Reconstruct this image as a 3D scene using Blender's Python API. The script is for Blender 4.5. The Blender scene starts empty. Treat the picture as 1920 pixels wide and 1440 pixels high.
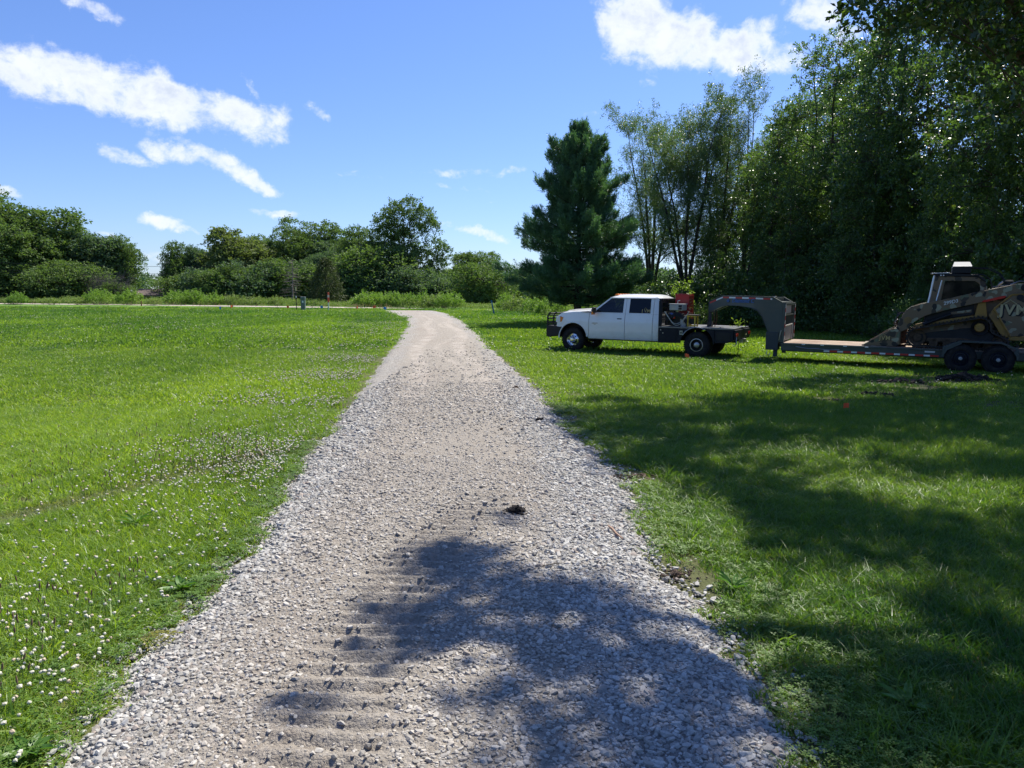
import bpy, bmesh, math, random
import numpy as np
from mathutils import Vector, Matrix
R = math.radians
PI = math.pi
S = bpy.context.scene
COL = S.collection

# ------------------------------------------------------------------ camera
CAM_H, FPX, PITCH, ROLL = 2.05, 1400.0, R(6.87), R(0.28)
cam = bpy.data.objects.new('camera', bpy.data.cameras.new('camera'))
COL.objects.link(cam)
cam.data.sensor_width = 36.0
cam.data.lens = 36.0 * FPX / 1920.0
cam.data.clip_start = 0.05
cam.data.clip_end = 3000
CM = Matrix.Translation((0, 0, CAM_H)) @ Matrix.Rotation(PI/2 - PITCH, 4, 'X') @ Matrix.Rotation(ROLL, 4, 'Z')
cam.matrix_world = CM
S.camera = cam

# ------------------------------------------------------------------ sun, sky, exposure
SUN_AZ, SUN_EL = R(36), R(54)          # azimuth measured from +Y (the way the camera looks) towards +X
SUNV = Vector((math.sin(SUN_AZ)*math.cos(SUN_EL), math.cos(SUN_AZ)*math.cos(SUN_EL), math.sin(SUN_EL)))
sl = bpy.data.lights.new('sun', 'SUN'); sl.energy = 5.0; sl.angle = R(0.53); sl.color = (1.0, 0.945, 0.84)
so = bpy.data.objects.new('sun', sl); COL.objects.link(so)
so.rotation_euler = SUNV.to_track_quat('Z', 'Y').to_euler()
so.location = (20, 30, 60)
SKY_STRENGTH = 0.095
vs = S.view_settings
vs.view_transform = 'Standard'; vs.look = 'None'; vs.gamma = 1.0; vs.use_curve_mapping = False
vs.exposure = 0.72
S.render.engine = 'CYCLES'
S.cycles.max_bounces = 7; S.cycles.diffuse_bounces = 3; S.cycles.glossy_bounces = 3
S.cycles.transmission_bounces = 5; S.cycles.transparent_max_bounces = 6
S.cycles.caustics_reflective = False; S.cycles.caustics_refractive = False
S.cycles.sample_clamp_indirect = 6.0
S.cycles.use_denoising = True

class NT:
    """tiny helper for node trees"""
    def __init__(s, tree):
        s.t = tree; s.n = tree.nodes; s.l = tree.links
    def new(s, typ, **kw):
        n = s.n.new(typ)
        for k, v in kw.items(): setattr(n, k, v)
        return n
    def _in(s, sock, v):
        if v is None: return
        if hasattr(v, 'is_output') or isinstance(v, bpy.types.NodeSocket): s.l.new(v, sock)
        else: sock.default_value = v
    def math(s, op, a, b=None, c=None, clamp=False):
        n = s.new('ShaderNodeMath', operation=op); n.use_clamp = clamp
        for i, v in enumerate((a, b, c)): s._in(n.inputs[i], v)
        return n.outputs[0]
    def vmath(s, op, a, b=None, out=0):
        n = s.new('ShaderNodeVectorMath', operation=op)
        s._in(n.inputs[0], a)
        if op == 'SCALE': s._in(n.inputs[3], b)
        else: s._in(n.inputs[1], b)
        return n.outputs[out]
    def ramp(s, f, lo, hi, a=0.0, b=1.0, mode='SMOOTHSTEP'):
        n = s.new('ShaderNodeMapRange', interpolation_type=mode)
        s._in(n.inputs['Value'], f)
        for k, v in (('From Min', lo), ('From Max', hi), ('To Min', a), ('To Max', b)): s._in(n.inputs[k], v)
        return n.outputs[0]
    def noise(s, vec, scale, detail=3, rough=0.55, dist=0.0, out=0):
        n = s.new('ShaderNodeTexNoise'); s._in(n.inputs['Vector'], vec)
        n.inputs['Scale'].default_value = scale; n.inputs['Detail'].default_value = detail
        n.inputs['Roughness'].default_value = rough; n.inputs['Distortion'].default_value = dist
        return n.outputs[out]
    def vor(s, vec, scale, feature='F1', out='Distance', rnd=1.0):
        n = s.new('ShaderNodeTexVoronoi', feature=feature); s._in(n.inputs['Vector'], vec)
        n.inputs['Scale'].default_value = scale; n.inputs['Randomness'].default_value = rnd
        return n.outputs[out]
    def mix(s, f, a, b, blend='MIX'):
        n = s.new('ShaderNodeMix', data_type='RGBA', blend_type=blend)
        s._in(n.inputs[0], f)
        for k, v in ((6, a), (7, b)):
            if isinstance(v, tuple) and len(v) == 3: v = (*v, 1)
            s._in(n.inputs[k], v)
        return n.outputs[2]

# world: Nishita sky with a layer of small fair-weather clouds
W = bpy.data.worlds.new('World'); S.world = W; W.use_nodes = True
wt = NT(W.node_tree); wt.n.clear()
sky = wt.new('ShaderNodeTexSky', sky_type='NISHITA')
sky.sun_disc = False; sky.sun_elevation = SUN_EL; sky.sun_rotation = SUN_AZ
sky.altitude = 200; sky.air_density = 1.0; sky.dust_density = 0.35; sky.ozone_density = 2.2
tc = wt.new('ShaderNodeTexCoord')
D = wt.vmath('NORMALIZE', tc.outputs['Generated'])
sp = wt.new('ShaderNodeSeparateXYZ'); wt.l.new(D, sp.inputs[0])
az = wt.math('ARCTAN2', sp.outputs[0], sp.outputs[1])
el = wt.math('ARCSINE', sp.outputs[2])
cb = wt.new('ShaderNodeCombineXYZ'); wt.l.new(az, cb.inputs[0]); wt.l.new(el, cb.inputs[1])
P0 = cb.outputs[0]
wc = wt.noise(P0, 11.0, 6, 0.62, 0.0, 1)
warp = wt.vmath('SCALE', wt.vmath('SUBTRACT', wc, (0.5, 0.5, 0.5)), 0.055)
PW = wt.vmath('ADD', P0, warp)
def dir_of(px, py):
    v = CM.to_3x3() @ Vector(((px-960)/FPX, -(py-720)/FPX, -1)); v.normalize()
    return math.atan2(v.x, v.y), math.asin(v.z)
CLOUDS = [  # centre x, y, half length, half height, tilt (deg, down to the right), strength
 (20,128,150,52,12,1.05),(185,155,160,54,10,1.1),(320,186,130,44,16,1.05),(440,212,100,36,12,1.0),(500,215,55,34,-20,0.8),(478,172,38,9,45,0.75),
 (60,190,60,16,8,.5),
 (250,288,55,20,22,0.85),(335,290,70,22,18,0.82),(410,305,75,24,22,0.95),(470,332,75,18,14,0.95),
 (297,413,50,17,4,0.85),(350,430,32,9,12,.7),(525,397,62,11,3,0.8),(597,202,28,11,30,0.7),
 (165,6,80,16,12,0.8),(230,30,30,10,10,.5),(14,368,50,16,10,0.8),(300,476,60,14,8,.45),(210,440,30,8,10,.5),
 (1195,30,75,62,10,1.1),(1260,70,120,58,14,1.15),(1380,88,110,42,6,1.05),(1445,105,60,36,0,.9),(1210,110,50,22,60,.7),
 (1535,28,70,34,20,0.85),(1590,65,50,28,10,.8),
 (905,442,52,11,8,0.8),(832,430,22,10,5,.65),(880,322,190,9,-3,.42),(810,350,170,6,4,.38),(700,395,60,6,0,.2),(670,150,60,5,20,.3),
 (950,385,50,6,2,.35),(1120,212,150,6,3,.25),
 # outside the frame the same scattered cumulus goes on
 (-300,250,180,50,10,1),(-700,100,160,60,8,1),(2300,150,200,60,5,1),(2700,350,220,50,5,1),(400,-400,200,70,10,1),(1500,-500,220,80,10,1),
]
field = None
for (cx, cy, a, b, tilt, st) in CLOUDS:
    caz, cel = dir_of(cx, cy)
    az2, el2 = dir_of(cx+10, cy)
    sc_ = math.hypot(az2-caz, el2-cel)/10*1.0
    th = -R(tilt)
    mp = wt.new('ShaderNodeMapping', vector_type='TEXTURE')
    wt.l.new(PW, mp.inputs[0])
    mp.inputs['Location'].default_value = (caz, cel, 0)
    mp.inputs['Rotation'].default_value = (0, 0, th)
    mp.inputs['Scale'].default_value = (a*sc_*1.25, b*sc_*1.25, 1)
    d = wt.vmath('LENGTH', mp.outputs[0], out=1)
    m = wt.ramp(d, 1.35, 0.25, 0.0, st, 'SMOOTHSTEP')
    field = m if field is None else wt.math('MAXIMUM', field, m)
stretch = wt.vmath('MULTIPLY', P0, (1.0, 1.2, 1.0))
n1 = wt.noise(stretch, 20.0, 7, 0.62, 0.25)
n2 = wt.noise(wt.vmath('ADD', stretch, (3.1, 1.7, 0)), 48.0, 5, 0.65, 0.4)
dens = wt.math('ADD', field, wt.math('MULTIPLY_ADD', n1, 1.9, -1.02))
dens = wt.math('ADD', dens, wt.math('MULTIPLY_ADD', n2, 0.75, -0.375))
cov = wt.ramp(dens, 0.28, 1.02, 0.0, 1.0)
cov = wt.math('MULTIPLY', cov, wt.ramp(field, 0.02, 0.2))
# shade inside the clouds: thin rims bright, thick middles a little grey
thick = wt.ramp(dens, 0.75, 1.35)
n3 = wt.noise(wt.vmath('ADD', stretch, (0.0, 0.012, 0)), 22.0, 5, 0.6, 0.2)
grey = wt.math('MULTIPLY', thick, wt.ramp(n3, 0.35, 0.62))
ccol = wt.mix(grey, (6.5, 6.8, 7.2), (4.5, 5.0, 5.9))
low = wt.ramp(el, 0.02, 0.42)
skyc = wt.mix(1.0, sky.outputs[0], wt.mix(low, (0.62, 0.73, 1.05), (0.63, 0.77, 1.10)), 'MULTIPLY')
fin = wt.mix(wt.math('MULTIPLY', cov, 0.93), skyc, ccol)
bg = wt.new('ShaderNodeBackground'); wt.l.new(fin, bg.inputs[0]); bg.inputs[1].default_value = SKY_STRENGTH
wo = wt.new('ShaderNodeOutputWorld'); wt.l.new(bg.outputs[0], wo.inputs[0])

# ------------------------------------------------------------------ helpers
def sstep(a, b, x):
    t = np.clip((np.asarray(x, float)-a)/(b-a), 0, 1); return t*t*(3-2*t)
def ground_z(x, y):
    x = np.asarray(x, float); y = np.asarray(y, float)
    z = -0.12*sstep(2.5, 11, x)
    z = z + 0.02*np.sin(x*0.55+1.0)*np.sin(y*0.42)*sstep(2.2, 4, np.abs(x-0.2))
    return z
def G(px, py, z0=0.0):
    """ground point seen at photograph pixel px, py"""
    d = CM.to_3x3() @ Vector(((px-960)/FPX, -(py-720)/FPX, -1))
    z = z0
    for _ in range(4):
        t = (z - CAM_H)/d.z
        x, y = d.x*t, d.y*t
        z = z0 + float(ground_z(x, y))
    return Vector((x, y, z))
def at(px, Y):
    """x of the vertical plane through pixel column px at distance Y"""
    return (px-960)/FPX*Y

def link(o, parent=None):
    COL.objects.link(o)
    if parent is not None: o.parent = parent
    return o
def tag(o, label=None, cat=None, group=None, kind=None):
    if label: o['label'] = label
    if cat: o['category'] = cat
    if group: o['group'] = group
    if kind: o['kind'] = kind
    return o
def empty(name, loc=(0, 0, 0), rot=(0, 0, 0), label=None, cat=None, group=None, parent=None):
    o = bpy.data.objects.new(name, None); o.empty_display_size = 0.2
    o.location = loc; o.rotation_euler = rot
    link(o, parent); return tag(o, label, cat, group)
def np_mesh(name, V, F, mat=None, smooth=False, nv=4):
    """fast mesh from numpy: V (n,3), F (m,nv) one face size"""
    V = np.ascontiguousarray(V, dtype=np.float32); F = np.ascontiguousarray(F, dtype=np.int32)
    me = bpy.data.meshes.new(name)
    me.vertices.add(len(V)); me.vertices.foreach_set('co', V.ravel())
    me.loops.add(F.size); me.loops.foreach_set('vertex_index', F.ravel())
    me.polygons.add(len(F)); me.polygons.foreach_set('loop_start', np.arange(0, F.size, F.shape[1], dtype=np.int32))
    if smooth: me.polygons.foreach_set('use_smooth', np.ones(len(F), dtype=bool))
    me.update(calc_edges=True)
    if mat: me.materials.append(mat)
    return me

class MB:
    """collects shapes and builds ONE mesh object"""
    def __init__(s): s.v = []; s.f = []
    def add(s, vs, fs):
        b = len(s.v); s.v += [tuple(v) for v in vs]; s.f += [tuple(i+b for i in f) for f in fs]; return s
    def box(s, x0, x1, y0, y1, z0, z1):
        return s.add([(x0,y0,z0),(x1,y0,z0),(x1,y1,z0),(x0,y1,z0),(x0,y0,z1),(x1,y0,z1),(x1,y1,z1),(x0,y1,z1)],
                     [(0,3,2,1),(4,5,6,7),(0,1,5,4),(1,2,6,5),(2,3,7,6),(3,0,4,7)])
    def prism(s, poly, y0, y1, off=None):
        """side outline (x,z) extruded across y; off(z) pushes both ends inwards"""
        n = len(poly)
        f0 = off or (lambda z: 0)
        vs = [(x, y0+f0(z), z) for x, z in poly] + [(x, y1-f0(z), z) for x, z in poly]
        area = sum(poly[i][0]*poly[(i+1)%n][1]-poly[(i+1)%n][0]*poly[i][1] for i in range(n))
        idx = list(range(n))
        if area > 0: fs = [tuple(idx), tuple(n+i for i in reversed(idx))] + [(i, i+n, (i+1)%n+n, (i+1)%n) for i in idx]
        else: fs = [tuple(reversed(idx)), tuple(n+i for i in idx)] + [((i+1)%n, (i+1)%n+n, i+n, i) for i in idx]
        return s.add(vs, fs)
    def tube(s, pts, rad, n=8, cap=True):
        pts = [Vector(p) for p in pts]
        if not hasattr(rad, '__len__'): rad = [rad]*len(pts)
        vs, fs = [], []
        up = None
        for i, p in enumerate(pts):
            d = (pts[min(i+1, len(pts)-1)] - pts[max(i-1, 0)])
            if d.length < 1e-9: d = Vector((0, 0, 1))
            d.normalize()
            if up is None:
                up = Vector((0, 0, 1)) if abs(d.z) < 0.9 else Vector((1, 0, 0))
            a = d.cross(up)
            if a.length < 1e-6: a = d.cross(Vector((0.3, 1, 0.2)))
            a.normalize(); b = a.cross(d); b.normalize(); up = b
            for k in range(n):
                t = 2*PI*k/n
                vs.append(p + a*math.cos(t)*rad[i] + b*math.sin(t)*rad[i])
        for i in range(len(pts)-1):
            for k in range(n):
                k2 = (k+1) % n
                fs.append((i*n+k, i*n+k2, (i+1)*n+k2, (i+1)*n+k))
        if cap:
            fs.append(tuple(range(n-1, -1, -1))); fs.append(tuple((len(pts)-1)*n+k for k in range(n)))
        return s.add(vs, fs)
    def lathe(s, prof, c, axis='y', n=32, closed=False):
        """prof: list of (r, h) along the axis from centre c"""
        vs, fs = [], []
        for (r, h) in prof:
            for k in range(n):
                t = 2*PI*k/n
                u, w = r*math.cos(t), r*math.sin(t)
                vs.append((c[0]+u, c[1]+h, c[2]+w) if axis == 'y' else ((c[0]+u, c[1]+w, c[2]+h) if axis == 'z' else (c[0]+h, c[1]+u, c[2]+w)))
        m = len(prof)
        for i in range(m if closed else m-1):
            j = (i+1) % m
            for k in range(n):
                k2 = (k+1) % n
                fs.append((i*n+k, j*n+k, j*n+k2, i*n+k2))
        return s.add(vs, fs)
    def disc(s, c, r, h, axis='y', n=24):
        return s.lathe([(0.0005, -h/2), (r, -h/2), (r, h/2), (0.0005, h/2)], c, axis, n)
    def build(s, name, mat, parent=None, bevel=0.0, smooth=False, seg=2, kind=None, fix=True):
        me = bpy.data.meshes.new(name)
        me.from_pydata([tuple(v) for v in s.v], [], s.f)
        if fix:
            bm = bmesh.new(); bm.from_mesh(me); bmesh.ops.recalc_face_normals(bm, faces=bm.faces); bm.to_mesh(me); bm.free()
        if smooth or bevel: me.polygons.foreach_set('use_smooth', [True]*len(me.polygons))
        if mat: me.materials.append(mat)
        o = bpy.data.objects.new(name, me); link(o, parent)
        if bevel:
            m = o.modifiers.new('bevel', 'BEVEL'); m.width = bevel; m.segments = seg; m.limit_method = 'ANGLE'; m.angle_limit = R(35)
            m.harden_normals = True
        elif smooth:
            try: me.set_sharp_from_angle(angle=R(38))
            except Exception: pass
        if kind: o['kind'] = kind
        return o
def build_each(mb, name, mt, parent=None, **kw):
    """one object for each connected piece"""
    n = len(mb.v); par = list(range(n))
    def find(a):
        while par[a] != a: par[a] = par[par[a]]; a = par[a]
        return a
    for f in mb.f:
        for k in f[1:]:
            a, b = find(f[0]), find(k)
            if a != b: par[b] = a
    groups = {}
    for i in range(n): groups.setdefault(find(i), []).append(i)
    fr = {}
    for f in mb.f: fr.setdefault(find(f[0]), []).append(f)
    out = []
    for g, ids in groups.items():
        if g not in fr: continue
        mp = {i: k for k, i in enumerate(ids)}; q = MB(); q.v = [mb.v[i] for i in ids]; q.f = [tuple(mp[i] for i in f) for f in fr[g]]
        out.append(q.build(name, mt, parent, **kw))
    return out
def copy_tree(o, parent=None):
    c = o.copy(); COL.objects.link(c); c.parent = parent
    for ch in [k for k in o.children]: copy_tree(ch, c)
    return c

# ------------------------------------------------------------------ materials
MATS = {}
def mat(name, col, rough=0.6, metal=0.0, spec=0.5, var=0.0, vscale=6.0, dirt=None, dscale=3.0, damt=0.4, coat=0.0, bump=0.0, bscale=60.0, emit=None):
    if name in MATS: return MATS[name]
    m = bpy.data.materials.new(name); m.use_nodes = True
    t = NT(m.node_tree); b = t.n['Principled BSDF']
    b.inputs['Roughness'].default_value = rough; b.inputs['Metallic'].default_value = metal
    b.inputs['Specular IOR Level'].default_value = spec; b.inputs['Coat Weight'].default_value = coat
    c = (*col, 1)
    tc = t.new('ShaderNodeTexCoord').outputs['Object']
    if var:
        f = t.noise(tc, vscale, 4, 0.6)
        lo = tuple(x*(1-var) for x in col); hi = tuple(min(1, x*(1+var)) for x in col)
        c = t.mix(t.ramp(f, 0.3, 0.7), lo, hi)
    if dirt:
        f = t.noise(tc, dscale, 6, 0.68, 0.3)
        f = t.math('MULTIPLY', t.ramp(f, 0.42, 0.68), damt)
        c = t.mix(f, c, dirt)
    t._in(b.inputs['Base Color'], c)
    if bump:
        bn = t.new('ShaderNodeBump'); bn.inputs['Strength'].default_value = bump; bn.inputs['Distance'].default_value = 0.01
        t.l.new(t.noise(tc, bscale, 4, 0.6), bn.inputs['Height']); t.l.new(bn.outputs[0], b.inputs['Normal'])
    MATS[name] = m; return m

def leaf_mat(name, c1, c2, trans=0.35, rough=0.5, scale=0.8, spec=0.35, c3=None):
    """two-sided leaf: reflecting + light passing through; colour differs from leaf to leaf and bough to bough"""
    if name in MATS: return MATS[name]
    m = bpy.data.materials.new(name); m.use_nodes = True
    t = NT(m.node_tree); t.n.remove(t.n['Principled BSDF'])
    out = t.n['Material Output']
    g = t.new('ShaderNodeNewGeometry')
    rnd = g.outputs['Random Per Island']
    oi = t.new('ShaderNodeObjectInfo')
    f = t.noise(g.outputs['Position'], scale, 2, 0.5)
    f = t.math('ADD', t.math('MULTIPLY', rnd, 0.55), t.math('MULTIPLY', f, 0.75))
    f = t.math('ADD', f, t.math('MULTIPLY', oi.outputs['Random'], 0.2))
    col = t.mix(t.ramp(f, 0.25, 1.15, 0, 1, 'LINEAR'), c1, c2)
    if c3: col = t.mix(t.ramp(rnd, 0.955, 0.975), col, c3)
    p = t.new('ShaderNodeBsdfPrincipled'); t.l.new(col, p.inputs['Base Color'])
    p.inputs['Roughness'].default_value = rough; p.inputs['Specular IOR Level'].default_value = spec
    tr = t.new('ShaderNodeBsdfTranslucent')
    tcol = t.mix(1.0, col, (1.35, 1.5, 0.55), 'MULTIPLY'); t.l.new(tcol, tr.inputs[0])
    mx = t.new('ShaderNodeMixShader'); mx.inputs[0].default_value = trans
    t.l.new(p.outputs[0], mx.inputs[1]); t.l.new(tr.outputs[0], mx.inputs[2]); t.l.new(mx.outputs[0], out.inputs[0])
    MATS[name] = m; return m
# ------------------------------------------------------------------ ground, lawn, gravel
PATH_L = [(-40,1560),(90,1440),(225,1280),(388,1110),(500,985),(545,890),(603,820),(655,755),(705,690),(740,645),(762,612),(760,596),(715,582)]
PATH_R = [(1650,1560),(1545,1440),(1435,1300),(1290,1120),(1215,1020),(1175,900),(1062,800),(1000,722),(938,668),(905,635),(872,605),(848,590),(815,582)]
gl = [G(*p) for p in PATH_L]; gr = [G(*p) for p in PATH_R]
def resample(pts, ys):
    a = np.array([(p.x, p.y) for p in pts]); a = a[np.argsort(a[:, 1])]
    return np.interp(ys, a[:, 1], a[:, 0])
Y_END = min(gl[-1].y, gr[-1].y) - 1.0
def wob(y, seed, amp=1.0):
    y = np.asarray(y, float)
    return amp*(0.035*np.sin(y*2.3+seed)+0.032*np.sin(y*5.1+seed*2.1)+0.026*np.sin(y*11.7+seed*3.3)+0.018*np.sin(y*23+seed))
def path_l(y): return resample(gl, y) + wob(y, 1.3)
def path_r(y): return resample(gr, y) + wob(y, 4.1, 1.25)

def lawn_nodes(t):
    """colour of the lawn from where it stands: yellow-green and deep green patches, dry tracks, clover flecks"""
    g = t.new('ShaderNodeNewGeometry'); P = g.outputs['Position']
    sp = t.new('ShaderNodeSeparateXYZ'); t.l.new(P, sp.inputs[0]); X, Y = sp.outputs[0], sp.outputs[1]
    big = t.noise(t.vmath('MULTIPLY', P, (1.0, 0.55, 0)), 0.13, 3, 0.55, 0.6)
    med = t.noise(P, 0.9, 3, 0.6)
    fine = t.noise(P, 6.0, 3, 0.6)
    f = t.math('ADD', t.math('MULTIPLY', big, 0.95), t.math('MULTIPLY', med, 0.5)); f = t.math('SUBTRACT', f, 0.09)
    f = t.math('ADD', f, t.math('MULTIPLY', fine, 0.18))
    # the yellower strip of the left lawn
    d = t.math('ABSOLUTE', t.math('SUBTRACT', t.math('MULTIPLY_ADD', Y, -0.12, -3.9), X))
    strip = t.math('MULTIPLY', t.ramp(d, 4.6, 0.5), t.ramp(Y, 30, 14))
    f = t.math('ADD', f, t.math('MULTIPLY', strip, 0.22))
    f = t.math('SUBTRACT', f, t.math('MULTIPLY', t.ramp(Y, 18, 60), 0.10))
    col = t.mix(t.ramp(f, 0.50, 1.02, 0, 1, 'LINEAR'), (0.062, 0.150, 0.028), (0.255, 0.375, 0.050))
    dry = t.math('MULTIPLY', t.ramp(t.noise(P, 1.7, 4, 0.65), 0.60, 0.74), t.ramp(t.noise(P, 0.35, 2, 0.5), 0.42, 0.62))
    col = t.mix(t.math('MULTIPLY', dry, 0.45), col, (0.27, 0.25, 0.10))
    e = t.math('SUBTRACT', X, t.math('MULTIPLY_ADD', Y, 0.59, -8.49)); e = t.math('ADD', e, t.math('MULTIPLY_ADD', t.noise(P, 1.5, 2, .5), .3, -.15))
    mat_ = t.math('MULTIPLY', t.ramp(t.math('ABSOLUTE', e), 0.30, 0.08), t.math('MULTIPLY', t.ramp(Y, 4.5, 5.5), t.ramp(Y, 12, 8.5)))
    col = t.mix(t.math('MULTIPLY', mat_, 0.6), col, (0.20, 0.205, 0.12))
    return g, P, X, Y, col, fine

# -- lawn sheet
def axis_pts(lo, hi, near_lo, near_hi, fine_d, n_out):
    a = np.arange(near_lo, near_hi+1e-6, fine_d)
    left = near_lo - np.geomspace(fine_d, near_lo-lo, n_out)[::-1]
    right = near_hi + np.geomspace(fine_d, hi-near_hi, n_out)
    return np.concatenate([left, a, right])
xs = axis_pts(-900, 900, -14, 16, 0.25, 40); ys = axis_pts(-300, 1500, 0, 34, 0.25, 40)
XX, YY = np.meshgrid(xs, ys)
far = sstep(150, 600, np.hypot(XX, YY))
inp = (XX > path_l(YY)+0.12) & (XX < path_r(YY)-0.12) & (YY > 0.5) & (YY < Y_END)
ZZ = ground_z(XX, YY) - 0.012 - 0.03*inp + far*1.5
nx, ny = len(xs), len(ys)
V = np.stack([XX, YY, ZZ], -1).reshape(-1, 3)
i = np.arange(ny-1)[:, None]*nx + np.arange(nx-1)[None, :]
F = np.stack([i, i+1, i+1+nx, i+nx], -1).reshape(-1, 4)
m = bpy.data.materials.new('lawn'); m.use_nodes = True; t = NT(m.node_tree); b = t.n['Principled BSDF']
g, P, X, Y, col, fine = lawn_nodes(t)
soil = t.mix(t.noise(P, 12, 4, 0.6), (0.045, 0.034, 0.022), (0.12, 0.09, 0.062))
nearf = t.ramp(Y, 20, 50)                       # near the camera real blades stand on dark soil and thatch; far off the sheet is the lawn
tex = t.noise(t.vmath('MULTIPLY', P, (1, 0.35, 1)), 14, 5, 0.7)
col2 = t.mix(t.ramp(tex, 0.35, 0.7), t.mix(1.0, col, (0.62, 0.66, 0.6), 'MULTIPLY'), t.mix(1.0, col, (1.25, 1.2, 1.2), 'MULTIPLY'))
fl = t.math('MULTIPLY', t.ramp(t.noise(t.vmath('MULTIPLY', P, (1, 0.3, 1)), 9, 2, 0.5), 0.66, 0.70), t.ramp(t.noise(P, 0.16, 2, 0.5), 0.45, 0.6))
col2 = t.mix(t.math('MULTIPLY', fl, 0.65), col2, (0.42, 0.47, 0.30))
mixc = t.mix(t.ramp(Y, 0, 1), soil, t.mix(t.math('MULTIPLY_ADD', t.noise(P, 3, 3, 0.6), 0.3, 0.08), soil, col))
t.l.new(t.mix(nearf, mixc, col2), b.inputs['Base Color']); b.inputs['Roughness'].default_value = 0.9; b.inputs['Specular IOR Level'].default_value = 0.15
bn = t.new('ShaderNodeBump'); bn.inputs['Strength'].default_value = 0.8; bn.inputs['Distance'].default_value = 0.06
t.l.new(tex, bn.inputs['Height']); t.l.new(bn.outputs[0], b.inputs['Normal'])
me = np_mesh('ground', V, F, m, True)
gro = tag(link(bpy.data.objects.new('ground', me)), 'green lawn with clover on both sides of the gravel drive', kind='structure')

# -- gravel drive: a raised sheet with pressed tracks and the ripples of a crawler
py_ = np.concatenate([np.arange(1.9, 9, 0.022), np.arange(9, 20, 0.07), np.arange(20, 45, 0.3), np.arange(45, Y_END, 1.0)])
nu = 150
u = np.linspace(0, 1, nu)
XL, XR = path_l(py_), path_r(py_)
PX = XL[:, None] + (XR-XL)[:, None]*u[None, :]; PY = np.repeat(py_[:, None], nu, 1)
_rp = sorted([tuple(G(*p)[:2])[::-1] for p in ((575,1500),(612,1400),(655,1300),(700,1200),(745,1100),(830,1010),(900,960))])
RIP_Y = [p[0] for p in _rp]; RIP_X = [p[1] for p in _rp]
def ripple_zone(x, y):
    # crawler track print: centre line drifting from (-0.65, 3) to (0.0, 7.4)
    c = np.interp(y, RIP_Y, RIP_X)
    w = 0.33
    return np.exp(-((x-c)/w)**4)*sstep(2.6, 3.1, y)*sstep(8.2, 6.6, y)
def path_h(x, y):
    lo = path_l(y); hi = path_r(y)
    uu = (x-lo)/np.maximum(hi-lo, 0.1)
    edge = sstep(0, 0.06, uu)*sstep(1, 0.94, uu)
    base = -0.02 + 0.05*edge + 0.015*np.sin(uu*PI)
    ph = 2*PI*(y+0.10*x+0.03*np.sin(x*3+y*1.3))/0.155
    rip = ripple_zone(x, y)*0.020*(np.sin(ph)+0.25*np.sin(2*ph+.6))
    lump = 0.006*np.sin(x*9.1+y*3.3)*np.sin(y*7.7-x*2.0)+0.004*np.sin(x*21+3)*np.sin(y*17+x*8)
    return ground_z(x, y) + base + rip + lump*edge
PZ = path_h(PX, PY)
V = np.stack([PX, PY, PZ], -1).reshape(-1, 3)
i = np.arange(len(py_)-1)[:, None]*nu + np.arange(nu-1)[None, :]
F = np.stack([i, i+1, i+1+nu, i+nu], -1).reshape(-1, 4)
_yy = np.linspace(2, 85, 160); _c = np.polyfit(_yy, (resample(gl, _yy)+resample(gr, _yy))/2, 4)
def drive_centre(t, Y):
    v = t.math('MULTIPLY_ADD', Y, float(_c[0]), float(_c[1]))
    for c_ in _c[2:]: v = t.math('MULTIPLY_ADD', v, Y, float(c_))
    return v
def gravel_tint(t, P, X, Y):
    """where the drive is sandy (worn middle and curving wheel tracks) and where clean pale stone lies"""
    n = t.noise(t.vmath('MULTIPLY', P, (1, 0.45, 1)), 0.9, 4, 0.6)
    cx = t.math('ADD', drive_centre(t, Y), t.math('MULTIPLY', t.ramp(Y, 9, 4), -0.35))
    mid = t.ramp(t.math('ABSOLUTE', t.math('SUBTRACT', X, cx)), 1.65, 0.45)
    s = t.math('ADD', t.math('MULTIPLY', mid, 0.55), t.math('MULTIPLY', n, 0.75))
    s = t.math('ADD', s, t.math('MULTIPLY', t.ramp(Y, 5, 22), 0.22))
    return t.ramp(s, 0.48, 0.86)
m = bpy.data.materials.new('gravel_drive'); m.use_nodes = True; t = NT(m.node_tree); b = t.n['Principled BSDF']
g = t.new('ShaderNodeNewGeometry'); P = g.outputs['Position']; sp = t.new('ShaderNodeSeparateXYZ'); t.l.new(P, sp.inputs[0]); X, Y = sp.outputs[0], sp.outputs[1]
sand = gravel_tint(t, P, X, Y)
vc = t.vor(P, 42, out='Color'); vd = t.vor(P, 42, out='Distance')
vc2 = t.vor(P, 17, out='Color')
sepc = t.new('ShaderNodeSeparateColor'); t.l.new(vc, sepc.inputs[0])
stone = t.mix(sepc.outputs[0], (0.165, 0.155, 0.138), (0.46, 0.435, 0.395))
sepd = t.new('ShaderNodeSeparateColor'); t.l.new(vc2, sepd.inputs[0])
stone = t.mix(t.math('MULTIPLY', t.ramp(sepd.outputs[1], 0.9, 0.95), 0.5), stone, (0.16, 0.13, 0.115))
fines = t.mix(t.noise(P, 90, 4, 0.7), (0.205, 0.173, 0.135), (0.43, 0.375, 0.305))
c = t.mix(t.math('MULTIPLY', sand, 0.62), stone, fines)
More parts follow.
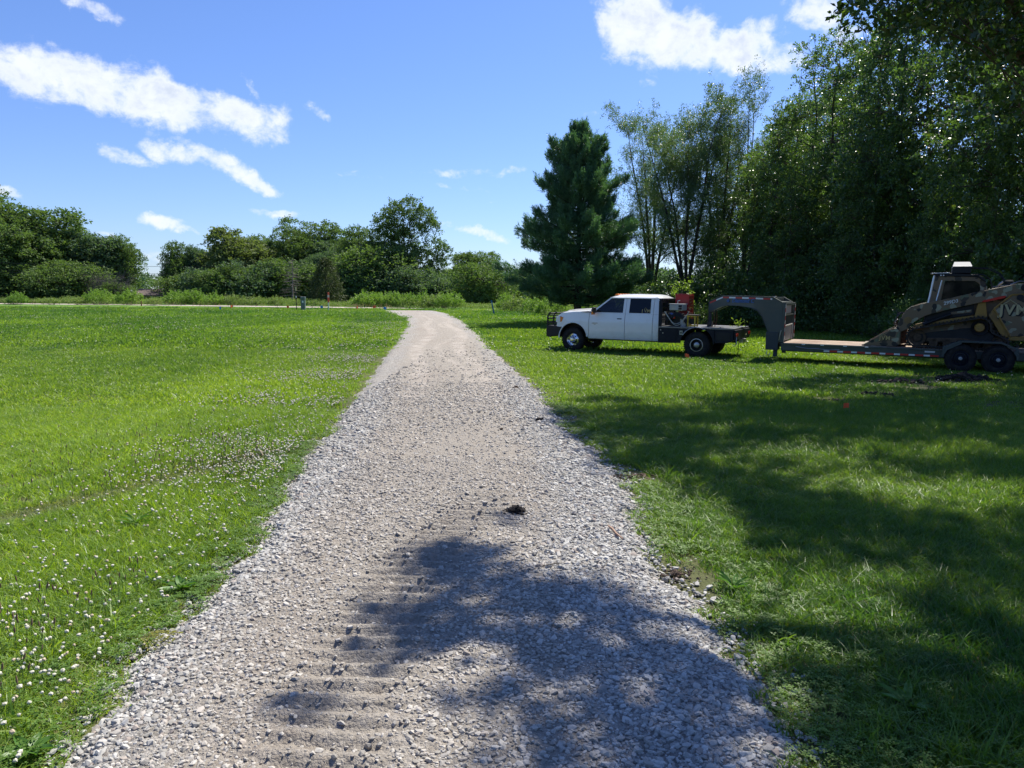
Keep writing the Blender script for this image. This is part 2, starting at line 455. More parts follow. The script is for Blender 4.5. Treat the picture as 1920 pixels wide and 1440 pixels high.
# wheel tracks: paler sandy arcs at mid distance
DC = drive_centre(t, Y)
def arc(x0, k, a, w):
    e = t.math('ADD', DC, t.math('MULTIPLY_ADD', Y, k, x0-18*k))
    e = t.math('ADD', e, t.math('MULTIPLY', t.math('SINE', t.math('MULTIPLY_ADD', Y, 0.30, -3.6)), a))
    d = t.math('ABSOLUTE', t.math('SUBTRACT', X, e))
    return t.ramp(d, w, w*0.35)
tr = t.math('MAXIMUM', arc(-0.85, 0.012, 0.22, 0.34), arc(0.75, 0.008, 0.26, 0.34))
tr = t.math('MAXIMUM', tr, t.math('MULTIPLY', arc(0.1, 0.02, 0.5, 0.22), 0.6))
tr = t.math('MULTIPLY', tr, t.math('MULTIPLY', t.ramp(Y, 12, 15), t.ramp(Y, 90, 40)))
tr = t.math('MULTIPLY', tr, t.ramp(t.noise(P, 1.4, 3, 0.6), 0.35, 0.6))
c = t.mix(t.math('MULTIPLY', tr, 0.5), c, (0.50, 0.44, 0.38))
db = t.ramp(t.noise(t.vmath('MULTIPLY', P, (1, 0.25, 1)), 0.8, 4, 0.65), 0.5, 0.72)
c = t.mix(t.math('MULTIPLY', db, 0.30), c, (0.24, 0.19, 0.15))
t.l.new(c, b.inputs['Base Color']); b.inputs['Roughness'].default_value = 0.85; b.inputs['Specular IOR Level'].default_value = 0.25
bn = t.new('ShaderNodeBump'); bn.inputs['Strength'].default_value = 0.9; bn.inputs['Distance'].default_value = 0.02
hgt = t.math('ADD', t.math('MULTIPLY', vd, -0.8), t.noise(P, 120, 3, 0.6)); t.l.new(hgt, bn.inputs['Height']); t.l.new(bn.outputs[0], b.inputs['Normal'])
me = np_mesh('gravel_path', V, F, m, True)
tag(link(bpy.data.objects.new('gravel_path', me)), 'pale crushed stone drive running from the camera to the road', kind='structure')
# crossing lane beyond the lawn
mr = mat('lane_stone', (0.42, 0.36, 0.31), 0.9, var=0.25, vscale=1.2)
lx = np.linspace(-190, 70, 60)
ly = np.interp(lx, [-190, -60, -20, 0, 70], [150, 118, 103, Y_END-1.5, 112])
V = np.concatenate([np.stack([lx, ly, np.full_like(lx, 0.02)], -1), np.stack([lx, ly+5.0, np.full_like(lx, 0.05)], -1)])
n_ = len(lx); i = np.arange(n_-1); F = np.stack([i, i+1, i+1+n_, i+n_], -1)
tag(link(bpy.data.objects.new('road', np_mesh('road', V, F, mr))), 'pale gravel lane crossing beyond the lawn', kind='structure')

# ------------------------------------------------------------------ scattering (grass blades, stones, flowers)
def scatter(name, protos, P, rot, scl, idx, label, cat):
    me = bpy.data.meshes.new(name)
    me.vertices.add(len(P)); me.vertices.foreach_set('co', np.ascontiguousarray(P, np.float32).ravel())
    a = me.attributes.new('rot', 'FLOAT_VECTOR', 'POINT'); a.data.foreach_set('vector', np.ascontiguousarray(rot, np.float32).ravel())
    a = me.attributes.new('scl', 'FLOAT_VECTOR', 'POINT'); a.data.foreach_set('vector', np.ascontiguousarray(scl, np.float32).ravel())
    a = me.attributes.new('idx', 'INT', 'POINT'); a.data.foreach_set('value', np.ascontiguousarray(idx, np.int32))
    o = link(bpy.data.objects.new(name, me))
    ng = bpy.data.node_groups.new(name, 'GeometryNodeTree')
    ng.interface.new_socket('Geometry', in_out='INPUT', socket_type='NodeSocketGeometry')
    ng.interface.new_socket('Geometry', in_out='OUTPUT', socket_type='NodeSocketGeometry')
    N, L = ng.nodes, ng.links
    gi = N.new('NodeGroupInput'); go = N.new('NodeGroupOutput')
    join = N.new('GeometryNodeJoinGeometry')
    for p in reversed(protos):
        oi = N.new('GeometryNodeObjectInfo'); oi.inputs['Object'].default_value = p; oi.inputs['As Instance'].default_value = True
        L.new(oi.outputs['Geometry'], join.inputs[0])
    ip = N.new('GeometryNodeInstanceOnPoints'); ip.inputs['Pick Instance'].default_value = True
    def att(nm, dt):
        a = N.new('GeometryNodeInputNamedAttribute'); a.data_type = dt; a.inputs['Name'].default_value = nm
        return a.outputs[0]
    L.new(gi.outputs[0], ip.inputs['Points']); L.new(join.outputs[0], ip.inputs['Instance'])
    L.new(att('idx', 'INT'), ip.inputs['Instance Index'])
    e2r = N.new('FunctionNodeEulerToRotation'); L.new(att('rot', 'FLOAT_VECTOR'), e2r.inputs[0]); L.new(e2r.outputs[0], ip.inputs['Rotation'])
    L.new(att('scl', 'FLOAT_VECTOR'), ip.inputs['Scale'])
    L.new(ip.outputs[0], go.inputs[0])
    md = o.modifiers.new('scatter', 'NODES'); md.node_group = ng
    return tag(o, label, cat, kind='stuff')
def proto(name, me): return bpy.data.objects.new(name, me)     # never linked: only the scatter uses it

# grass material
m = bpy.data.materials.new('grass_blade'); m.use_nodes = True; t = NT(m.node_tree); t.n.remove(t.n['Principled BSDF'])
g, P, X, Y, col, fine = lawn_nodes(t)
rnd = g.outputs['Random Per Island']
col = t.mix(t.ramp(rnd, 0, 1, 0, 1, 'LINEAR'), t.mix(1.0, col, (0.62, 0.75, 0.8), 'MULTIPLY'), t.mix(1.0, col, (1.35, 1.2, 1.1), 'MULTIPLY'))
col = t.mix(t.math('MULTIPLY', t.ramp(rnd, 0.93, 0.97), 0.7), col, (0.28, 0.24, 0.10))
pb = t.new('ShaderNodeBsdfPrincipled'); t.l.new(col, pb.inputs['Base Color']); pb.inputs['Roughness'].default_value = 0.42; pb.inputs['Specular IOR Level'].default_value = 0.45
tb = t.new('ShaderNodeBsdfTranslucent'); t.l.new(t.mix(1.0, col, (1.5, 1.5, 0.5), 'MULTIPLY'), tb.inputs[0])
mx = t.new('ShaderNodeMixShader'); mx.inputs[0].default_value = 0.48
t.l.new(pb.outputs[0], mx.inputs[1]); t.l.new(tb.outputs[0], mx.inputs[2]); t.l.new(mx.outputs[0], t.n['Material Output'].inputs[0])
GRASS = m
def grass_patch(seed, n, rad, h, w, seg=3, lean=0.5):
    r = np.random.default_rng(seed)
    V, F = [], []
    for k in range(n):
        a = r.uniform(0, 2*PI); d = rad*math.sqrt(r.uniform()); bx, by = d*math.cos(a), d*math.sin(a)
        hh = h*r.uniform(0.45, 1.15); ww = w*r.uniform(0.6, 1.3)
        la = r.uniform(0, 2*PI); ln = lean*hh*r.uniform(0.2, 1.3); fa = r.uniform(0, PI)
        cx, cy = math.cos(fa)*ww/2, math.sin(fa)*ww/2
        b0 = len(V)
        for q in range(seg+1):
            f = q/seg; ox = math.cos(la)*ln*f*f; oy = math.sin(la)*ln*f*f; z = hh*(f-0.18*f*f*lean) - 0.01
            wv = (1-f**1.6)
            if q < seg:
                V += [(bx+ox-cx*wv, by+oy-cy*wv, z), (bx+ox+cx*wv, by+oy+cy*wv, z)]
            else: V.append((bx+ox, by+oy, z))
        for q in range(seg-1): F.append((b0+2*q, b0+2*q+1, b0+2*q+3, b0+2*q+2))
        F.append((b0+2*seg-2, b0+2*seg-1, b0+2*seg))
    me = bpy.data.meshes.new('grass'); me.from_pydata(V, [], F); me.materials.append(GRASS); return me
PG = [proto('grass_tuft', grass_patch(11+k, 34, 0.10, 0.105, 0.0085, 3, 1.0)) for k in range(4)]
PG += [proto('grass_tuft', grass_patch(31+k, 22, 0.09, 0.18, 0.009, 4, 1.1)) for k in range(2)]
PG += [proto('grass_tuft', grass_patch(41+k, 46, 0.26, 0.085, 0.017, 2, 0.8)) for k in range(3)]
PG += [proto('grass_tuft', grass_patch(51+k, 46, 0.62, 0.095, 0.045, 2, 0.7)) for k in range(3)]
rng = np.random.default_rng(5)
def sample(y0, y1, dens, xmargin=0.6):
    """random points inside the camera's wedge (and a step to either side)"""
    w1 = 0.74*y1 + 1.2
    n = int(dens*2*w1*(y1-y0))
    x = rng.uniform(-w1, w1, n); y = rng.uniform(y0, y1, n)
    k = np.abs(x) < 0.74*y + 1.2
    return x[k], y[k]
def fbm(x, y, s, seed=0):
    r = np.random.default_rng(seed); v = np.zeros_like(x)
    for o_ in range(4):
        for _ in range(3):
            a = r.uniform(0, 2*PI); f = s*(2**o_)*r.uniform(0.7, 1.3)
            v += np.sin(x*f*math.cos(a)+y*f*math.sin(a)+r.uniform(0, 6.28))/(2**o_)
    return v/4.0
bare = [(G(*p), r) for p, r in (((1150,885),0.42),((1110,860),.3),((1260,1070),0.35),((1290,1090),0.3),((1060,785),0.35),((1560,750),0.55),((1700,722),0.8),((1800,712),1.2),((1640,738),.5),((1900,760),.5),((1100,740),.2))]
def off_path(x, y, gap=0.0):
    o = (x < path_l(y)-gap) | (x > path_r(y)+gap) | (y > Y_END)
    return o
def edge_fray(x, y):
    d = np.minimum(np.abs(x-path_l(y)), np.abs(x-path_r(y)))
    return d
def bare_keep(x, y):
    k = np.ones(len(x), bool)
    for c, r_ in bare:
        dd = np.hypot((x-c.x), (y-c.y)*0.8)/r_ + 0.35*fbm(x, y, 3.0, 9)
        k &= ~((dd < 1.0) & (rng.uniform(size=len(x)) < 0.85))
    return k
gp, gr_, gs, gi_ = [], [], [], []
for (y0, y1, dens, ids, smin, smax) in ((1.6, 7, 230, (0,1,2,3), .7, 1.2), (7, 13, 150, (0,1,2,3), .8, 1.35), (13, 27, 34, (6,7,8), .8, 1.3), (27, 62, 9.0, (9,10,11), .8, 1.3), (62, 100, 3.0, (9,10,11), 1.2, 1.8)):
    x, y = sample(y0, y1, dens)
    k = off_path(x, y, -0.03 if y1 < 20 else 0.15) & bare_keep(x, y)
    x, y = x[k], y[k]
    ef = edge_fray(x, y)
    k = rng.uniform(size=len(x)) < np.clip(0.25+ef/0.35, 0, 1)
    x, y, ef = x[k], y[k], ef[k]
    hs = 1+0.45*fbm(x, y, 0.9, 3)+.2*fbm(x, y, 3.1, 13)
    # lower grass by the drive's edge, worn wheel line across the left lawn
    q1 = np.exp(-((x-(-5.3+(y-7.5)*.41))/.15)**2)*sstep(3.5, 5, y)*sstep(24, 14, y); q2 = np.exp(-((x-(-4.65+(y-6.5)*.59))/.22)**2)*sstep(4.5, 5.5, y)*sstep(12, 8.5, y)
    rut = np.maximum(q1, q2)
    hs = hs*np.clip(0.55+ef*0.6, 0.5, 1.0)*(1-0.72*rut)
    sc = rng.uniform(smin, smax, len(x))
    gp.append(np.stack([x, y, ground_z(x, y)-0.004], -1)); gr_.append(np.stack([rng.normal(0, .08, len(x)), rng.normal(0, .08, len(x)), rng.uniform(0, 2*PI, len(x))], -1))
    gs.append(np.stack([sc, sc, sc*np.clip(hs, .4, 1.8)], -1)); gi_.append(rng.choice(ids, len(x)))
# taller unmown tufts: right foreground and here and there on the left
x, y = sample(2.2, 18, 48)
k = off_path(x, y, 0.15); x, y = x[k], y[k]
pr = np.where(x > 1, 0.42, 0.16)*np.clip(0.6+1.4*fbm(x, y, 0.8, 21), 0, 2)
k = (rng.uniform(size=len(x)) < pr) & bare_keep(x, y); x, y = x[k], y[k]
sc = rng.uniform(0.6, 1.25, len(x))
gp.append(np.stack([x, y, ground_z(x, y)], -1)); gr_.append(np.stack([rng.normal(0, .2, len(x)), rng.normal(0, .2, len(x)), rng.uniform(0, 2*PI, len(x))], -1))
gs.append(np.stack([sc, sc, sc*rng.uniform(.6, 1.1, len(x))], -1)); gi_.append(rng.choice((4, 5), len(x)))
scatter('grass', PG, np.concatenate(gp), np.concatenate(gr_), np.concatenate(gs), np.concatenate(gi_), 'mown green grass blades covering the lawn beside the drive', 'grass')

# stones
m = bpy.data.materials.new('loose_stone'); m.use_nodes = True; t = NT(m.node_tree); b = t.n['Principled BSDF']
g = t.new('ShaderNodeNewGeometry'); P = g.outputs['Position']; sp = t.new('ShaderNodeSeparateXYZ'); t.l.new(P, sp.inputs[0])
oi = t.new('ShaderNodeObjectInfo'); rr = oi.outputs['Random']
sand = gravel_tint(t, P, sp.outputs[0], sp.outputs[1])
c = t.mix(rr, (0.225, 0.220, 0.200), (0.525, 0.512, 0.472))
c = t.mix(t.math('MULTIPLY', t.ramp(rr, 0.0, 0.07), -1.0), c, c)
r2 = t.math('FRACT', t.math('MULTIPLY', rr, 17.31))
c = t.mix(t.math('MULTIPLY', t.ramp(r2, 0.93, 0.95), 0.65), c, (0.20, 0.155, 0.13))
c = t.mix(t.math('MULTIPLY', t.ramp(r2, 0.72, 0.92), 0.35), c, (0.42, 0.33, 0.26))
c = t.mix(t.math('MULTIPLY', sand, 0.55), c, t.mix(rr, (0.235, 0.205, 0.162), (0.51, 0.455, 0.38)))
c = t.mix(t.math('MULTIPLY', t.noise(P, 160, 3, 0.6), 0.25), c, (0.25, 0.23, 0.22))
t.l.new(c, b.inputs['Base Color']); b.inputs['Roughness'].default_value = 0.75; b.inputs['Specular IOR Level'].default_value = 0.35
STONE = m
def stone(seed, sub=1):
    r = np.random.default_rng(seed); bm = bmesh.new(); bmesh.ops.create_icosphere(bm, subdivisions=sub, radius=1.0)
    for v in bm.verts:
        k = 1+0.17*r.normal(); v.co = Vector((v.co.x*k, v.co.y*k, v.co.z*k))
    sx, sy, sz = 1, r.uniform(0.6, 0.85), r.uniform(0.42, 0.7)
    for v in bm.verts: v.co = Vector((v.co.x*sx, v.co.y*sy, v.co.z*sz))
    me = bpy.data.meshes.new('stone'); bm.to_mesh(me); bm.free(); me.materials.append(STONE); return me
PS = [proto('stone', stone(100+k, 1)) for k in range(9)]
def stones_in(y0, y1, dens, smin, smax):
    w = 3.2; n = int(dens*2*w*(y1-y0)); x = rng.uniform(-w+.2, w+.2, n); y = rng.uniform(y0, y1, n)
    d = edge_fray(x, y); ins = ~off_path(x, y)
    k = ins | (rng.uniform(size=n) < np.exp(-d/0.09)*0.6)
    x, y, d, ins = x[k], y[k], d[k], ins[k]
    # fewer and smaller in the worn middle
    mid = sstep(1.5, 0.5, np.abs(x-(path_l(y)+path_r(y))/2+.3*sstep(9, 4, y)))*(0.55+0.45*fbm(x, y, 1.3, 4))
    k = rng.uniform(size=len(x)) < (1-0.50*mid)*(1-0.97*sstep(11, 33, y))
    k &= rng.uniform(size=len(x)) > 0.86*ripple_zone(x, y)
    x, y, d, ins, mid = x[k], y[k], d[k], ins[k], mid[k]
    s = rng.gamma(3.2, 1/3.2, len(x)); s = np.clip(s, .32, 2.6)*(smin+smax)/2*(1.12-0.42*mid)
    z = np.where(ins, path_h(x, y), ground_z(x, y)) + s*0.12
    return x, y, z, s
xs_, ys_, zs_, ss_ = [np.concatenate(q) for q in zip(stones_in(2.0, 5.0, 4200, .007, .0125), stones_in(5.0, 9, 2600, .0085, .014), stones_in(9, 17, 800, .011, .018), stones_in(17, 34, 170, .015, .02))]
n = len(xs_)
scatter('gravel', PS, np.stack([xs_, ys_, zs_], -1), np.stack([rng.normal(0, .33, n), rng.normal(0, .33, n), rng.uniform(0, 6.28, n)], -1), np.repeat(ss_[:, None], 3, 1), rng.integers(0, 9, n),
        'loose grey and white crushed stones lying on the drive', 'gravel')

# clover: flower heads and trefoil leaves
mfl = mat('clover_white', (0.55, 0.52, 0.42), 0.8, var=0.2, vscale=200)
mfl2 = mat('clover_faded', (0.50, 0.40, 0.28), 0.85, var=0.3, vscale=200)
mst = mat('stem_green', (0.07, 0.13, 0.03), 0.6)
def flower(seed, col):
    r = random.Random(seed); bm = bmesh.new()
    h = r.uniform(0.055, 0.105); lx_, ly_ = r.uniform(-.015, .015), r.uniform(-.015, .015)
    res = bmesh.ops.create_icosphere(bm, subdivisions=1, radius=0.0112)
    for v in res['verts']:
        v.co *= r.uniform(0.75, 1.2); v.co.z *= 0.9; v.co += Vector((lx_, ly_, h))
    nf = len(bm.faces)
    a = [bm.verts.new(p) for p in ((-.0012, 0, 0), (.0012, 0, 0), (lx_+.001, ly_, h), (lx_-.001, ly_, h))]
    bm.faces.new(a)
    a = [bm.verts.new(p) for p in ((0, -.0012, 0), (0, .0012, 0), (lx_, ly_+.001, h), (lx_, ly_-.001, h))]
    bm.faces.new(a)
    bm.faces.ensure_lookup_table()
    for k in range(nf, len(bm.faces)): bm.faces[k].material_index = 1
    me = bpy.data.meshes.new('flower'); bm.to_mesh(me); bm.free(); me.materials.append(col); me.materials.append(mst); return me
PF = [proto('flower', flower(k, mfl if k < 4 else mfl2)) for k in range(6)]
fp, fs_ = [], []
def band(y0, y1, n, spread):
    y = rng.uniform(y0, y1, n); x = path_l(y) - 0.15 - np.abs(rng.normal(0, spread, n))
    k = rng.uniform(size=n) < np.clip(0.42+1.5*fbm(x, y, 1.3, 33), 0.2, 1)
    return x[k], y[k]
for (y0, y1, n, sp_, s0) in ((2.6, 6, 1000, .75, 1.0), (6, 12, 2900, 1.0, 1.05), (12, 24, 2500, 1.3, 1.35), (24, 55, 1500, 2.5, 2.0)):
    x, y = band(y0, y1, n, sp_); fp.append(np.stack([x, y, ground_z(x, y)], -1)); fs_.append(np.full(len(x), s0))
x, y = sample(3, 60, 12.0)
k = off_path(x, y, .1) & (fbm(x, y*0.55, 0.45, 12) > 0.38) & (rng.uniform(size=len(x)) < 0.13); x, y = x[k], y[k]
fp.append(np.stack([x, y, ground_z(x, y)], -1)); fs_.append(1+y*0.03)
fp = np.concatenate(fp); fs_ = np.concatenate(fs_)*rng.uniform(.75, 1.25, len(fp)); n = len(fp)
scatter('clover_flowers', PF, fp, np.stack([rng.normal(0, .15, n), rng.normal(0, .15, n), rng.uniform(0, 6.28, n)], -1), np.stack([fs_*1.0, fs_*1.0, np.sqrt(fs_)], -1), rng.choice(6, n, p=[.2, .2, .2, .15, .13, .12]),
        'small white clover heads standing in the grass along the drive', 'clover flowers')
mhd = mat('seed_brown', (0.16, 0.105, 0.06), 0.9, var=.3, vscale=80)
def seed_head(seed):
    r = random.Random(seed); h = r.uniform(.16, .27); lx_, ly_ = r.uniform(-.03, .03), r.uniform(-.03, .03); mb = MB()
    mb.tube([(0, 0, 0), (lx_*.3, ly_*.3, h*.5), (lx_, ly_, h)], .0012, 4, False); k0 = len(mb.f)
    mb.tube([(lx_, ly_, h), (lx_*1.1, ly_*1.1, h+.012), (lx_*1.2, ly_*1.2, h+.028), (lx_*1.2, ly_*1.2, h+.034)], [.003, .005, .0035, .001], 6)
    me = bpy.data.meshes.new('seed_head'); me.from_pydata([tuple(v) for v in mb.v], [], mb.f); me.materials.append(mst); me.materials.append(mhd)
    for p in me.polygons: p.material_index = int(p.index >= k0)
    return me
PSH = [proto('seed_head', seed_head(k)) for k in range(4)]
y = rng.uniform(3.0, 11, 900); x = path_l(y)-.3-np.abs(rng.normal(0, 1.1, 900)); k = fbm(x, y, 1.2, 55) > 0.0; x, y = x[k], y[k]; n = len(x)
scatter('seed_heads', PSH, np.stack([x, y, ground_z(x, y)], -1), np.stack([rng.normal(0, .12, n), rng.normal(0, .12, n), rng.uniform(0, 6.28, n)], -1), np.repeat(rng.uniform(.8, 1.2, n)[:, None], 3, 1), rng.integers(0, 4, n),
        'thin brown plantain seed heads sticking up from the left verge', 'seed heads')
mcl = leaf_mat('clover_leaf', (0.060, 0.130, 0.018), (0.14, 0.24, 0.03), 0.3, 0.55, 4.0)
def trefoil(seed, n=16, rad=.08):
    r = random.Random(seed); V, F = [], []
    for k in range(n):
        a, d = r.uniform(0, 6.28), rad*math.sqrt(r.random()); cx, cy, h = d*math.cos(a), d*math.sin(a), r.uniform(.02, .065)
        a0 = r.uniform(0, 6.28); s = r.uniform(.011, .018); tx, ty = r.uniform(-.3, .3), r.uniform(-.3, .3)
        for q in range(3):
            an = a0+q*2.09; b0 = len(V)
            for (rr_, da) in ((0.0, 0), (.8, .5), (1.15, .22), (1.15, -.22), (.8, -.5)):
                ux, uy = rr_*s*math.cos(an+da), rr_*s*math.sin(an+da)
                V.append((cx+ux, cy+uy, h+ux*tx+uy*ty+rr_*s*.15))
            F.append((b0, b0+1, b0+2, b0+3, b0+4))
    me = bpy.data.meshes.new('clover'); me.from_pydata(V, [], F); me.materials.append(mcl); return me
PC = [proto('clover', trefoil(k)) for k in range(4)]
cp = []
y = rng.uniform(2.4, 14, 3000); sd = rng.uniform(size=3000) < 0.55
x = np.where(sd, path_l(y)+0.03-np.abs(rng.normal(0, .6, 3000)), path_r(y)-0.03+np.abs(rng.normal(0, .55, 3000)))
k = rng.uniform(size=len(x)) < np.clip(0.6+1.3*fbm(x, y, 1.6, 44), .05, 1); x, y = x[k], y[k]; n = len(x)
k = bare_keep(x, y); x, y = x[k], y[k]; n = len(x)
sc = rng.uniform(.6, 1.0, n)
scatter('clover_leaves', PC, np.stack([x, y, ground_z(x, y)], -1), np.stack([np.zeros(n), np.zeros(n), rng.uniform(0, 6.28, n)], -1), np.repeat(sc[:, None], 3, 1), rng.integers(0, 4, n),
        'low three-leaved clover creeping along both edges of the drive', 'clover')
# ------------------------------------------------------------------ trees and shrubs
BARK = mat('bark', (0.075, 0.060, 0.048), 0.9, spec=0.2, var=0.45, vscale=5, bump=0.6, bscale=25)
BARK_PALE = mat('bark_pale', (0.13, 0.115, 0.10), 0.9, spec=0.2, var=0.4, vscale=5, bump=0.5, bscale=25)
BARK_DEAD = mat('bark_dead', (0.20, 0.165, 0.155), 0.9, spec=0.2, var=0.3, vscale=5)
LF_FAR = leaf_mat('leaf_far', (0.070, 0.120, 0.042), (0.155, 0.225, 0.075), 0.32, 0.7, 0.35, 0.2)  # far leaf colours: the lightening by haze is put into the albedo
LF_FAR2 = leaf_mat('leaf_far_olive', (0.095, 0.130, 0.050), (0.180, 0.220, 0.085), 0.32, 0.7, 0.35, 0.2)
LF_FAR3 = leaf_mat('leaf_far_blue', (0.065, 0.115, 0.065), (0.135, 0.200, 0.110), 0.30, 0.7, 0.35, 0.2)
LF_WOOD = leaf_mat('leaf_wood', (0.038, 0.085, 0.036), (0.115, 0.185, 0.062), 0.40, 0.36, 0.9, 0.5, (0.14, 0.19, 0.04))
LF_WOOD2 = leaf_mat('leaf_wood_light', (0.048, 0.100, 0.040), (0.155, 0.235, 0.072), 0.44, 0.34, 0.9, 0.55, (0.18, 0.22, 0.05))
LF_WILLOW = leaf_mat('leaf_grey_green', (0.070, 0.120, 0.056), (0.150, 0.215, 0.100), 0.36, 0.42, 0.5, 0.45)
LF_OAK = leaf_mat('leaf_oak', (0.020, 0.048, 0.014), (0.060, 0.110, 0.022), 0.38, 0.33, 0.5, 0.6, (0.12, 0.18, 0.03))
LF_BUSH = leaf_mat('leaf_bush', (0.10, 0.20, 0.036), (0.25, 0.37, 0.070), 0.35, 0.5, 0.8)
LF_WEED = leaf_mat('leaf_weed', (0.115, 0.185, 0.050), (0.25, 0.32, 0.10), 0.32, 0.6, 0.5, 0.3, (0.36, 0.31, 0.17))
LF_SAP = leaf_mat('leaf_sapling', (0.12, 0.20, 0.03), (0.25, 0.34, 0.06), 0.4, 0.45, 4)
NEEDLE = leaf_mat('pine_needle', (0.050, 0.130, 0.075), (0.140, 0.255, 0.130), 0.25, 0.45, 0.9, 0.4)
NEEDLE_RED = leaf_mat('cedar_green', (0.040, 0.065, 0.022), (0.095, 0.115, 0.036), 0.15, 0.6, 0.6)

def unit(v): return v/np.maximum(np.linalg.norm(v, axis=-1, keepdims=True), 1e-9)
def leaf_quads(C, A, N, L, Wd):
    """kite-shaped leaves: centre base C, along A, normal N, length L, width Wd"""
    B = unit(np.cross(N, A))
    L = L[:, None]; Wd = Wd[:, None]
    up = np.cross(A, B)
    v0 = C; v1 = C + A*L*0.45 + B*Wd*0.5 + up*Wd*0.12; v2 = C + A*L; v3 = C + A*L*0.45 - B*Wd*0.5 + up*Wd*0.12
    return np.stack([v0, v1, v2, v3], 1).reshape(-1, 3)
def sprays(r, O, Dn, length, per, leaf, droop=0.25, spread=0.35, upbias=0.6, wr=0.6):
    """leaves set along twigs that start at O and run along Dn"""
    n = len(O); Ls = length*r.uniform(0.6, 1.25, n)
    tt = r.uniform(0.05, 1.05, (n, per))
    base = O[:, None] + Dn[:, None]*(tt*Ls[:, None])[..., None]
    base[..., 2] -= droop*(tt**2)*Ls[:, None]
    jit = r.normal(0, 1, (n, per, 3))*(spread*length*(1.05-0.6*tt))[..., None]
    jit[..., 2] *= 0.6
    base = base + jit
    A = unit(Dn[:, None]*0.6 + r.normal(0, .75, (n, per, 3)) + np.array([0, 0, -0.15]))
    Nn = unit(r.normal(0, 1, (n, per, 3))*0.8 + np.array([0, 0, upbias]))
    Lf = leaf*r.uniform(0.6, 1.3, (n, per)); 
    return leaf_quads(base.reshape(-1, 3), A.reshape(-1, 3), Nn.reshape(-1, 3), Lf.ravel(), (Lf*wr).ravel())
def crown_mesh(name, quads, material):
    F = np.arange(len(quads)).reshape(-1, 4)
    return np_mesh(name, quads, F, material)
def curve_pts(a, b, sag=0.0, n=5, wig=0.0, r=None):
    a, b = np.asarray(a, float), np.asarray(b, float)
    out = []
    for k in range(n):
        f = k/(n-1); p = a*(1-f)+b*f; p[2] += sag*4*f*(1-f)
        if wig and r is not None and 0 < k < n-1: p[:2] += r.normal(0, wig, 2)
        out.append(p)
    return out
def lobed_tree(seed, H, trunk_h, lobes, material, leaf=0.12, n_spray=500, per=40, length=0.9, bark=BARK, rad=0.25, shell=0.62, up=0.35, droop=0.25, spread=0.28, wr=0.6, sky_twigs=True, lean=(0, 0), stems=1, name='tree'):
    """trunk that forks into limbs, one for each lobe of the crown; twigs with leaves fill each lobe's outer shell"""
    r = np.random.default_rng(seed)
    mb = MB(); Q = []
    top = np.array([lean[0], lean[1], trunk_h])
    tot = sum(l[3]*l[4]*l[5]**0.8 for l in lobes)
    zs = sorted([l[2] for l in lobes]); ztop = zs[-1]
    trunks = []
    for s_ in range(stems):
        off = np.array([0, 0, 0]) if stems == 1 else np.array([0.25*math.cos(s_*2.3), 0.25*math.sin(s_*2.3), 0])
        tp = np.array([lean[0]+(0 if stems == 1 else 1.4*math.cos(s_*2.3+.5)), lean[1]+(0 if stems == 1 else 1.2*math.sin(s_*2.3+.5)), ztop*0.93])
        pts = curve_pts(off, tp, 0, 7, 0.10*H/10, r)
        rr = [rad*(1-0.86*k/6)*(1.25 if k == 0 else 1)/(1 if stems == 1 else 1.35) for k in range(7)]
        mb.tube(pts, rr, 7); trunks.append(pts)
    for (x, y, z, a, b, c) in lobes:
        cen = np.array([x, y, z]); tr = trunks[r.integers(len(trunks))]
        zz = max(trunk_h*0.6, z - 0.55*math.hypot(x, y) - 0.25*c); f = np.clip(zz/(ztop*0.93), 0, .98)
        k = f*6; i0 = int(k); st = tr[i0]*(1-(k-i0)) + tr[min(i0+1, 6)]*(k-i0)
        lp = curve_pts(st, cen, -0.04*H/10, 5, 0.10, r)
        r0 = max(0.025, rad*0.42*(1-f*0.6)); mb.tube(lp, [r0*(1-0.7*q/4) for q in range(5)], 5, False)
        ns = max(6, int(n_spray*(a*b*c**0.8)/tot))
        d = unit(r.normal(0, 1, (ns, 3)) + np.array([0, 0, up])); rr = r.uniform(shell, 1.0, (ns, 1))*(1+0.10*r.normal(0, 1, (ns, 1)))
        O = cen + d*rr*np.array([a, b, c])
        Dn = unit(d*0.9 + r.normal(0, .35, (ns, 3)) + np.array([0, 0, 0.35]))
        for q in range(0, ns, max(1, ns//9)):
            mb.tube([cen, (cen*0.4+O[q]*0.6)+r.normal(0, .1, 3), O[q]+Dn[q]*length*0.6], [r0*0.35, r0*0.22, 0.008], 4, False)
        Q.append(sprays(r, O, Dn, length, per, leaf, droop, spread, 0.6, wr))
    Q = np.concatenate(Q)
    return mb, crown_mesh(name, Q, material), bark
def place_tree(kind, spec, loc, label, cat='tree', group=None, scale=1.0, rz=0.0, crown='crown'):
    tm, cm = spec
    e = empty(kind, loc, (0, 0, rz), label, cat, group)
    e.scale = (scale, scale, scale) if not hasattr(scale, '__len__') else scale
    a = link(bpy.data.objects.new('trunk', tm), e); b = link(bpy.data.objects.new(crown, cm), e)
    return e
def finish(spec):
    mb, cm, bark = spec
    me = bpy.data.meshes.new('trunk'); me.from_pydata([tuple(v) for v in mb.v], [], mb.f); me.polygons.foreach_set('use_smooth', [True]*len(me.polygons)); me.materials.append(bark)
    return me, cm
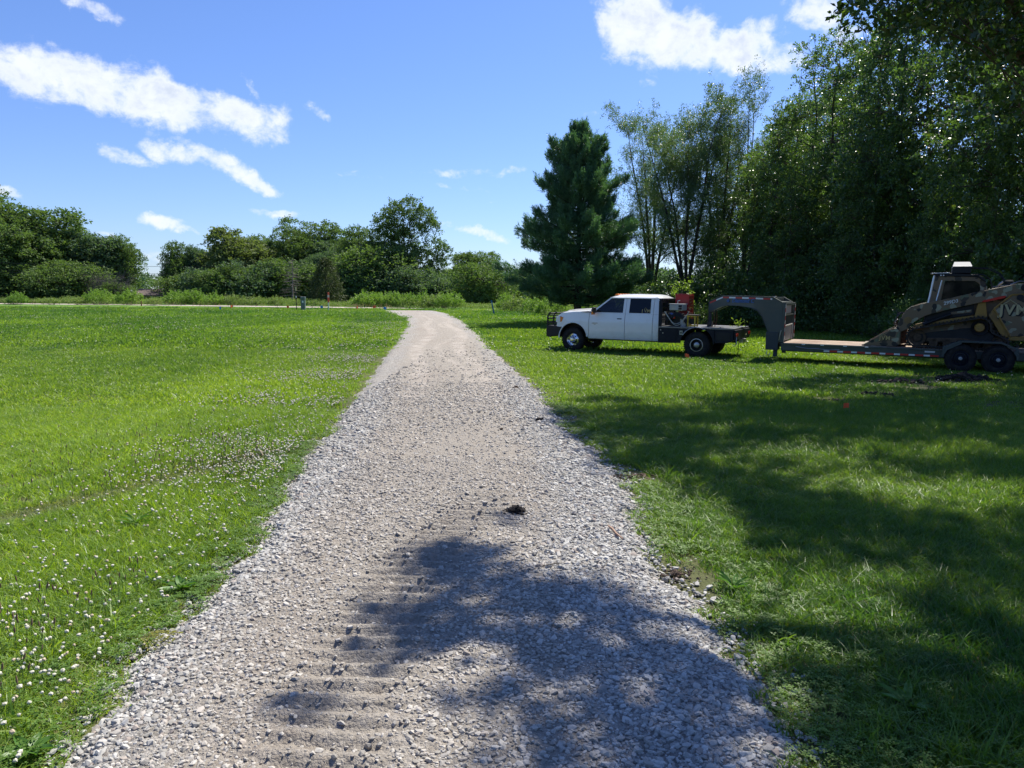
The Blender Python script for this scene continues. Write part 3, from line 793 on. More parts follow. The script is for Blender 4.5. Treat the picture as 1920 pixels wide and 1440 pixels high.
def dome_lobes(seed, n, cx, cz, Rx, Rz, lr, flat=1.0, front=True):
    """lobe centres spread over a dome-shaped envelope"""
    r = np.random.default_rng(seed); out = []
    for k in range(n):
        d = r.normal(0, 1, 3); d /= np.linalg.norm(d); d[2] = d[2]*0.9+0.15
        s = r.uniform(0.55, 0.95); q = lr*r.uniform(0.7, 1.3)
        out.append((cx+d[0]*s*Rx, d[1]*s*Rx*0.8, cz+d[2]*s*Rz, q, q, q*0.75*flat))
    out.append((cx, 0, cz, Rx*.6, Rx*.55, Rz*.6))
    return out

# ---- far trees beyond the lawn (about 150 m away): five crowns shared by all
def far_spec(seed, H, Rx, cz, Rz, n, lr, material, leaf=0.40, ns=1200, per=24, **kw):
    return finish(lobed_tree(seed, H, max(1.2, cz-Rz*.8), dome_lobes(seed, n, 0, cz, Rx, Rz, lr), material, leaf, ns, per, 1.5, BARK, 0.4, 0.6, 0.35, 0.2, 0.26, name='crown', **kw))
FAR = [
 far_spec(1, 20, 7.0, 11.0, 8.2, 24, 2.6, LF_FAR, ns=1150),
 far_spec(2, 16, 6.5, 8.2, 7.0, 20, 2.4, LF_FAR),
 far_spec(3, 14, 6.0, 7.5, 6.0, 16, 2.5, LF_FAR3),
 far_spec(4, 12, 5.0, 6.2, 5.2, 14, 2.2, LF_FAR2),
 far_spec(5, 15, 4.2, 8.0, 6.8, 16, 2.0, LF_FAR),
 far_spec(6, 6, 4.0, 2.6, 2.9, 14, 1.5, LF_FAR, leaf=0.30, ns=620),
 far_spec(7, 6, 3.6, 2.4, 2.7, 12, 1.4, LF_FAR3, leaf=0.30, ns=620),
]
HZ = lambda px: 552 + (px-960)*math.tan(ROLL)*1.0
def far_at(kind, spec, px, top, Y, Hm, label, rz=0.0, group=None, wide=1.0, cat='tree'):
    """tree at distance Y whose crown reaches photograph height top; Hm = model height"""
    h = (HZ(px)-top)*Y/FPX + CAM_H
    s = h/Hm
    return place_tree(kind, FAR[spec], (at(px, Y), Y, 0.0), label, cat, group, (s*wide*1.3, s*wide*1.3, s), rz)
TL = [ # px, top, spec, Y, rz, wide, label
 (-15,366,0,150,0.3,.85,'tall rounded shade tree at the left edge of the tree line'),
 (62,366,4,150,1.2,1.0,'high crowned tree with an open leafy top in the left group'),
 (20,415,1,143,2.0,.9,'bushy low-skirted tree standing in front of the tall left edge tree'),
 (105,408,1,152,4.0,.8,'broad tree on the shoulder where the left group starts to fall'),
 (150,424,0,158,5.1,.75,'round-topped tree halfway down the slope of the left group'),
 (192,436,2,156,0.9,.9,'blue-green tree next to last in the left group'),
 (238,450,1,154,2.6,.58,'last tree of the left group, its thin branches reaching over the gap'),
 (135,500,5,142,0.5,1.0,'dark spreading shrub tree low under the left group'),
 (350,462,1,158,3.3,.62,'dark round tree right of the gap in the tree line'),
 (385,462,2,160,0.4,.55,'narrow dark tree between the gap and the olive tree'),
 (420,458,4,166,0.4,.8,'small dark tree showing behind the olive tree'),
 (452,448,3,154,1.0,.95,'olive coloured tree paler than those around it'),
 (490,450,1,160,2.2,.8,'dark tree between the olive tree and the wide middle tree'),
 (545,426,0,162,1.9,.85,'wide dark green tree with the highest dome of the middle group'),
 (590,428,1,165,0.2,.85,'right-hand dome of the wide middle group of trees'),
 (632,445,2,162,5.6,.7,'sloping tree on the right shoulder of the middle group'),
 (600,470,2,150,3.9,.62,'grey-green tree in front of the middle group, behind the cedar'),
 (690,435,1,156,3.0,.66,'tree leaning against the left side of the great maple'),
 (470,500,6,140,0.0,.9,'low olive shrub tree under the pale olive tree'),
 (382,512,6,141,1.5,.85,'rusty olive bush just right of the gap in the trees'),
 (432,508,5,139,2.5,.9,'dark rounded bush between rusty bush and low olive shrub'),
 (510,510,5,143,2.5,.8,'dark green bush left of the bare dead conifer'),
 (760,470,1,147,2.9,.62,'low dense tree at the foot of the great maple'),
 (700,478,5,146,1.1,1.0,'rounded thicket tree at the left foot of the great maple'),
 (832,505,2,176,2.2,.8,'small far tree just right of the great maple'),
 (868,508,3,188,0.7,.8,'far low tree between the great maple and the blue-green tree'),
 (893,458,4,160,1.4,.85,'blue-green upright tree alone in the gap left of the pine'),
 (925,492,1,135,4.4,.8,'dark tree close by the left side of the big pine'),
 (893,505,5,128,0.3,1.0,'yellow-green leafy thicket below the blue-green tree'),
 (985,500,2,150,4.4,.8,'dark tree half hidden by the big pine'),
]
THK = ((-30,5,500,'dark thicket under the tall shade tree at the left edge'),(8,6,512,'low thicket just inside the left edge of the view'),(48,5,505,'rounded thicket left of the bluish weed clump'),(80,6,515,'thicket between bluish weed clump and pale green bush'),(112,5,508,'dark thicket behind the weeds left of the pale green bush'),(165,6,518,'low thicket beside the leafless purple bush'),
 (218,5,535,'small thicket at the foot of the last tree of the left group'),(352,5,520,'thicket at the foot of the dark round tree right of the gap'),(456,5,512,'thicket below the olive coloured tree'),(488,6,505,'thicket between olive tree and bare dead conifer'),(535,5,498,'dark thicket right behind the bare dead conifer'),(572,6,505,'thicket between bare dead conifer and squat cedar'),
 (640,6,505,'thicket just right of the squat cedar'),(664,5,512,'low thicket between squat cedar and great maple'),(730,6,500,'thicket under the left limbs of the great maple'),(785,6,510,'thicket under the right limbs of the great maple'),(812,5,518,'thicket behind the pale metal roof'),(842,6,522,'low thicket behind the right end of the pale metal roof'),
 (912,6,515,'low thicket right of the yellow-green one'),(940,5,520,'thicket at the left skirt of the big pine'),(1000,6,528,'thicket seen under the left boughs of the pine'),(1060,5,530,'thicket seen beside the pine trunk'),(1110,6,525,'thicket seen under the right boughs of the pine'),(1150,5,520,'thicket behind the truck hood under the pine'),(1190,6,505,'thicket between pine and feathery trees'))
for q_, (px_, sk_, tp_, lb_) in enumerate(THK):
    TL.append((px_, tp_, sk_, 146+6*math.sin(q_*2.9), q_*1.3, 1.05, lb_))
HM = [20.0, 15.8, 14.0, 11.8, 15.6, 6.1, 5.6]
for (px, top, sp_, Y_, rz_, wd, lab) in TL:
    far_at('shade_tree' if sp_ < 5 else 'thicket_tree', sp_, px, top, Y_, HM[sp_], lab, rz_, 'trees beyond the lawn', wd)
# the great maple: two-headed crown with sky gaps, built on its own
def maple():
    r = np.random.default_rng(77)
    lob = [(-3.6,0,16.5,2.6,2.6,3.0),(-5.2,.5,13.8,2.4,2.4,2.2),(-1.6,0,19.0,2.2,2.2,2.3),(1.6,0,19.8,2.6,2.6,2.4),(4.2,0,18.0,2.4,2.4,2.6),(6.0,0,16.0,1.7,1.7,2.0),
           (2.6,-.5,15.6,2.2,2.0,1.6),(-1.4,-.5,15.0,2.3,2.2,1.5),(6.8,0,12.0,2.0,2.0,2.0),(8.6,0,10.4,1.8,1.8,1.9),(7.8,.4,7.6,2.0,2,2.0),(-6.6,0,11.0,2.4,2.4,2.0),(-8.6,0,9.4,2.0,2,1.8),
           (-3.2,-1,10.8,2.8,2.4,2.0),(.8,-1.5,10.2,2.9,2.4,2.2),(4.2,-1,9.2,2.4,2.4,2.2),(-7.4,0,6.4,2.6,2.4,2.2),(-3.4,-1.8,6.2,2.8,2.4,2.6),(1.2,-2,5.6,3.0,2.6,2.8),(5.4,-1,5.4,2.6,2.4,2.6),(-9.0,0,12.2,1.4,1.4,1.5),
           (0,1,12.5,3,2.5,3)]
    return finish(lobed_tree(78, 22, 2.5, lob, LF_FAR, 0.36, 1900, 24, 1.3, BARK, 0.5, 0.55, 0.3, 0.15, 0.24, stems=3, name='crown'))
e = place_tree('maple_tree', maple(), (at(757, 152), 152, 0), 'great maple with a two-headed crown, the tallest tree beyond the lawn', 'tree', 'trees beyond the lawn')
e.scale = (0.94, 0.94, 0.93)

# cedar in front, bare conifer beside it
def cone_tree(seed, H, Rb, material, n, per, leaf, base=0.3, pw=0.9):
    r = np.random.default_rng(seed); mb = MB(); mb.tube(curve_pts((0, 0, 0), (0, 0, H*0.93), 0, 5), [.16, .13, .1, .06, .02], 6)
    zf = r.uniform(0, 1, n)**1.25; z = base+(H-base)*zf; rad = Rb*(1-zf)**pw*(0.8+0.35*r.uniform(size=n)); a = r.uniform(0, 2*PI, n)
    q = r.uniform(0.55, 1, n); O = np.stack([rad*q*np.cos(a), rad*q*np.sin(a), z], -1)
    Dn = unit(np.stack([np.cos(a)*.6, np.sin(a)*.6, np.full(n, 1.0)], -1)+r.normal(0, .25, (n, 3)))
    return finish((mb, crown_mesh('crown', sprays(r, O, Dn, 0.7, per, leaf, 0.0, 0.22, 0.2), material), BARK))
place_tree('cedar_tree', cone_tree(5, 7.2, 3.3, NEEDLE_RED, 900, 20, 0.20, 0.1, 0.62), (at(613, 121), 121, 0), 'squat dark cedar behind the orange-topped marker post', 'tree', scale=(1, 1, 0.98))
def dead_tree():
    r = np.random.default_rng(9); mb = MB(); mb.tube(curve_pts((0, 0, 0), (0.1, 0, 8.0), 0, 6, .04, r), [.15, .13, .1, .07, .045, .015], 6)
    tw = MB()
    for k in range(70):
        z = r.uniform(1.0, 7.7); a = r.uniform(0, 6.28); L = (8.3-z)*0.30+0.4
        e_ = np.array([L*math.cos(a), L*math.sin(a), z-L*0.12]); tw.tube(curve_pts((0, 0, z), e_, -.06, 4), [.035, .025, .016, .006], 4, False)
        for q in range(4):
            f = r.uniform(.3, 1); p = np.array([e_[0]*f, e_[1]*f, z-L*.12*f]); tw.tube([p, p+r.normal(0, .28, 3)], [.013, .004], 3, False)
    return mb, tw
mb, tw = dead_tree()
e = empty('dead_conifer', (at(551, 128), 128, 0), (0, 0, 0), 'bare grey dead conifer standing left of the squat cedar', 'tree')
mb.build('trunk', BARK_DEAD, e, smooth=True, fix=False); tw.build('branch', BARK_DEAD, e, fix=False, kind='stuff')
# bare purple-grey thicket under left group
r = np.random.default_rng(14); tw = MB()
for k in range(230):
    a = r.uniform(0, 6.28); b0 = np.array([r.uniform(-2.6, 2.6), r.uniform(-1, 1), 0]); L = r.uniform(3.0, 7.2)
    e_ = b0+np.array([math.cos(a)*L*.5, math.sin(a)*L*.3, L*.85]); tw.tube(curve_pts(b0, e_, .5, 4, .15, r), [.03, .022, .016, .006], 3, False)
    for q in range(5):
        f = r.uniform(.35, 1); p = b0*(1-f)+e_*f; tw.tube([p, p+r.normal(0, .55, 3)], [.016, .005], 3, False)
tag(tw.build('bare_bush', mat('twig_purple', (0.135, 0.105, 0.115), 0.9), None, fix=False), 'leafless purple-grey bush under the left group of trees', 'bush').location = (at(205, 140), 140, 0)
bpy.context.view_layer.objects.active = None

# far wooded ridge seen through the gap, and everywhere behind the tree line
r = np.random.default_rng(3); n = 2600
x = r.uniform(-420, 330, n); y = 420+r.uniform(0, 60, n); hh = 10+4.5*np.sin(x*0.031)+3*np.sin(x*0.083+1)+r.uniform(-1.5, 1.5, n)
O = np.stack([x, y, r.uniform(0.5, 1, n)*hh], -1)
Dn = unit(r.normal(0, 1, (n, 3))+np.array([0, -.4, .6]))
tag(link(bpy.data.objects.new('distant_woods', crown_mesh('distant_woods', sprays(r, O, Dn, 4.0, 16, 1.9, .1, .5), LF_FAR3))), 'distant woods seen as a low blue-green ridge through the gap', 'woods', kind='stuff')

# ---- roadside weeds and bushes
def bush_spec(seed, Rb, H, material, n=150, per=22, leaf=0.11, ln=0.6):
    r = np.random.default_rng(seed); mb = MB(); Q = []
    a = r.uniform(0, 2*PI, n); q = np.sqrt(r.uniform(size=n)); zt = H*(0.35+0.65*(1-q**2))*r.uniform(.7, 1.05, n)
    O = np.stack([Rb*q*np.cos(a), Rb*q*np.sin(a), zt*r.uniform(.25, .9, n)], -1)
    Dn = unit(np.stack([np.cos(a)*q*.5, np.sin(a)*q*.5, np.ones(n)], -1)+r.normal(0, .15, (n, 3)))
    for k in range(0, n, 5): mb.tube([(O[k, 0]*.4, O[k, 1]*.4, 0), O[k], O[k]+Dn[k]*ln], [.016, .01, .004], 3, False)
    me, _ = finish((mb, None, BARK_PALE))
    return me, crown_mesh('foliage', sprays(r, O, Dn, ln, per, leaf, 0.0, 0.16, .5, .45), material)
BU = [bush_spec(51, 1.5, 2.3, LF_BUSH, 190, 24, .17), bush_spec(52, 1.9, 2.5, LF_BUSH, 230, 24, .17), bush_spec(53, 1.2, 1.7, LF_WEED, 130, 20, .15), bush_spec(54, 1.4, 2.6, LF_BUSH, 200, 24, .16)]
BL = [(38,543,'bluish weed clump by the road at the left edge',3,118,.95),(192,535,'pale green bush below the bare purple bush',1,122,.9),(246,540,'bright bush left of the brown roof',0,121,1.0),
 (340,538,'bright bush in front of the right end of the brown roof',1,122,1.0),(368,537,'tallest bright bush below the rusty olive bush',3,122,1.0),(405,546,'low light green bush right of the tallest roadside bush',0,120,1.0),(440,548,'small light bush below the dark rounded bush',2,120,1.1),
 (22,556,'low weedy bush at the far left of the verge',2,119,1),(100,556,'low weedy bush left of the pale green bush',2,119,1.2),(150,556,'weedy bush beneath the falling left group',2,120,1.3),(290,556,'low bush in front of the brown roof',2,118,1.1),
 (480,552,'green weed bush left of the thin striped pole',2,119,1.2),(520,553,'weed bush beside the thin striped pole',2,118,1.1),
 (684,543,'first bright bush right of the cedar',0,110,1.0),(708,541,'second bright bush right of the cedar',1,112,.95),(738,542,'leafy bush beneath the great maple',3,110,.9),(762,542,'bright round bush under the right side of the great maple',1,109,.85),
 (795,544,'bush standing before the pale metal roof',0,108,.95),(842,541,'round bush at the right end of the pale metal roof',1,104,.85),(822,546,'low bush between pale roof and round bush',2,106,1.1),
 (948,545,'light bush just left of the big pine',3,92,.8),(968,549,'weed bush below the left skirt of the pine',2,86,1.0),(1000,552,'weed bush under the pine, left of its trunk',0,80,.8),(1022,556,'yellow-green bush beside the pine trunk',0,72,.72),(1048,556,'yellow-green weed bush left of the pine trunk',3,70,.66),
 (1100,560,'pale weed bush right of the pine trunk',0,68,.7),(1130,560,'pale weed bush behind the white cab roof',3,68,.62)]
for (px, top, lab, k, Y_, wd) in BL:
    Hm = (2.55, 2.75, 1.95, 2.85)[k]; h = (HZ(px)-top)*Y_/FPX+CAM_H; s = max(.4, h/Hm)
    place_tree('roadside_bush', BU[k], (at(px, Y_), Y_, 0), lab, 'bush', 'bushes along the road', (s*wd*1.15, s*wd*1.15, s), px*0.37, 'foliage')
# the weedy verge itself
r = np.random.default_rng(61)
def verge(n, x0, x1, yf, dy, h0, material, leaf, name, lab):
    x = r.uniform(x0, x1, n); y = yf(x)+r.uniform(0, dy, n); H = h0*(0.75+0.35*np.sin(x*.31)+.25*np.sin(x*.83+2)+r.uniform(-.3, .3, n))
    O = np.stack([x, y, H*r.uniform(0, .55, n)], -1); Dn = unit(np.array([0, 0, 1.0])+r.normal(0, .22, (n, 3)))
    return tag(link(bpy.data.objects.new(name, crown_mesh(name, sprays(r, O, Dn, .55, 12, leaf, 0, .2, .4, .4), material))), lab, 'weeds', kind='stuff')
yl = lambda x: np.interp(x, [-190, -60, -20, 0, 70], [157, 125, 111, Y_END+5, 104])
verge(9500, -110, -12, lambda x: yl(x)-1, 9, 1.15, LF_WEED, .17, 'weeds', 'waist-high weeds and grasses along the far side of the lane')
verge(2200, -12, 14, lambda x: yl(x)+1.5, 9, 0.8, LF_WEED, .17, 'weeds', 'low weeds where the drive meets the lane')
verge(3600, 3, 30, lambda x: 62-0.0*x+r.uniform(0, 26, len(x)), 4, .5, LF_WEED, .10, 'weeds', 'rough weeds beneath and behind the pine')
n = 260; x = np.concatenate([r.uniform(-95, -20, 200), r.uniform(-24, -16, 60)]); y = yl(x)-7-r.uniform(-2, .5, 260)
O = np.stack([x, y, np.zeros(n)], -1); Dn = unit(np.array([0, 0, 1.0])+r.normal(0, .2, (n, 3)))
tag(link(bpy.data.objects.new('dry_weeds', crown_mesh('dry_weeds', sprays(r, O, Dn, .5, 9, .14, 0, .12, .3, .3), leaf_mat('dry', (.13, .09, .06), (.30, .23, .15), .2, .8, 1)))), 'brown dry weeds along the near side of the lane', 'weeds', kind='stuff')

# ---- the big pine
def pine(seed=4, H=14.6, Rb=6.3):
    r = np.random.default_rng(seed); mb = MB(); tp = curve_pts((0, 0, 0), (0.15, 0, H-.2), 0, 9, .05, r)
    mb.tube(tp, [.33, .29, .26, .22, .18, .14, .10, .06, .02], 9); O, Dn = [], []
    z = 1.7; k = 0
    while z < H-0.3:
        f = (z-1.7)/(H-1.7)
        env = Rb*(1-f)**0.72*(1.0 if f > .05 else .9) * (0.84+0.22*math.sin(z*2.1+1.0)+0.13*r.normal())
        nb = int(8 if f < .6 else 7)
        for q in range(nb):
            a = 2*PI*(q+.5*(k % 2))/nb + r.normal(0, .16); L = max(.5, env*r.uniform(.74, 1.12)); up = 0.06+.66*f**1.4
            if f > .86: L *= .9
            st = np.array([0, 0, z+r.uniform(-.2, .2)]); en = st+np.array([L*math.cos(a), L*math.sin(a), L*(up*.62)+0.02*L*L*.6])
            mid = (st+en)/2+np.array([0, 0, -.07*L]); mb.tube([st, mid, en], [.06*(1-f)+.02, .035, .012], 5, False)
            nt = int(38*L+18)
            for j in range(nt):
                g = math.sqrt(r.uniform(.05, 1.0)); p = st*(1-g)**2+2*mid*g*(1-g)+en*g*g
                wdt = .55*L**.6*(1.12-g)+.1; p = p+np.array([-math.sin(a), math.cos(a), 0])*r.uniform(-1, 1)*wdt*(.95-.45*g)+np.array([0, 0, r.normal(.12, .20)])
                O.append(p); Dn.append(np.array([math.cos(a)*.9, math.sin(a)*.9, .55+f*1.2])+r.normal(0, .34, 3))
        z += 0.56*(1-.35*f); k += 1
    for j in range(16): O.append(np.array([.15, 0, H-.9+j*.05])+r.normal(0, .1, 3)); Dn.append(np.array([0, 0, 1])+r.normal(0, .4, 3))
    O = np.array(O); Dn = unit(np.array(Dn)); n = len(O); per = 15
    t_ = r.uniform(-.05, .36, (n, per)); base = O[:, None]+Dn[:, None]*t_[..., None]
    A = unit(Dn[:, None]*1.0+r.normal(0, .55, (n, per, 3))); Nn = unit(r.normal(0, 1, (n, per, 3)))
    L = r.uniform(.15, .30, (n, per)); return finish((mb, crown_mesh('crown', leaf_quads(base.reshape(-1, 3), A.reshape(-1, 3), Nn.reshape(-1, 3), L.ravel(), np.full(n*per, .034)), NEEDLE), BARK))
PINE_Y = 52.0
place_tree('pine_tree', pine(), (at(1082, PINE_Y), PINE_Y, -0.05), 'big soft-needled pine standing alone behind the white truck', 'tree', scale=.905)

# ---- the wood on the right
def column_lobes(seed, H, Rx, base, n, lr):
    r = np.random.default_rng(seed); out = []
    for k in range(n):
        f = (k+.5)/n; z = base+(H-base)*f; a = r.uniform(0, 6.28)+k*2.4; env = Rx*(0.62+.55*math.sin(PI*min(1, f*.9+.12)))*(1-.62*f**2.2)
        q = lr*(1.1-.55*f)*r.uniform(.6, 1.25); s = max(0, env-q*.6); out.append((math.cos(a)*s*r.uniform(.5, 1), math.sin(a)*s*r.uniform(.5, 1), z, q*1.3, q*1.3, q*.72))
    out.append((0, 0, H*.97, lr*.32, lr*.32, lr*.9))
    return out
def wood(seed, H, Rx, base, n, lr, material, leaf=.18, ns=1250, per=24, ln=.66, **kw):
    return finish(lobed_tree(seed, H, base, column_lobes(seed, H, Rx, base, n, lr), material, leaf, ns, per, ln, kw.pop('bark', BARK), kw.pop('rad', .2), .74, .45, .22, kw.pop('spread', .22), name='crown', **kw))
WD = [wood(201, 18, 4.3, 2.5, 24, 1.9, LF_WOOD), wood(202, 18, 4.0, 3.0, 22, 1.8, LF_WOOD2, leaf=.16), wood(203, 18, 4.8, 1.8, 26, 2.0, LF_WOOD, leaf=.19, ns=1600),
      wood(204, 18, 3.4, 4.0, 20, 1.6, LF_WOOD2, leaf=.15, ns=1200)]
SH = [bush_spec(71, 1.6, 2.2, LF_WOOD, 210, 26, .12, .6), bush_spec(72, 1.9, 2.8, LF_WOOD2, 240, 26, .12, .7), bush_spec(73, 1.3, 1.5, LF_WOOD2, 160, 24, .10, .5)]
def willow(seed, H, fork, W_, ns, stems=4, material=LF_WILLOW):
    r = np.random.default_rng(seed); mb = MB(); Q = []
    for s_ in range(stems):
        a = s_*2*PI/stems+r.uniform(-.4, .4); sp_ = W_*r.uniform(.5, .95)
        tp = np.array([math.cos(a)*sp_, math.sin(a)*sp_*.7, H*r.uniform(.84, 1.0)]); base = np.array([math.cos(a)*.18, math.sin(a)*.18, 0])
        mid1 = base+(tp-base)*.25; mid1[:2] *= .45; mid2 = base+(tp-base)*.6; mid2[:2] *= .78
        P_ = [base, mid1, (mid1+mid2)/2+r.normal(0, .1, 3), mid2, (mid2+tp)/2+r.normal(0, .15, 3), tp]
        mb.tube(P_, [.19, .15, .12, .085, .05, .012], 7)
        for b_ in range(15):
            f = r.uniform(.26, .98); k = f*5; i0 = min(4, int(k)); st = P_[i0]*(1-(k-i0))+P_[i0+1]*(k-i0)
            aa = r.uniform(0, 6.28); L = r.uniform(1.4, 3.8)*(1.3-f*.75); en = st+np.array([math.cos(aa)*L*.95, math.sin(aa)*L*.8, L*.62])
            mb.tube([st, (st+en)/2+r.normal(0, .12, 3), en], [.045*(1.2-f), .028*(1.2-f), .008], 5, False)
            m_ = int(ns/stems/15); g = r.uniform(.15, 1.12, (m_, 1)); O = st+(en-st)*g+r.normal(0, .30, (m_, 3)); Dn = unit((en-st)*.5/L+r.normal(0, .35, (m_, 3))+np.array([0, 0, .35]))
            Q.append(sprays(r, O, Dn, (.62), 20, .13, .1, .24, .3, .42))
    return finish((mb, crown_mesh('crown', np.concatenate(Q), material), BARK))
WI = [willow(301, 16.5, 3, 5.2, 4300, 6), willow(302, 14, 3, 4.0, 2600, 5), willow(303, 18, 4, 1.3, 1000, 2)]

def wood_at(specs, k, px, top, Y_, label, rz=0, wide=1.0, Hm=18.6, kind='broadleaf_tree', group='trees of the wood'):
    h = (HZ(px)-top)*Y_/FPX+CAM_H; s = h/Hm
    return place_tree(kind, specs[k], (at(px, Y_), Y_, -.1), label, 'tree', group, (s*wide, s*wide, s), rz)
# sparse many-stemmed trees right of the pine
wood_at(WI, 0, 1282, 186, 56, 'many-stemmed grey-green tree with sky between its limbs, right of the pine', 0.4, .86, 17.3, 'willow_tree', None)
wood_at(WI, 1, 1218, 215, 61, 'thin feathery tree between the pine and the many-stemmed tree', 2.2, .75, 14.8, 'willow_tree', None)
wood_at(WI, 2, 1388, 150, 58, 'slim spire-like tree poking above its neighbours', 1.0, .75, 18.6, 'willow_tree', None)
wood_at(WI, 1, 1345, 200, 60, 'grey-green feathery tree left of the slim spire tree', 4.4, .8, 14.8, 'willow_tree', None)
WL = [ # k, px, top, Y, rz, wide
 (2,1415,285,57,2.2,.8,'leafy tree merging the feathery trees into the wood'),
 (1,1325,345,62,2.9,.8,'green tree low behind the many-stemmed tree'),
 (1,1440,215,50,0.2,.85,'light green tree filling the step right of the slim spire tree'),
 (0,1478,190,53,1.5,.8,'tree with its tip in the notch left of the tall wood front'),
 (3,1500,98,50,2.6,.95,'slender high tree forming the left front of the tall wood'),
 (1,1545,75,48,3.1,.9,'high light-leaved tree second along the tall wood front'),
 (0,1590,70,47,4.4,.9,'dark full tree third along the tall wood front'),
 (2,1470,330,46,1.1,.9,'dark bushy tree directly above the gooseneck of the trailer'),
 (2,1545,300,45,2.0,.85,'dark dense tree above the empty middle of the trailer deck'),
 (0,1400,300,52,5.0,.95,'bushy tree behind the tool chest on the truck'),
 (2,1340,395,54,3.3,.8,'low dark tree behind the white cab and headache rack'),
 (2,1620,40,44,0.7,.8,'big dark tree left of the machine cab'),
 (0,1665,5,41,1.9,.85,'tall tree rising straight behind the machine bucket'),
 (1,1715,-20,42,2.9,.9,'tall light-leaved tree behind the machine cab'),
 (2,1625,260,40,4.9,.7,'dense lower tree between bucket and wood edge'),
 (1,1765,-60,37,0.3,.85,'very tall tree above the lamp box of the machine'),
 (0,1815,-90,38,5.3,.9,'tall dark tree above the engine end of the machine'),
 (1,1862,-60,33,4.1,.8,'tall glittering tree behind the lift arms'),
 (2,1760,300,34,3.7,.62,'lower leafy tree right behind the machine cab'),
 (0,1900,-60,30,0.9,.85,'tall tree at the right edge behind the machine'),
 (1,1850,330,30,2.4,.62,'small leafy tree behind the raised arm at the right edge'),
 (2,1975,-200,27,1.4,.9,'broad tree just past the right edge of the view'),
 (0,2100,-260,27,1.4,1.0,'tall tree standing right of the trailer tail'),
]
for (k, px, top, Y_, rz_, wd, lab) in WL: wood_at(WD, k, px, top, Y_, lab, rz_, wd)
# rows deeper in the wood: nothing tells them apart
r = np.random.default_rng(8)
for q in range(9):
    px = 1400+q*24+r.uniform(-10, 10); Y_ = 60+r.uniform(0, 14)-(px-1400)*0.022
    wood_at(WD, int(r.integers(4)), px, 270+r.uniform(-30, 30)-max(0, px-1420)*0.75 if px < 1760 else -20, Y_, 'dark leafy tree deep inside the wood, its lower half lost behind nearer trees', r.uniform(0, 6.28), .95, group='trees deep in the wood')
# undergrowth along the wood edge
UL = [(1180,548,60,'dark shrub between the pine and the many-stemmed tree'),(1215,556,58,'shrub behind the headache rack of the truck'),(1262,500,56,'tall shrub at the feet of the many-stemmed tree'),(1310,505,55,'dark shrub behind the red tool chest'),(1345,540,53,'shrub seen under the gooseneck arch'),
 (1385,530,52,'dark leafy shrub under the gooseneck'),(1430,545,50,'shrub just behind the gooseneck riser'),(1475,560,48,'low shrub right of the gooseneck riser'),(1515,560,46,'leafy shrub behind the front of the bare deck'),(1555,565,44,'shrub behind the middle of the bare deck'),
 (1600,575,42,'round shrub close to the end of the bare deck'),(1640,570,40,'shrub behind the bucket tip'),(1680,560,38,'shrub behind the machine arms'),(1720,540,36,'shrub left of the machine cab'),(1800,500,33,'shrub behind the machine cab roof'),(1870,520,30,'shrub behind the machine engine'),(1910,560,28,'shrub at the right edge behind the trailer tail'),(1320,560,50,'light shrub beside the gooseneck coupler')]
for q, (px, top, Y_, lab) in enumerate(UL):
    k = q % 3; Hm = (2.5, 3.2, 1.8)[k]; h = max(1.0, (HZ(px)-top)*Y_/FPX+CAM_H); s = h/Hm
    place_tree('undergrowth_shrub', SH[k], (at(px, Y_), Y_, -.12), lab, 'shrub', 'undergrowth along the wood', (max(s, .9)*1.15, max(s, .9)*1.15, s), q*1.7, 'foliage')
# shaded forest floor thicket
n = 5200; x = r.uniform(9, 34, n); yb = np.interp(x, [9, 16, 22, 34], [56, 43, 33, 24]); y = yb+r.uniform(-1, 16, n)
O = np.stack([x, y, r.uniform(0, 1, n)**1.5*3.4], -1); Dn = unit(np.array([0, 0, .8])+r.normal(0, .4, (n, 3)))
tag(link(bpy.data.objects.new('undergrowth', crown_mesh('undergrowth', sprays(r, O, Dn, .8, 14, .15, .1, .3), LF_WOOD))), 'dark tangled undergrowth on the floor of the wood', 'undergrowth', kind='stuff')

# ---- the two great trees whose crowns hang over the foreground from the right (they cast the leafy shade)
SH_T = (SUNV.x/SUNV.z, SUNV.y/SUNV.z)
def in_poly(px, py, poly):
    c = np.zeros(len(px), bool); n = len(poly)
    for i in range(n):
        x1, y1 = poly[i]; x2, y2 = poly[(i+1) % n]
        k = ((y1 > py) != (y2 > py)) & (px < (x2-x1)*(py-y1)/((y2-y1) or 1e-9)+x1); c ^= k
    return c
def poly_ground(poly): return [tuple(G(*p)[:2]) for p in poly]
SHADE = [poly_ground(p) for p in (
 [(1075,775),(1150,745),(1260,765),(1330,748),(1410,745),(1470,722),(1560,706),(1700,704),(1920,716),(2300,730),(2300,900),(1900,900),(1200,890),(1165,850),(1105,815)],
 [(1200,880),(2300,880),(2300,1300),(1560,1300),(1490,1130),(1400,1050),(1390,1000),(1330,950),(1250,905)],
 [(1400,1290),(1560,1290),(2300,1250),(2300,1700),(1500,1700),(1390,1440)],
 [(815,1025),(900,1018),(980,990),(1050,1000),(1100,1020),(1140,1060),(1240,1110),(1300,1170),(1390,1290),(1500,1500),(1560,1700),(1100,1700),(1060,1480),(1090,1400),(1000,1360),(960,1310),(930,1270),(820,1262),(785,1215),(740,1178),(770,1160),(870,1165),(880,1130),(850,1085),(820,1060)],
 [(570,1345),(640,1310),(710,1310),(690,1340),(640,1358)])]
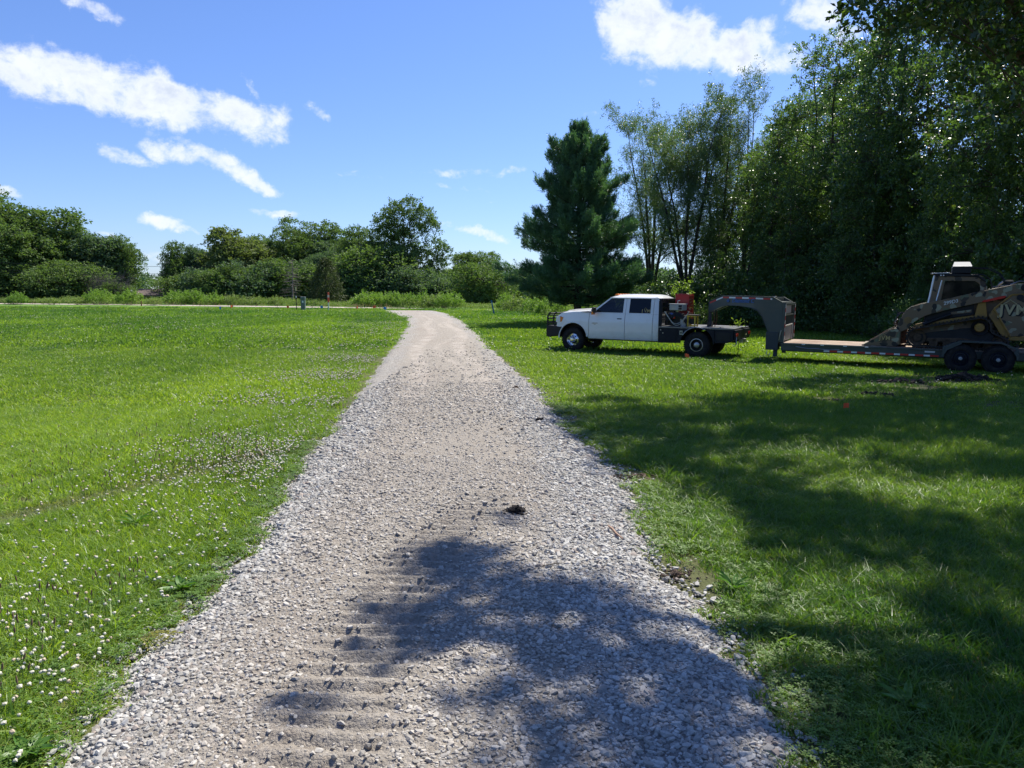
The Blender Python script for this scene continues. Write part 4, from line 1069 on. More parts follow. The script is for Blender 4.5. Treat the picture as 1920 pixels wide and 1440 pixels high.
LIT = [poly_ground(p) for p in (
 [(1150,880),(1300,905),(1420,985),(1460,1060),(1540,1130),(1610,1230),(1580,1330),(1430,1290),(1290,1150),(1220,1030),(1160,960)],
 [(1650,920),(1760,915),(1860,930),(1960,955),(1960,1060),(1860,1010),(1760,985),(1660,960)],
 [(1540,845),(1640,850),(1700,880),(1620,905),(1550,880)],
 [(1300,800),(1380,790),(1440,815),(1380,830)],
 [(1640,820),(1760,800),(1830,830),(1720,850)],
 [(1500,755),(1600,745),(1640,765),(1560,780)],
 [(1690,1170),(1800,1180),(1880,1260),(1800,1250)],
 [(640,1380),(850,1310),(960,1420),(900,1500),(700,1480)],
 [(1010,1290),(1180,1310),(1230,1380),(1120,1400),(1020,1360)])]
def great_tree(seed, trunk, H, rad, n, xr, yr, bounds, material, hlo, hhi, leaf, per, label, extra=None, ln=.62, spr=.30):
    r = np.random.default_rng(seed)
    gx = r.uniform(*xr, n); gy = r.uniform(*yr, n)
    k = np.zeros(n, bool)
    for p in SHADE: k |= in_poly(gx, gy, p)
    lit = np.zeros(n, bool)
    for p in LIT: lit |= in_poly(gx+0.12*fbm(gx, gy, 2.5, 1), gy+0.12*fbm(gx, gy, 2.5, 2), p)
    k &= ~(lit & (r.uniform(size=n) < 0.93)); gx, gy = gx[k], gy[k]
    # ragged thinning
    f = fbm(gx, gy, 1.7, seed); k = r.uniform(size=len(gx)) < np.clip(0.82+1.7*f, .05, 1); gx, gy = gx[k], gy[k]
    h = r.uniform(hlo, hhi, len(gx)); O = np.stack([gx+SH_T[0]*h, gy+SH_T[1]*h, h], -1)
    vis = O[:, 2] < CAM_H+(0.372+0.00*O[:, 1])*O[:, 1]*1.0+.9
    O[vis, 2] += 0; O = O[~(vis & (O[:, 0] < 0.43*O[:, 1]))]
    k = bounds(O); O = O[k]
    if extra is not None: O = np.concatenate([O, extra(r)])
    T = np.array(trunk)
    mb = MB(); tp = [T+np.array([0, 0, -.1]), T+np.array([0, .05, .6]), T+np.array([-.1, .1, H*.25]), T+np.array([-.25, .1, H*.5]), T+np.array([-.3, .3, H*.75]), T+np.array([-.2, .3, H])]
    mb.tube(tp, [rad*1.5, rad*1.05, rad*.9, rad*.7, rad*.42, .06], 12)
    cell = np.floor(O/np.array([2.3, 2.3, 3.0])).astype(int); key = cell[:, 0]*10007+cell[:, 1]*101+cell[:, 2]
    for kk in np.unique(key):
        pts = O[key == kk]
        if len(pts) < 4: continue
        c = pts.mean(0); zz = np.clip(c[2]-.35*np.hypot(c[0]-T[0], c[1]-T[1])-1, 2.8, H*.9); f = zz/H
        st = T+np.array([-.25*f, .2*f, zz]); mid = (st+c)/2+np.array([0, 0, .10*np.linalg.norm(c-st)*.4])+r.normal(0, .25, 3)
        r0 = .035+.010*np.linalg.norm(c-st)
        if c[0] > .43*c[1] and c[1] > 14: r0 = .03
        mb.tube([st, st*.6+mid*.4, mid, (mid+c)/2+r.normal(0, .15, 3), c], [r0*1.5, r0*1.2, r0*.9, r0*.6, r0*.35], 6, False)
        for p in pts[::max(1, len(pts)//7)]: mb.tube([c, (c+p)/2+r.normal(0, .12, 3), p], [r0*.32, r0*.2, .008], 4, False)
    Dn = unit(np.stack([O[:, 0]-T[0], O[:, 1]-T[1], np.full(len(O), 2.0)], -1)*.15+r.normal(0, .5, (len(O), 3)))
    cm = crown_mesh('crown', sprays(r, O, Dn, ln, per, leaf, .25, spr, .8, .68)-T, material)
    me = bpy.data.meshes.new('trunk'); me.from_pydata([tuple(np.array(v)-T) for v in mb.v], [], mb.f); me.polygons.foreach_set('use_smooth', [True]*len(me.polygons)); me.materials.append(BARK)
    return place_tree('oak_tree', (me, cm), tuple(T), label, 'tree', 'great trees overhanging the lawn')
def corner(r):
    # low outer boughs that show in the top right corner of the picture
    n = 900; px = r.uniform(1560, 2050, n); Y_ = r.uniform(15, 22, n); py = r.uniform(-260, 95, n)*1.0-np.clip(1700-px, 0, 100)*.35
    py = np.where(px > 1780, py+r.uniform(0, 150, n), py)
    x = (px-960)/FPX*Y_; z = CAM_H+(552-py)/FPX*Y_; k = (r.uniform(size=n) < np.clip(.65+.8*fbm(x, z, 1.4, 5), .05, 1)); return np.stack([x, Y_, z], -1)[k]
great_tree(901, (15.5, 20.0, 0), 18.5, .42, 5200, (0.5, 16), (8.5, 20), lambda O: np.ones(len(O), bool), LF_OAK, 10.5, 16, .155, 24, 'great oak whose leafy boughs hang into the top right corner', corner)
great_tree(902, (12.2, 8.2, 0), 17.0, .45, 3400, (-3, 12), (2.0, 8.5), lambda O: np.ones(len(O), bool), LF_OAK, 9.0, 14.5, .155, 22, 'great oak standing off the right edge that shades the near drive', ln=.45, spr=.24)

# unseen tree line added behind the camera so glass and paint mirror something dark
r = np.random.default_rng(71); n = 4000; x = r.uniform(-130, 60, n); y = -45-r.uniform(0, 10, n); hh = 11+2.5*np.sin(x*.3)+r.uniform(-1, 1, n)
O = np.stack([x, y, r.uniform(0, 1, n)*hh], -1); Dn = unit(r.normal(0, 1, (n, 3))+np.array([0, .3, .5]))
tag(link(bpy.data.objects.new('woods', crown_mesh('woods', sprays(r, O, Dn, 1.6, 14, .75, .1, .45), LF_WOOD))), 'tree line added behind the viewer for the truck glass and paint to mirror', 'woods', kind='stuff')
# ------------------------------------------------------------------ truck, trailer and machine (one straight rig)
RIG_O = (2.19, 27.3); RIG_A = math.atan2(-.478, .878)
def rig_loc(s, y=0.0, z=0.0):
    c, q = math.cos(RIG_A), math.sin(RIG_A)
    return (RIG_O[0]+c*s-q*y, RIG_O[1]+q*s+c*y, z)
TILT = R(0.45)
def rig_empty(name, s, label, cat, z=0.0, group=None):
    l = rig_loc(s); return empty(name, (l[0], l[1], z-s*math.sin(TILT)+0.005), (0, TILT, RIG_A), label, cat, group)

WHITE = mat('truck_white', (0.84, 0.845, 0.85), 0.22, spec=0.5, coat=0.6, dirt=(0.42, 0.36, 0.27), dscale=2.2, damt=0.10)
_t = NT(WHITE.node_tree); _b = _t.n['Principled BSDF']; _old = _b.inputs['Base Color'].links[0].from_socket
_P = _t.new('ShaderNodeTexCoord').outputs['Object']; _s = _t.new('ShaderNodeSeparateXYZ'); _t.l.new(_P, _s.inputs[0])
_f = _t.math('MULTIPLY', _t.ramp(_s.outputs[2], 1.0, .42), _t.ramp(_t.noise(_t.vmath('MULTIPLY', _P, (1, 1, 2.5)), 4.5, 5, .7), .30, .75)); _f = _t.math('MULTIPLY', _f, .42)
_t.l.new(_t.mix(_f, _old, (.36, .29, .20)), _b.inputs['Base Color']); _t.l.new(_t.math('MULTIPLY_ADD', _f, .6, .2), _b.inputs['Roughness'])
TINT = bpy.data.materials.new('tinted_glass'); TINT.use_nodes = True; _t = NT(TINT.node_tree); _t.n.remove(_t.n['Principled BSDF'])
_g = _t.new('ShaderNodeBsdfGlossy'); _g.inputs['Roughness'].default_value = .02; _tr = _t.new('ShaderNodeBsdfTransparent'); _tr.inputs[0].default_value = (.52, .56, .58, 1)
_fr = _t.new('ShaderNodeFresnel'); _fr.inputs[0].default_value = 1.5; _m = _t.new('ShaderNodeMixShader'); _t.l.new(_fr.outputs[0], _m.inputs[0]); _t.l.new(_tr.outputs[0], _m.inputs[1]); _t.l.new(_g.outputs[0], _m.inputs[2]); _t.l.new(_m.outputs[0], _t.n['Material Output'].inputs[0])
TRIM = mat('black_trim', (0.010, 0.011, 0.013), 0.5, spec=.35, var=.2)
BLACKP = mat('black_paint', (0.006, 0.010, 0.020), 0.4, spec=.2, dirt=(.022, .024, .028), dscale=3, damt=.4)
RUBBER = mat('rubber', (0.014, 0.014, 0.016), 0.8, spec=.25, dirt=(.06, .05, .038), dscale=7, damt=.5, bump=.4, bscale=40)
CHROME = mat('polished_steel', (0.75, 0.75, 0.77), 0.16, 1.0)
STEEL = mat('dull_steel', (0.42, 0.42, 0.43), 0.4, 0.9, var=.15)
GLASS = mat('dark_glass', (0.004, 0.006, 0.010), 0.05, spec=.35)
LENS = mat('clear_lens', (0.75, 0.77, 0.80), 0.1, spec=.8)
AMBER = mat('amber_lens', (0.75, 0.22, 0.03), 0.25)
REDL = mat('red_lens', (0.50, 0.015, 0.012), 0.25)
REDBOX = mat('red_enamel', (0.42, 0.010, 0.016), 0.3, coat=.4, dirt=(.12, .04, .03), damt=.2)
WELD = mat('pale_enamel', (0.40, 0.42, 0.42), 0.4, dirt=(.2, .18, .15), damt=.3)
YELLOW = mat('yellow_paint', (0.62, 0.43, 0.03), 0.45, dirt=(.12, .09, .04), damt=.35)
HOSEW = mat('pale_hose', (0.45, 0.44, 0.42), 0.55)
HOSEB = mat('black_hose', (0.015, 0.015, 0.016), 0.5)
BLUEP = mat('blue_plastic', (0.03, 0.08, 0.33), 0.4)
GREYP = mat('trailer_grey', (0.044, 0.062, 0.062), 0.42, coat=.15, dirt=(.11, .10, .08), dscale=2.5, damt=.25)
GREYD = mat('trailer_dark', (0.022, 0.034, 0.048), 0.45, dirt=(.06, .06, .055), damt=.3)
RTAPE = mat('red_tape', (0.52, 0.025, 0.022), 0.35); WTAPE = mat('white_tape', (0.72, 0.73, 0.74), 0.35)
WOOD_D = mat('deck_wood', (0.40, 0.31, 0.24), 0.85, var=.30, vscale=2.2, dirt=(.22, .13, .08), dscale=1.1, damt=.8)
GOLD = mat('gold_vinyl', (0.44, 0.33, 0.13), 0.5); TANV = mat('tan_vinyl', (0.46, 0.40, 0.22), .6)
BLUEV = mat('blue_vinyl', (0.02, 0.10, 0.32), 0.4); WV = mat('white_vinyl', (.68, .70, .68), .5)

def text_part(txt, size, x, y, z, material, parent, name='lettering', depth=0.004, squeeze=1.0, skew=0.0, bold=0.006, align='CENTER'):
    """raised lettering on a side facing -y"""
    cu = bpy.data.curves.new(name, 'FONT'); cu.body = txt; cu.size = size; cu.extrude = depth; cu.align_x = align; cu.align_y = 'CENTER'; cu.offset = bold; cu.shear = skew; cu.resolution_u = 3
    tmp = bpy.data.objects.new('tmp', cu); COL.objects.link(tmp)
    dg = bpy.context.evaluated_depsgraph_get(); me = bpy.data.meshes.new_from_object(tmp.evaluated_get(dg))
    bpy.data.objects.remove(tmp); bpy.data.curves.remove(cu)
    me.materials.clear(); me.materials.append(material); me.name = name
    o = link(bpy.data.objects.new(name, me), parent); o.rotation_euler = (PI/2, 0, 0); o.location = (x, y, z); o.scale = (squeeze, 1, 1)
    return o

def wheel(parent, s, y, r=.42, w=.26, rim='polished', rimr=.235, inset=.05, sgn=1, holes=8):
    """wheel facing -y (sgn=1): tyre and rim are parts of it"""
    e = empty('wheel', (s, y, r-.015), parent=parent)
    m = MB(); P_ = [(rimr, .02), (rimr+.03, 0.0), (r*.80, -.008), (r*.93, .012), (r*.985, .035), (r, .06), (r, w-.06), (r*.985, w-.035), (r*.93, w-.012), (r*.8, w+.008), (rimr+.03, w), (rimr, w-.02)]
    m.lathe([(a, b*sgn) for a, b in P_], (0, 0, 0), 'y', 48, closed=True)
    nb = 40
    for k in range(nb):
        a = 2*PI*k/nb
        for (w0, w1, da) in ((.004, .075, 0), (.09, .165, .5), (.18, w-.004, 0)):
            aa = a+da*2*PI/nb; c, q = math.cos(aa), math.sin(aa); t_ = .5*2*PI*r/nb*.62
            vs = []
            for yy in (w0*sgn, w1*sgn):
                for rr in (r-.02, r+.013):
                    for tt in (-t_, t_): vs.append((c*rr-q*tt, yy, q*rr+c*tt))
            m.add(vs, [(0,1,3,2),(4,6,7,5),(0,4,5,1),(2,3,7,6),(0,2,6,4),(1,5,7,3)])
    m.build('tyre', RUBBER, e, smooth=True)
    mt = {'polished': CHROME, 'black': BLACKP, 'dual': mat('rim_dark', (.03, .032, .035), .4)}[rim]
    m = MB()
    if rim == 'polished':
        m.lathe([(rimr, .012*sgn), (rimr-.012, .0), (rimr-.03, .02*sgn), (rimr-.055, .065*sgn), (rimr-.085, .045*sgn), (.10, .02*sgn), (.085, -.02*sgn), (.06, -.045*sgn), (.001, -.05*sgn)], (0, 0, 0), 'y', 40)
    elif rim == 'dual':
        m.lathe([(rimr, .01*sgn), (rimr-.02, .0), (rimr-.035, .04*sgn), (.15, .14*sgn), (.11, .13*sgn), (.10, .06*sgn), (.001, .055*sgn)], (0, 0, 0), 'y', 40)
    else:
        m.lathe([(rimr, .015*sgn), (rimr-.02, .005*sgn), (rimr-.04, .06*sgn), (.12, .05*sgn), (.10, .0), (.001, -.01*sgn)], (0, 0, 0), 'y', 40)
    rm = m.build('rim', mt, e, smooth=True)
    m = MB()
    for k in range(holes):
        a = 2*PI*k/holes; m.disc((math.cos(a)*rimr*.60, (.036 if rim == 'polished' else .095 if rim == 'dual' else .052)*sgn, math.sin(a)*rimr*.60), .022, .012, 'y', 10)
    build_each(m, 'hole', TRIM, e)
    m = MB()
    if rim == 'dual':
        m.lathe([(rimr+.004, .006*sgn), (rimr+.004, -.006*sgn), (rimr-.016, -.008*sgn), (rimr-.018, .006*sgn)], (0, 0, 0), 'y', 40, closed=True)
        m.lathe([(.095, .06*sgn), (.09, .03*sgn), (.05, .015*sgn), (.001, .012*sgn)], (0, 0, 0), 'y', 24); m.build('hub', STEEL, e, smooth=True)
    elif rim == 'black':
        m.lathe([(.052, .0), (.048, -.045*sgn), (.03, -.055*sgn), (.001, -.055*sgn)], (0, 0, 0), 'y', 20); m.build('hub', WELD, e, smooth=True)
    else:
        for k in range(8):
            a = 2*PI*(k+.5)/8; m.disc((math.cos(a)*.105, 0.0, math.sin(a)*.105), .012, .04, 'y', 6)
        build_each(m, 'lug_nut', TRIM, e)
    return e

def yoff(z):
    """how far the body side leans in at height z"""
    return float(np.interp(z, [.40, .50, .62, .80, 1.00, 1.10, 1.17, 1.22, 1.32, 1.40, 1.97, 2.02], [.075, .035, .012, .0, .0, .004, .012, .026, .034, .055, .205, .24]))
def side_panel(poly, mt, parent, name, y0=0.0, y1=2.03, thick=.045, both=True, holes=None, rows=True):
    """body panel following the side's curve, on both sides of the cab"""
    bm = bmesh.new()
    vs = [bm.verts.new((x, 0, z)) for x, z in poly]; f = bm.faces.new(vs)
    if rows:
        for zc in (.50, .62, .80, 1.00, 1.10, 1.17, 1.22, 1.32, 1.40, 1.6, 1.8):
            bmesh.ops.bisect_plane(bm, geom=bm.verts[:]+bm.edges[:]+bm.faces[:], plane_co=(0, 0, zc), plane_no=(0, 0, 1))
    bmesh.ops.triangulate(bm, faces=[f for f in bm.faces if len(f.verts) > 4])
    vl = [v.co.copy() for v in bm.verts]; bm.verts.index_update(); fl = [tuple(v.index for v in f.verts) for f in bm.faces]
    bed = [(e.verts[0].index, e.verts[1].index) for e in bm.edges if len(e.link_faces) == 1]; bm.free()
    m = MB(); n = len(vl)
    for side in ((0, 1) if both else (0,)):
        Y = (lambda z, d: y0+yoff(z)+d) if side == 0 else (lambda z, d: y1-yoff(z)-d)
        m.add([(v.x, Y(v.z, 0), v.z) for v in vl]+[(v.x, Y(v.z, thick), v.z) for v in vl], fl+[tuple(i+n for i in reversed(f)) for f in fl]+[(a, b, b+n, a+n) for a, b in bed])
    return build_each(m, name, mt, parent, bevel=.006, seg=2)
def ring_part(outer, inner, mt, parent, name, d0, d1, y0=0, y1=2.03):
    m = MB(); n = len(outer)
    for side in (0, 1):
        Y = (lambda z, d: y0+yoff(z)+d) if side == 0 else (lambda z, d: y1-yoff(z)-d)
        vs = [(x, Y(z, d0), z) for x, z in outer]+[(x, Y(z, d0), z) for x, z in inner]+[(x, Y(z, d1), z) for x, z in outer]+[(x, Y(z, d1), z) for x, z in inner]
        fs = []
        for i in range(n):
            j = (i+1) % n; fs += [(i, j, n+j, n+i), (2*n+i, 3*n+i, 3*n+j, 2*n+j), (i, 2*n+i, 2*n+j, j), (n+i, n+j, 3*n+j, 3*n+i)]
        m.add(vs, fs)
    return build_each(m, name, mt, parent, bevel=.004)

# ---------------- the pickup
T = rig_empty('pickup_truck', 0.0, 'white four-door pickup truck with a black flatbed, black grille guard and amber roof lights', 'truck')
def arc_pts(cx, cz, r, a0, a1, n): return [(cx+r*math.cos(R(a0+(a1-a0)*k/n)), cz+r*math.sin(R(a0+(a1-a0)*k/n))) for k in range(n+1)]
FW, RW = 0.0, 4.60
arch = arc_pts(FW+.02, .48, .56, 180, 8, 14)          # front wheel opening
fender = [(-.60, .80), (-.60, 1.02), (-.55, 1.26), (-.44, 1.37), (-.10, 1.43), (.628, 1.475), (.628, .47), (.60, .46)]
arch = arc_pts(FW+.02, .48, .56, 138, 8, 12)
fender = [(-.62, .86), (-.63, 1.02), (-.57, 1.28), (-.46, 1.36), (.0, 1.415), (.628, 1.455), (.628, .47)] + list(reversed(arch))
side_panel(fender, WHITE, T, 'fender', thick=.04)
# dark inner body core keeps the seams dark and closes the cab
m = MB(); m.prism([(.50, .55), (.50, 1.38), (3.16, 1.38), (3.16, .48), (.62, .48)], .075, 1.955); m.prism([(-.45, .70), (-.45, 1.25), (.5, 1.25), (.5, 1.04), (.3, 1.06), (-.3, 1.06), (-.40, .9)], .40, 1.63)
m.build('body_core', TRIM, T)
m = MB(); m.prism([(-.40, .50), (-.40, 1.05), (.45, 1.05), (.45, .50)], .45, 1.58); m.box(-.7, 5.75, .55, .66, .50, .64); m.box(-.7, 5.75, 1.37, 1.48, .50, .64); m.tube([(0, .2, .42), (0, 1.85, .42)], .06, 8); m.tube([(RW, -.05, .43), (RW, 2.1, .43)], .07, 8); m.disc((RW, 1.0, .43), .17, .3, 'y', 12)
m.build('chassis', TRIM, T)
side_panel([(.642, .475), (.642, 1.39), (1.985, 1.39), (1.985, .475)], WHITE, T, 'door')
side_panel([(1.999, .475), (1.999, 1.39), (3.00, 1.39), (3.00, .475)], WHITE, T, 'door')
side_panel([(3.014, .475), (3.014, 1.39), (3.22, 1.39), (3.22, .475)], WHITE, T, 'cab_corner')
# window frames and glass
fo = [(.74, 1.392), (.80, 1.50), (1.405, 1.972), (1.99, 1.985), (1.99, 1.392)]
fi = [(.88, 1.425), (.90, 1.49), (1.42, 1.915), (1.895, 1.925), (1.895, 1.425)]
ring_part(fo, fi, WHITE, T, 'window_frame', 0.004, .05)
ro = [(2.0, 1.392), (2.0, 1.985), (3.0, 1.975), (3.0, 1.392)]; ri = [(2.13, 1.425), (2.13, 1.93), (2.88, 1.92), (2.90, 1.425)]
ring_part(ro, ri, WHITE, T, 'window_frame', 0.004, .05)
side_panel([(3.012, 1.392), (3.012, 1.985), (3.12, 1.98), (3.20, 1.86), (3.22, 1.392)], WHITE, T, 'cab_corner')
def side_glass(poly, name='window', gm=None):
    m = MB(); n = len(poly)
    for side in (0, 1):
        Y = (lambda z, d: yoff(z)+d) if side == 0 else (lambda z, d: 2.03-yoff(z)-d)
        m.add([(x, Y(z, .018), z) for x, z in poly]+[(x, Y(z, .028), z) for x, z in poly], [tuple(range(n)), tuple(range(2*n-1, n-1, -1))]+[(i, (i+1) % n, (i+1) % n+n, i+n) for i in range(n)])
    return build_each(m, name, gm or GLASS, T)
def grow(p, d): 
    cx = sum(a for a, b in p)/len(p); cz = sum(b for a, b in p)/len(p); return [(x+(d if x > cx else -d), z+(d if z > cz else -d)) for x, z in p]
side_glass(grow(fi, .01), gm=TINT); SEATM = mat('seat_grey', (.09, .085, .08), .8)
for y_ in (.38, 1.28):
    q = MB(); q.prism([(1.72, 1.2), (1.66, 1.38), (1.80, 1.62), (1.90, 1.62), (1.90, 1.2)], y_, y_+.40); q.box(1.80, 1.90, y_+.10, y_+.30, 1.64, 1.80); q.build('front_seat', SEATM, T, bevel=.03)
MB().lathe([(.17, 0), (.185, .012), (.17, .024), (.155, .012)], (0, 0, 0), 'x', 24, closed=True).build('steering_wheel', TRIM, T, smooth=True).location = (1.30, .55, 1.46)
MB().prism([(.85, 1.38), (.95, 1.50), (1.12, 1.52), (1.16, 1.38)], .12, 1.9).build('dashboard', TRIM, T, bevel=.02)
side_glass(grow(ri, .01))
for poly in (fi, ri):
    m = MB()
    for side in (0, 1):
        pts = [(x, (yoff(z)+.010) if side == 0 else 2.03-yoff(z)-.010, z) for x, z in poly+[poly[0]]]; m.tube(pts, .010, 5, False)
    build_each(m, 'window_seal', TRIM, T, fix=False)
m = MB(); m.tube([(1.06, .03+yoff(1.45), 1.42), (1.06, .03+yoff(1.6), 1.62)], .009, 5); m.build('window_divider', TRIM, T)
# roof: curved sheet lofted across the cab
m = MB(); sec = []
for s_, zt, ins in ((1.36, 1.955, .03), (1.46, 2.012, .01), (1.62, 2.045, 0), (2.2, 2.062, 0), (2.9, 2.052, 0), (3.10, 2.02, .005), (3.20, 1.95, .03)):
    row = []
    for k in range(13):
        f = k/12; y = .175+ins+(2.03-.35-2*ins)*f; zz = 1.955+(zt-1.955)*min(1, 4.2*min(f, 1-f))**.55 if zt > 1.955 else zt-.002
        zz += .03*math.sin(PI*f) if zt > 1.955 else 0; row.append((s_, y, zz))
    sec.append(row)
vs = [p for rw in sec for p in rw]; vs += [(x, y, z-.03) for x, y, z in vs]; N_ = len(sec)*13; fs = []
for a in range(len(sec)-1):
    for b_ in range(12): q = a*13+b_; fs += [(q, q+1, q+14, q+13), (q+N_, q+13+N_, q+14+N_, q+1+N_)]
for a in range(len(sec)-1): fs += [(a*13, a*13+13, a*13+13+N_, a*13+N_), (a*13+12, a*13+12+N_, a*13+25+N_, a*13+25)]
for b_ in range(12): fs += [(b_, b_+N_, b_+1+N_, b_+1)]; q = (len(sec)-1)*13+b_; fs += [(q, q+1, q+1+N_, q+N_)]
m.add(vs, fs); m.build('roof', WHITE, T, smooth=True)
# windshield, rear window
m = MB(); m.add([(.80, .14, 1.47), (.80, 1.89, 1.47), (1.40, 1.79, 1.965), (1.40, .24, 1.965), (.83, .14, 1.45), (.83, 1.89, 1.45), (1.43, 1.79, 1.95), (1.43, .24, 1.95)], [(0,1,2,3),(7,6,5,4),(0,4,5,1),(1,5,6,2),(2,6,7,3),(3,7,4,0)]); m.build('windshield', TINT, T)
m = MB(); m.add([(3.22, .22, 1.42), (3.22, 1.81, 1.42), (3.185, 1.76, 1.93), (3.185, .27, 1.93), (3.17, .22, 1.42), (3.17, 1.81, 1.42), (3.14, 1.76, 1.93), (3.14, .27, 1.93)], [(0,1,2,3),(7,6,5,4),(0,4,5,1),(1,5,6,2),(2,6,7,3),(3,7,4,0)]); m.build('rear_window', GLASS, T)
m = MB(); m.box(3.17, 3.22, .09, 1.94, .48, 1.42); m.build('cab_back', WHITE, T, bevel=.01)
# hood: domed sheet
m = MB(); st = [(-.60, 1.24, .30), (-.57, 1.33, .22), (-.46, 1.385, .12), (-.2, 1.425, .065), (.2, 1.455, .06), (.62, 1.485, .06), (.86, 1.50, .10)]; vs, fs = [], []
for s_, z_, ins in st:
    for k in range(13):
        f = k/12; y = ins+(2.03-2*ins)*f; bz = .05*math.sin(PI*f)+(.028 if abs(f-.5) < .2 else 0)+(.0 if 0 < k < 12 else -.03); vs.append((s_, y, z_+bz))
for a in range(len(st)-1):
    for b_ in range(12): q = a*13+b_; fs.append((q, q+1, q+14, q+13))
N_ = len(vs); vs += [(x, y, z-.04) for x, y, z in vs]; fs += [tuple(i+N_ for i in reversed(f)) for f in fs]
for a in range(len(st)-1): fs += [(a*13, a*13+13, a*13+13+N_, a*13+N_), (a*13+12, a*13+12+N_, a*13+25+N_, a*13+25)]
m.add(vs, fs); m.build('hood', WHITE, T, smooth=True)
m = MB(); m.prism([(.30, 1.425), (.42, 1.44), (.62, 1.452), (.62, 1.408)], .018, .05); m.box(.66, .84, .12, 1.9, 1.478, 1.515); m.tube([(.55, .5, 1.52), (.92, .9, 1.575)], .012, 5); m.tube([(.55, 1.2, 1.53), (.92, 1.6, 1.575)], .012, 5); m.build('cowl_trim', TRIM, T, bevel=.004)
# wheel arch lip and liner
m = MB()
for y_ in (yoff(.9)-.004, 2.03-yoff(.9)+.004): m.tube([(x, y_+(.012 if y_ < 1 else -.012), z) for x, z in arc_pts(FW+.02, .48, .555, 182, 6, 18)], .022, 6)
build_each(m, 'arch_lip', WHITE, T, smooth=True)
m = MB()
for (ya, yb) in ((.05, .42), (1.61, 1.98)):
    pts = arc_pts(FW+.02, .48, .55, 180, 0, 14); vs = [(x, ya, z) for x, z in pts]+[(x, yb, z) for x, z in pts]+[(x*1.0, yb, z) for x, z in pts]
    n_ = 15; m.add(vs[:30], [(i, i+1, i+1+n_, i+n_) for i in range(14)]); m.add([(x, yb, z) for x, z in pts], [tuple(range(15))])
build_each(m, 'wheel_well', TRIM, T, fix=False)
m = MB(); m.box(.60, 3.2, .07, .13, .44, .475); m.box(.60, 3.2, 1.90, 1.96, .44, .475); build_each(m, 'rocker', TRIM, T, bevel=.01)
# door furniture, badge, lights
for s_ in (1.80, 2.83):
    m = MB()
    for y_ in (yoff(1.21)-.012, 2.03-yoff(1.21)-.02): m.box(s_-.10, s_+.07, y_, y_+.032, 1.19, 1.225)
    build_each(m, 'door_handle', WHITE if s_ > 2 else TRIM, T, bevel=.008)
m = MB(); m.disc((1.83, yoff(1.1)-.001, 1.10), .045, .006, 'y', 14); m.build('keypad', WHITE, T)
m = MB(); m.prism([(.73, 1.03), (.80, 1.055), (.95, 1.055), (.99, 1.03), (.95, 1.01), (.87, .965), (.80, 1.005)], -.008, .004); m.build('badge', STEEL, T, bevel=.002)
m = MB(); m.prism([(-.665, 1.02), (-.655, 1.25), (-.50, 1.245), (-.49, 1.04)], -.014, .30); m.build('headlight', LENS, T, bevel=.01)
m = MB(); m.prism([(-.66, 1.03), (-.65, 1.24), (-.50, 1.235), (-.47, 1.05)], 1.73, 2.034, lambda z: .02); m.build('headlight', LENS, T, bevel=.01)
m = MB(); m.prism([(-.49, 1.04), (-.50, 1.245), (-.38, 1.20), (-.43, 1.05)], -.012, .10); m.prism([(-.50, 1.06), (-.49, 1.23), (-.40, 1.19), (-.44, 1.06)], 1.93, 2.042, lambda z: .02); build_each(m, 'turn_signal', AMBER, T, bevel=.006)
m = MB(); m.box(-.66, -.60, .32, 1.71, .92, 1.27); m.build('grille', TRIM, T, bevel=.01)
m = MB()
for k in range(3): m.box(-.69, -.655, .34, 1.69, .98+k*.10, 1.01+k*.10)
build_each(m, 'grille_bar', CHROME, T, bevel=.006)
for k in range(5):
    m = MB(); yy = .45+.28*k; m.prism([(1.44, 2.03), (1.50, 2.085), (1.56, 2.09), (1.60, 2.06), (1.60, 2.03)], yy-.05, yy+.05); m.build('roof_light', AMBER, T, bevel=.01)
# mirror
for y_, sg in ((-.06, -1), (2.09, 1)):
    m = MB(); m.box(.84, .95, min(y_, y_+sg*.20), max(y_, y_+sg*.20), 1.40, 1.60); m.build('mirror', TRIM, T, bevel=.03)
    m = MB(); m.box(.825, .905, min(y_-.0, y_+sg*.205), max(y_, y_+sg*.205), 1.34, 1.45); m.build('mirror_signal', AMBER, T, bevel=.015)
    m = MB(); m.tube([(.90, yoff(1.4)+.02 if sg < 0 else 2.0, 1.43), (.90, y_, 1.45)], .022, 6); m.build('mirror_arm', TRIM, T)
# interior seen darkly: steering wheel is hidden by tint
# bumper and grille guard
m = MB(); m.prism([(-1.06, .50), (-1.06, .84), (-.95, .90), (-.44, .86), (-.50, .74), (-.54, .56), (-.64, .52), (-.95, .46)], -.01, 2.04); m.build('front_bumper', TRIM, T, bevel=.025)
m = MB()
for y_ in (.10, .62, 1.41, 1.93):
    m.tube([(-.98, y_, .60), (-1.06, y_, .86), (-1.05, y_, 1.24), (-.99, y_, 1.34), (-.93, y_, 1.36)], .034, 8)
for z_ in (.98, 1.15, 1.33): m.tube([(-1.04+.05*(z_ > 1.3), .10, z_), (-1.04+.05*(z_ > 1.3), 1.93, z_)], .028, 8)
for y_ in (.06, 1.97):
    m.tube([(-1.02, y_, 1.27), (-.62, y_-.02 if y_ < 1 else y_+.02, 1.27), (-.54, y_, 1.18), (-.58, y_, 1.02), (-.78, y_, .86)], .024, 8); m.tube([(-1.03, y_, 1.04), (-.58, y_, 1.05)], .018, 6); m.tube([(-.99, y_, .92), (-.70, y_, .92)], .018, 6)
m.build('grille_guard', TRIM, T, smooth=True)
wheel(T, FW, .02, .425, .26, 'polished'); e = wheel(T, FW, 2.01, .425, .26, 'polished', sgn=-1)
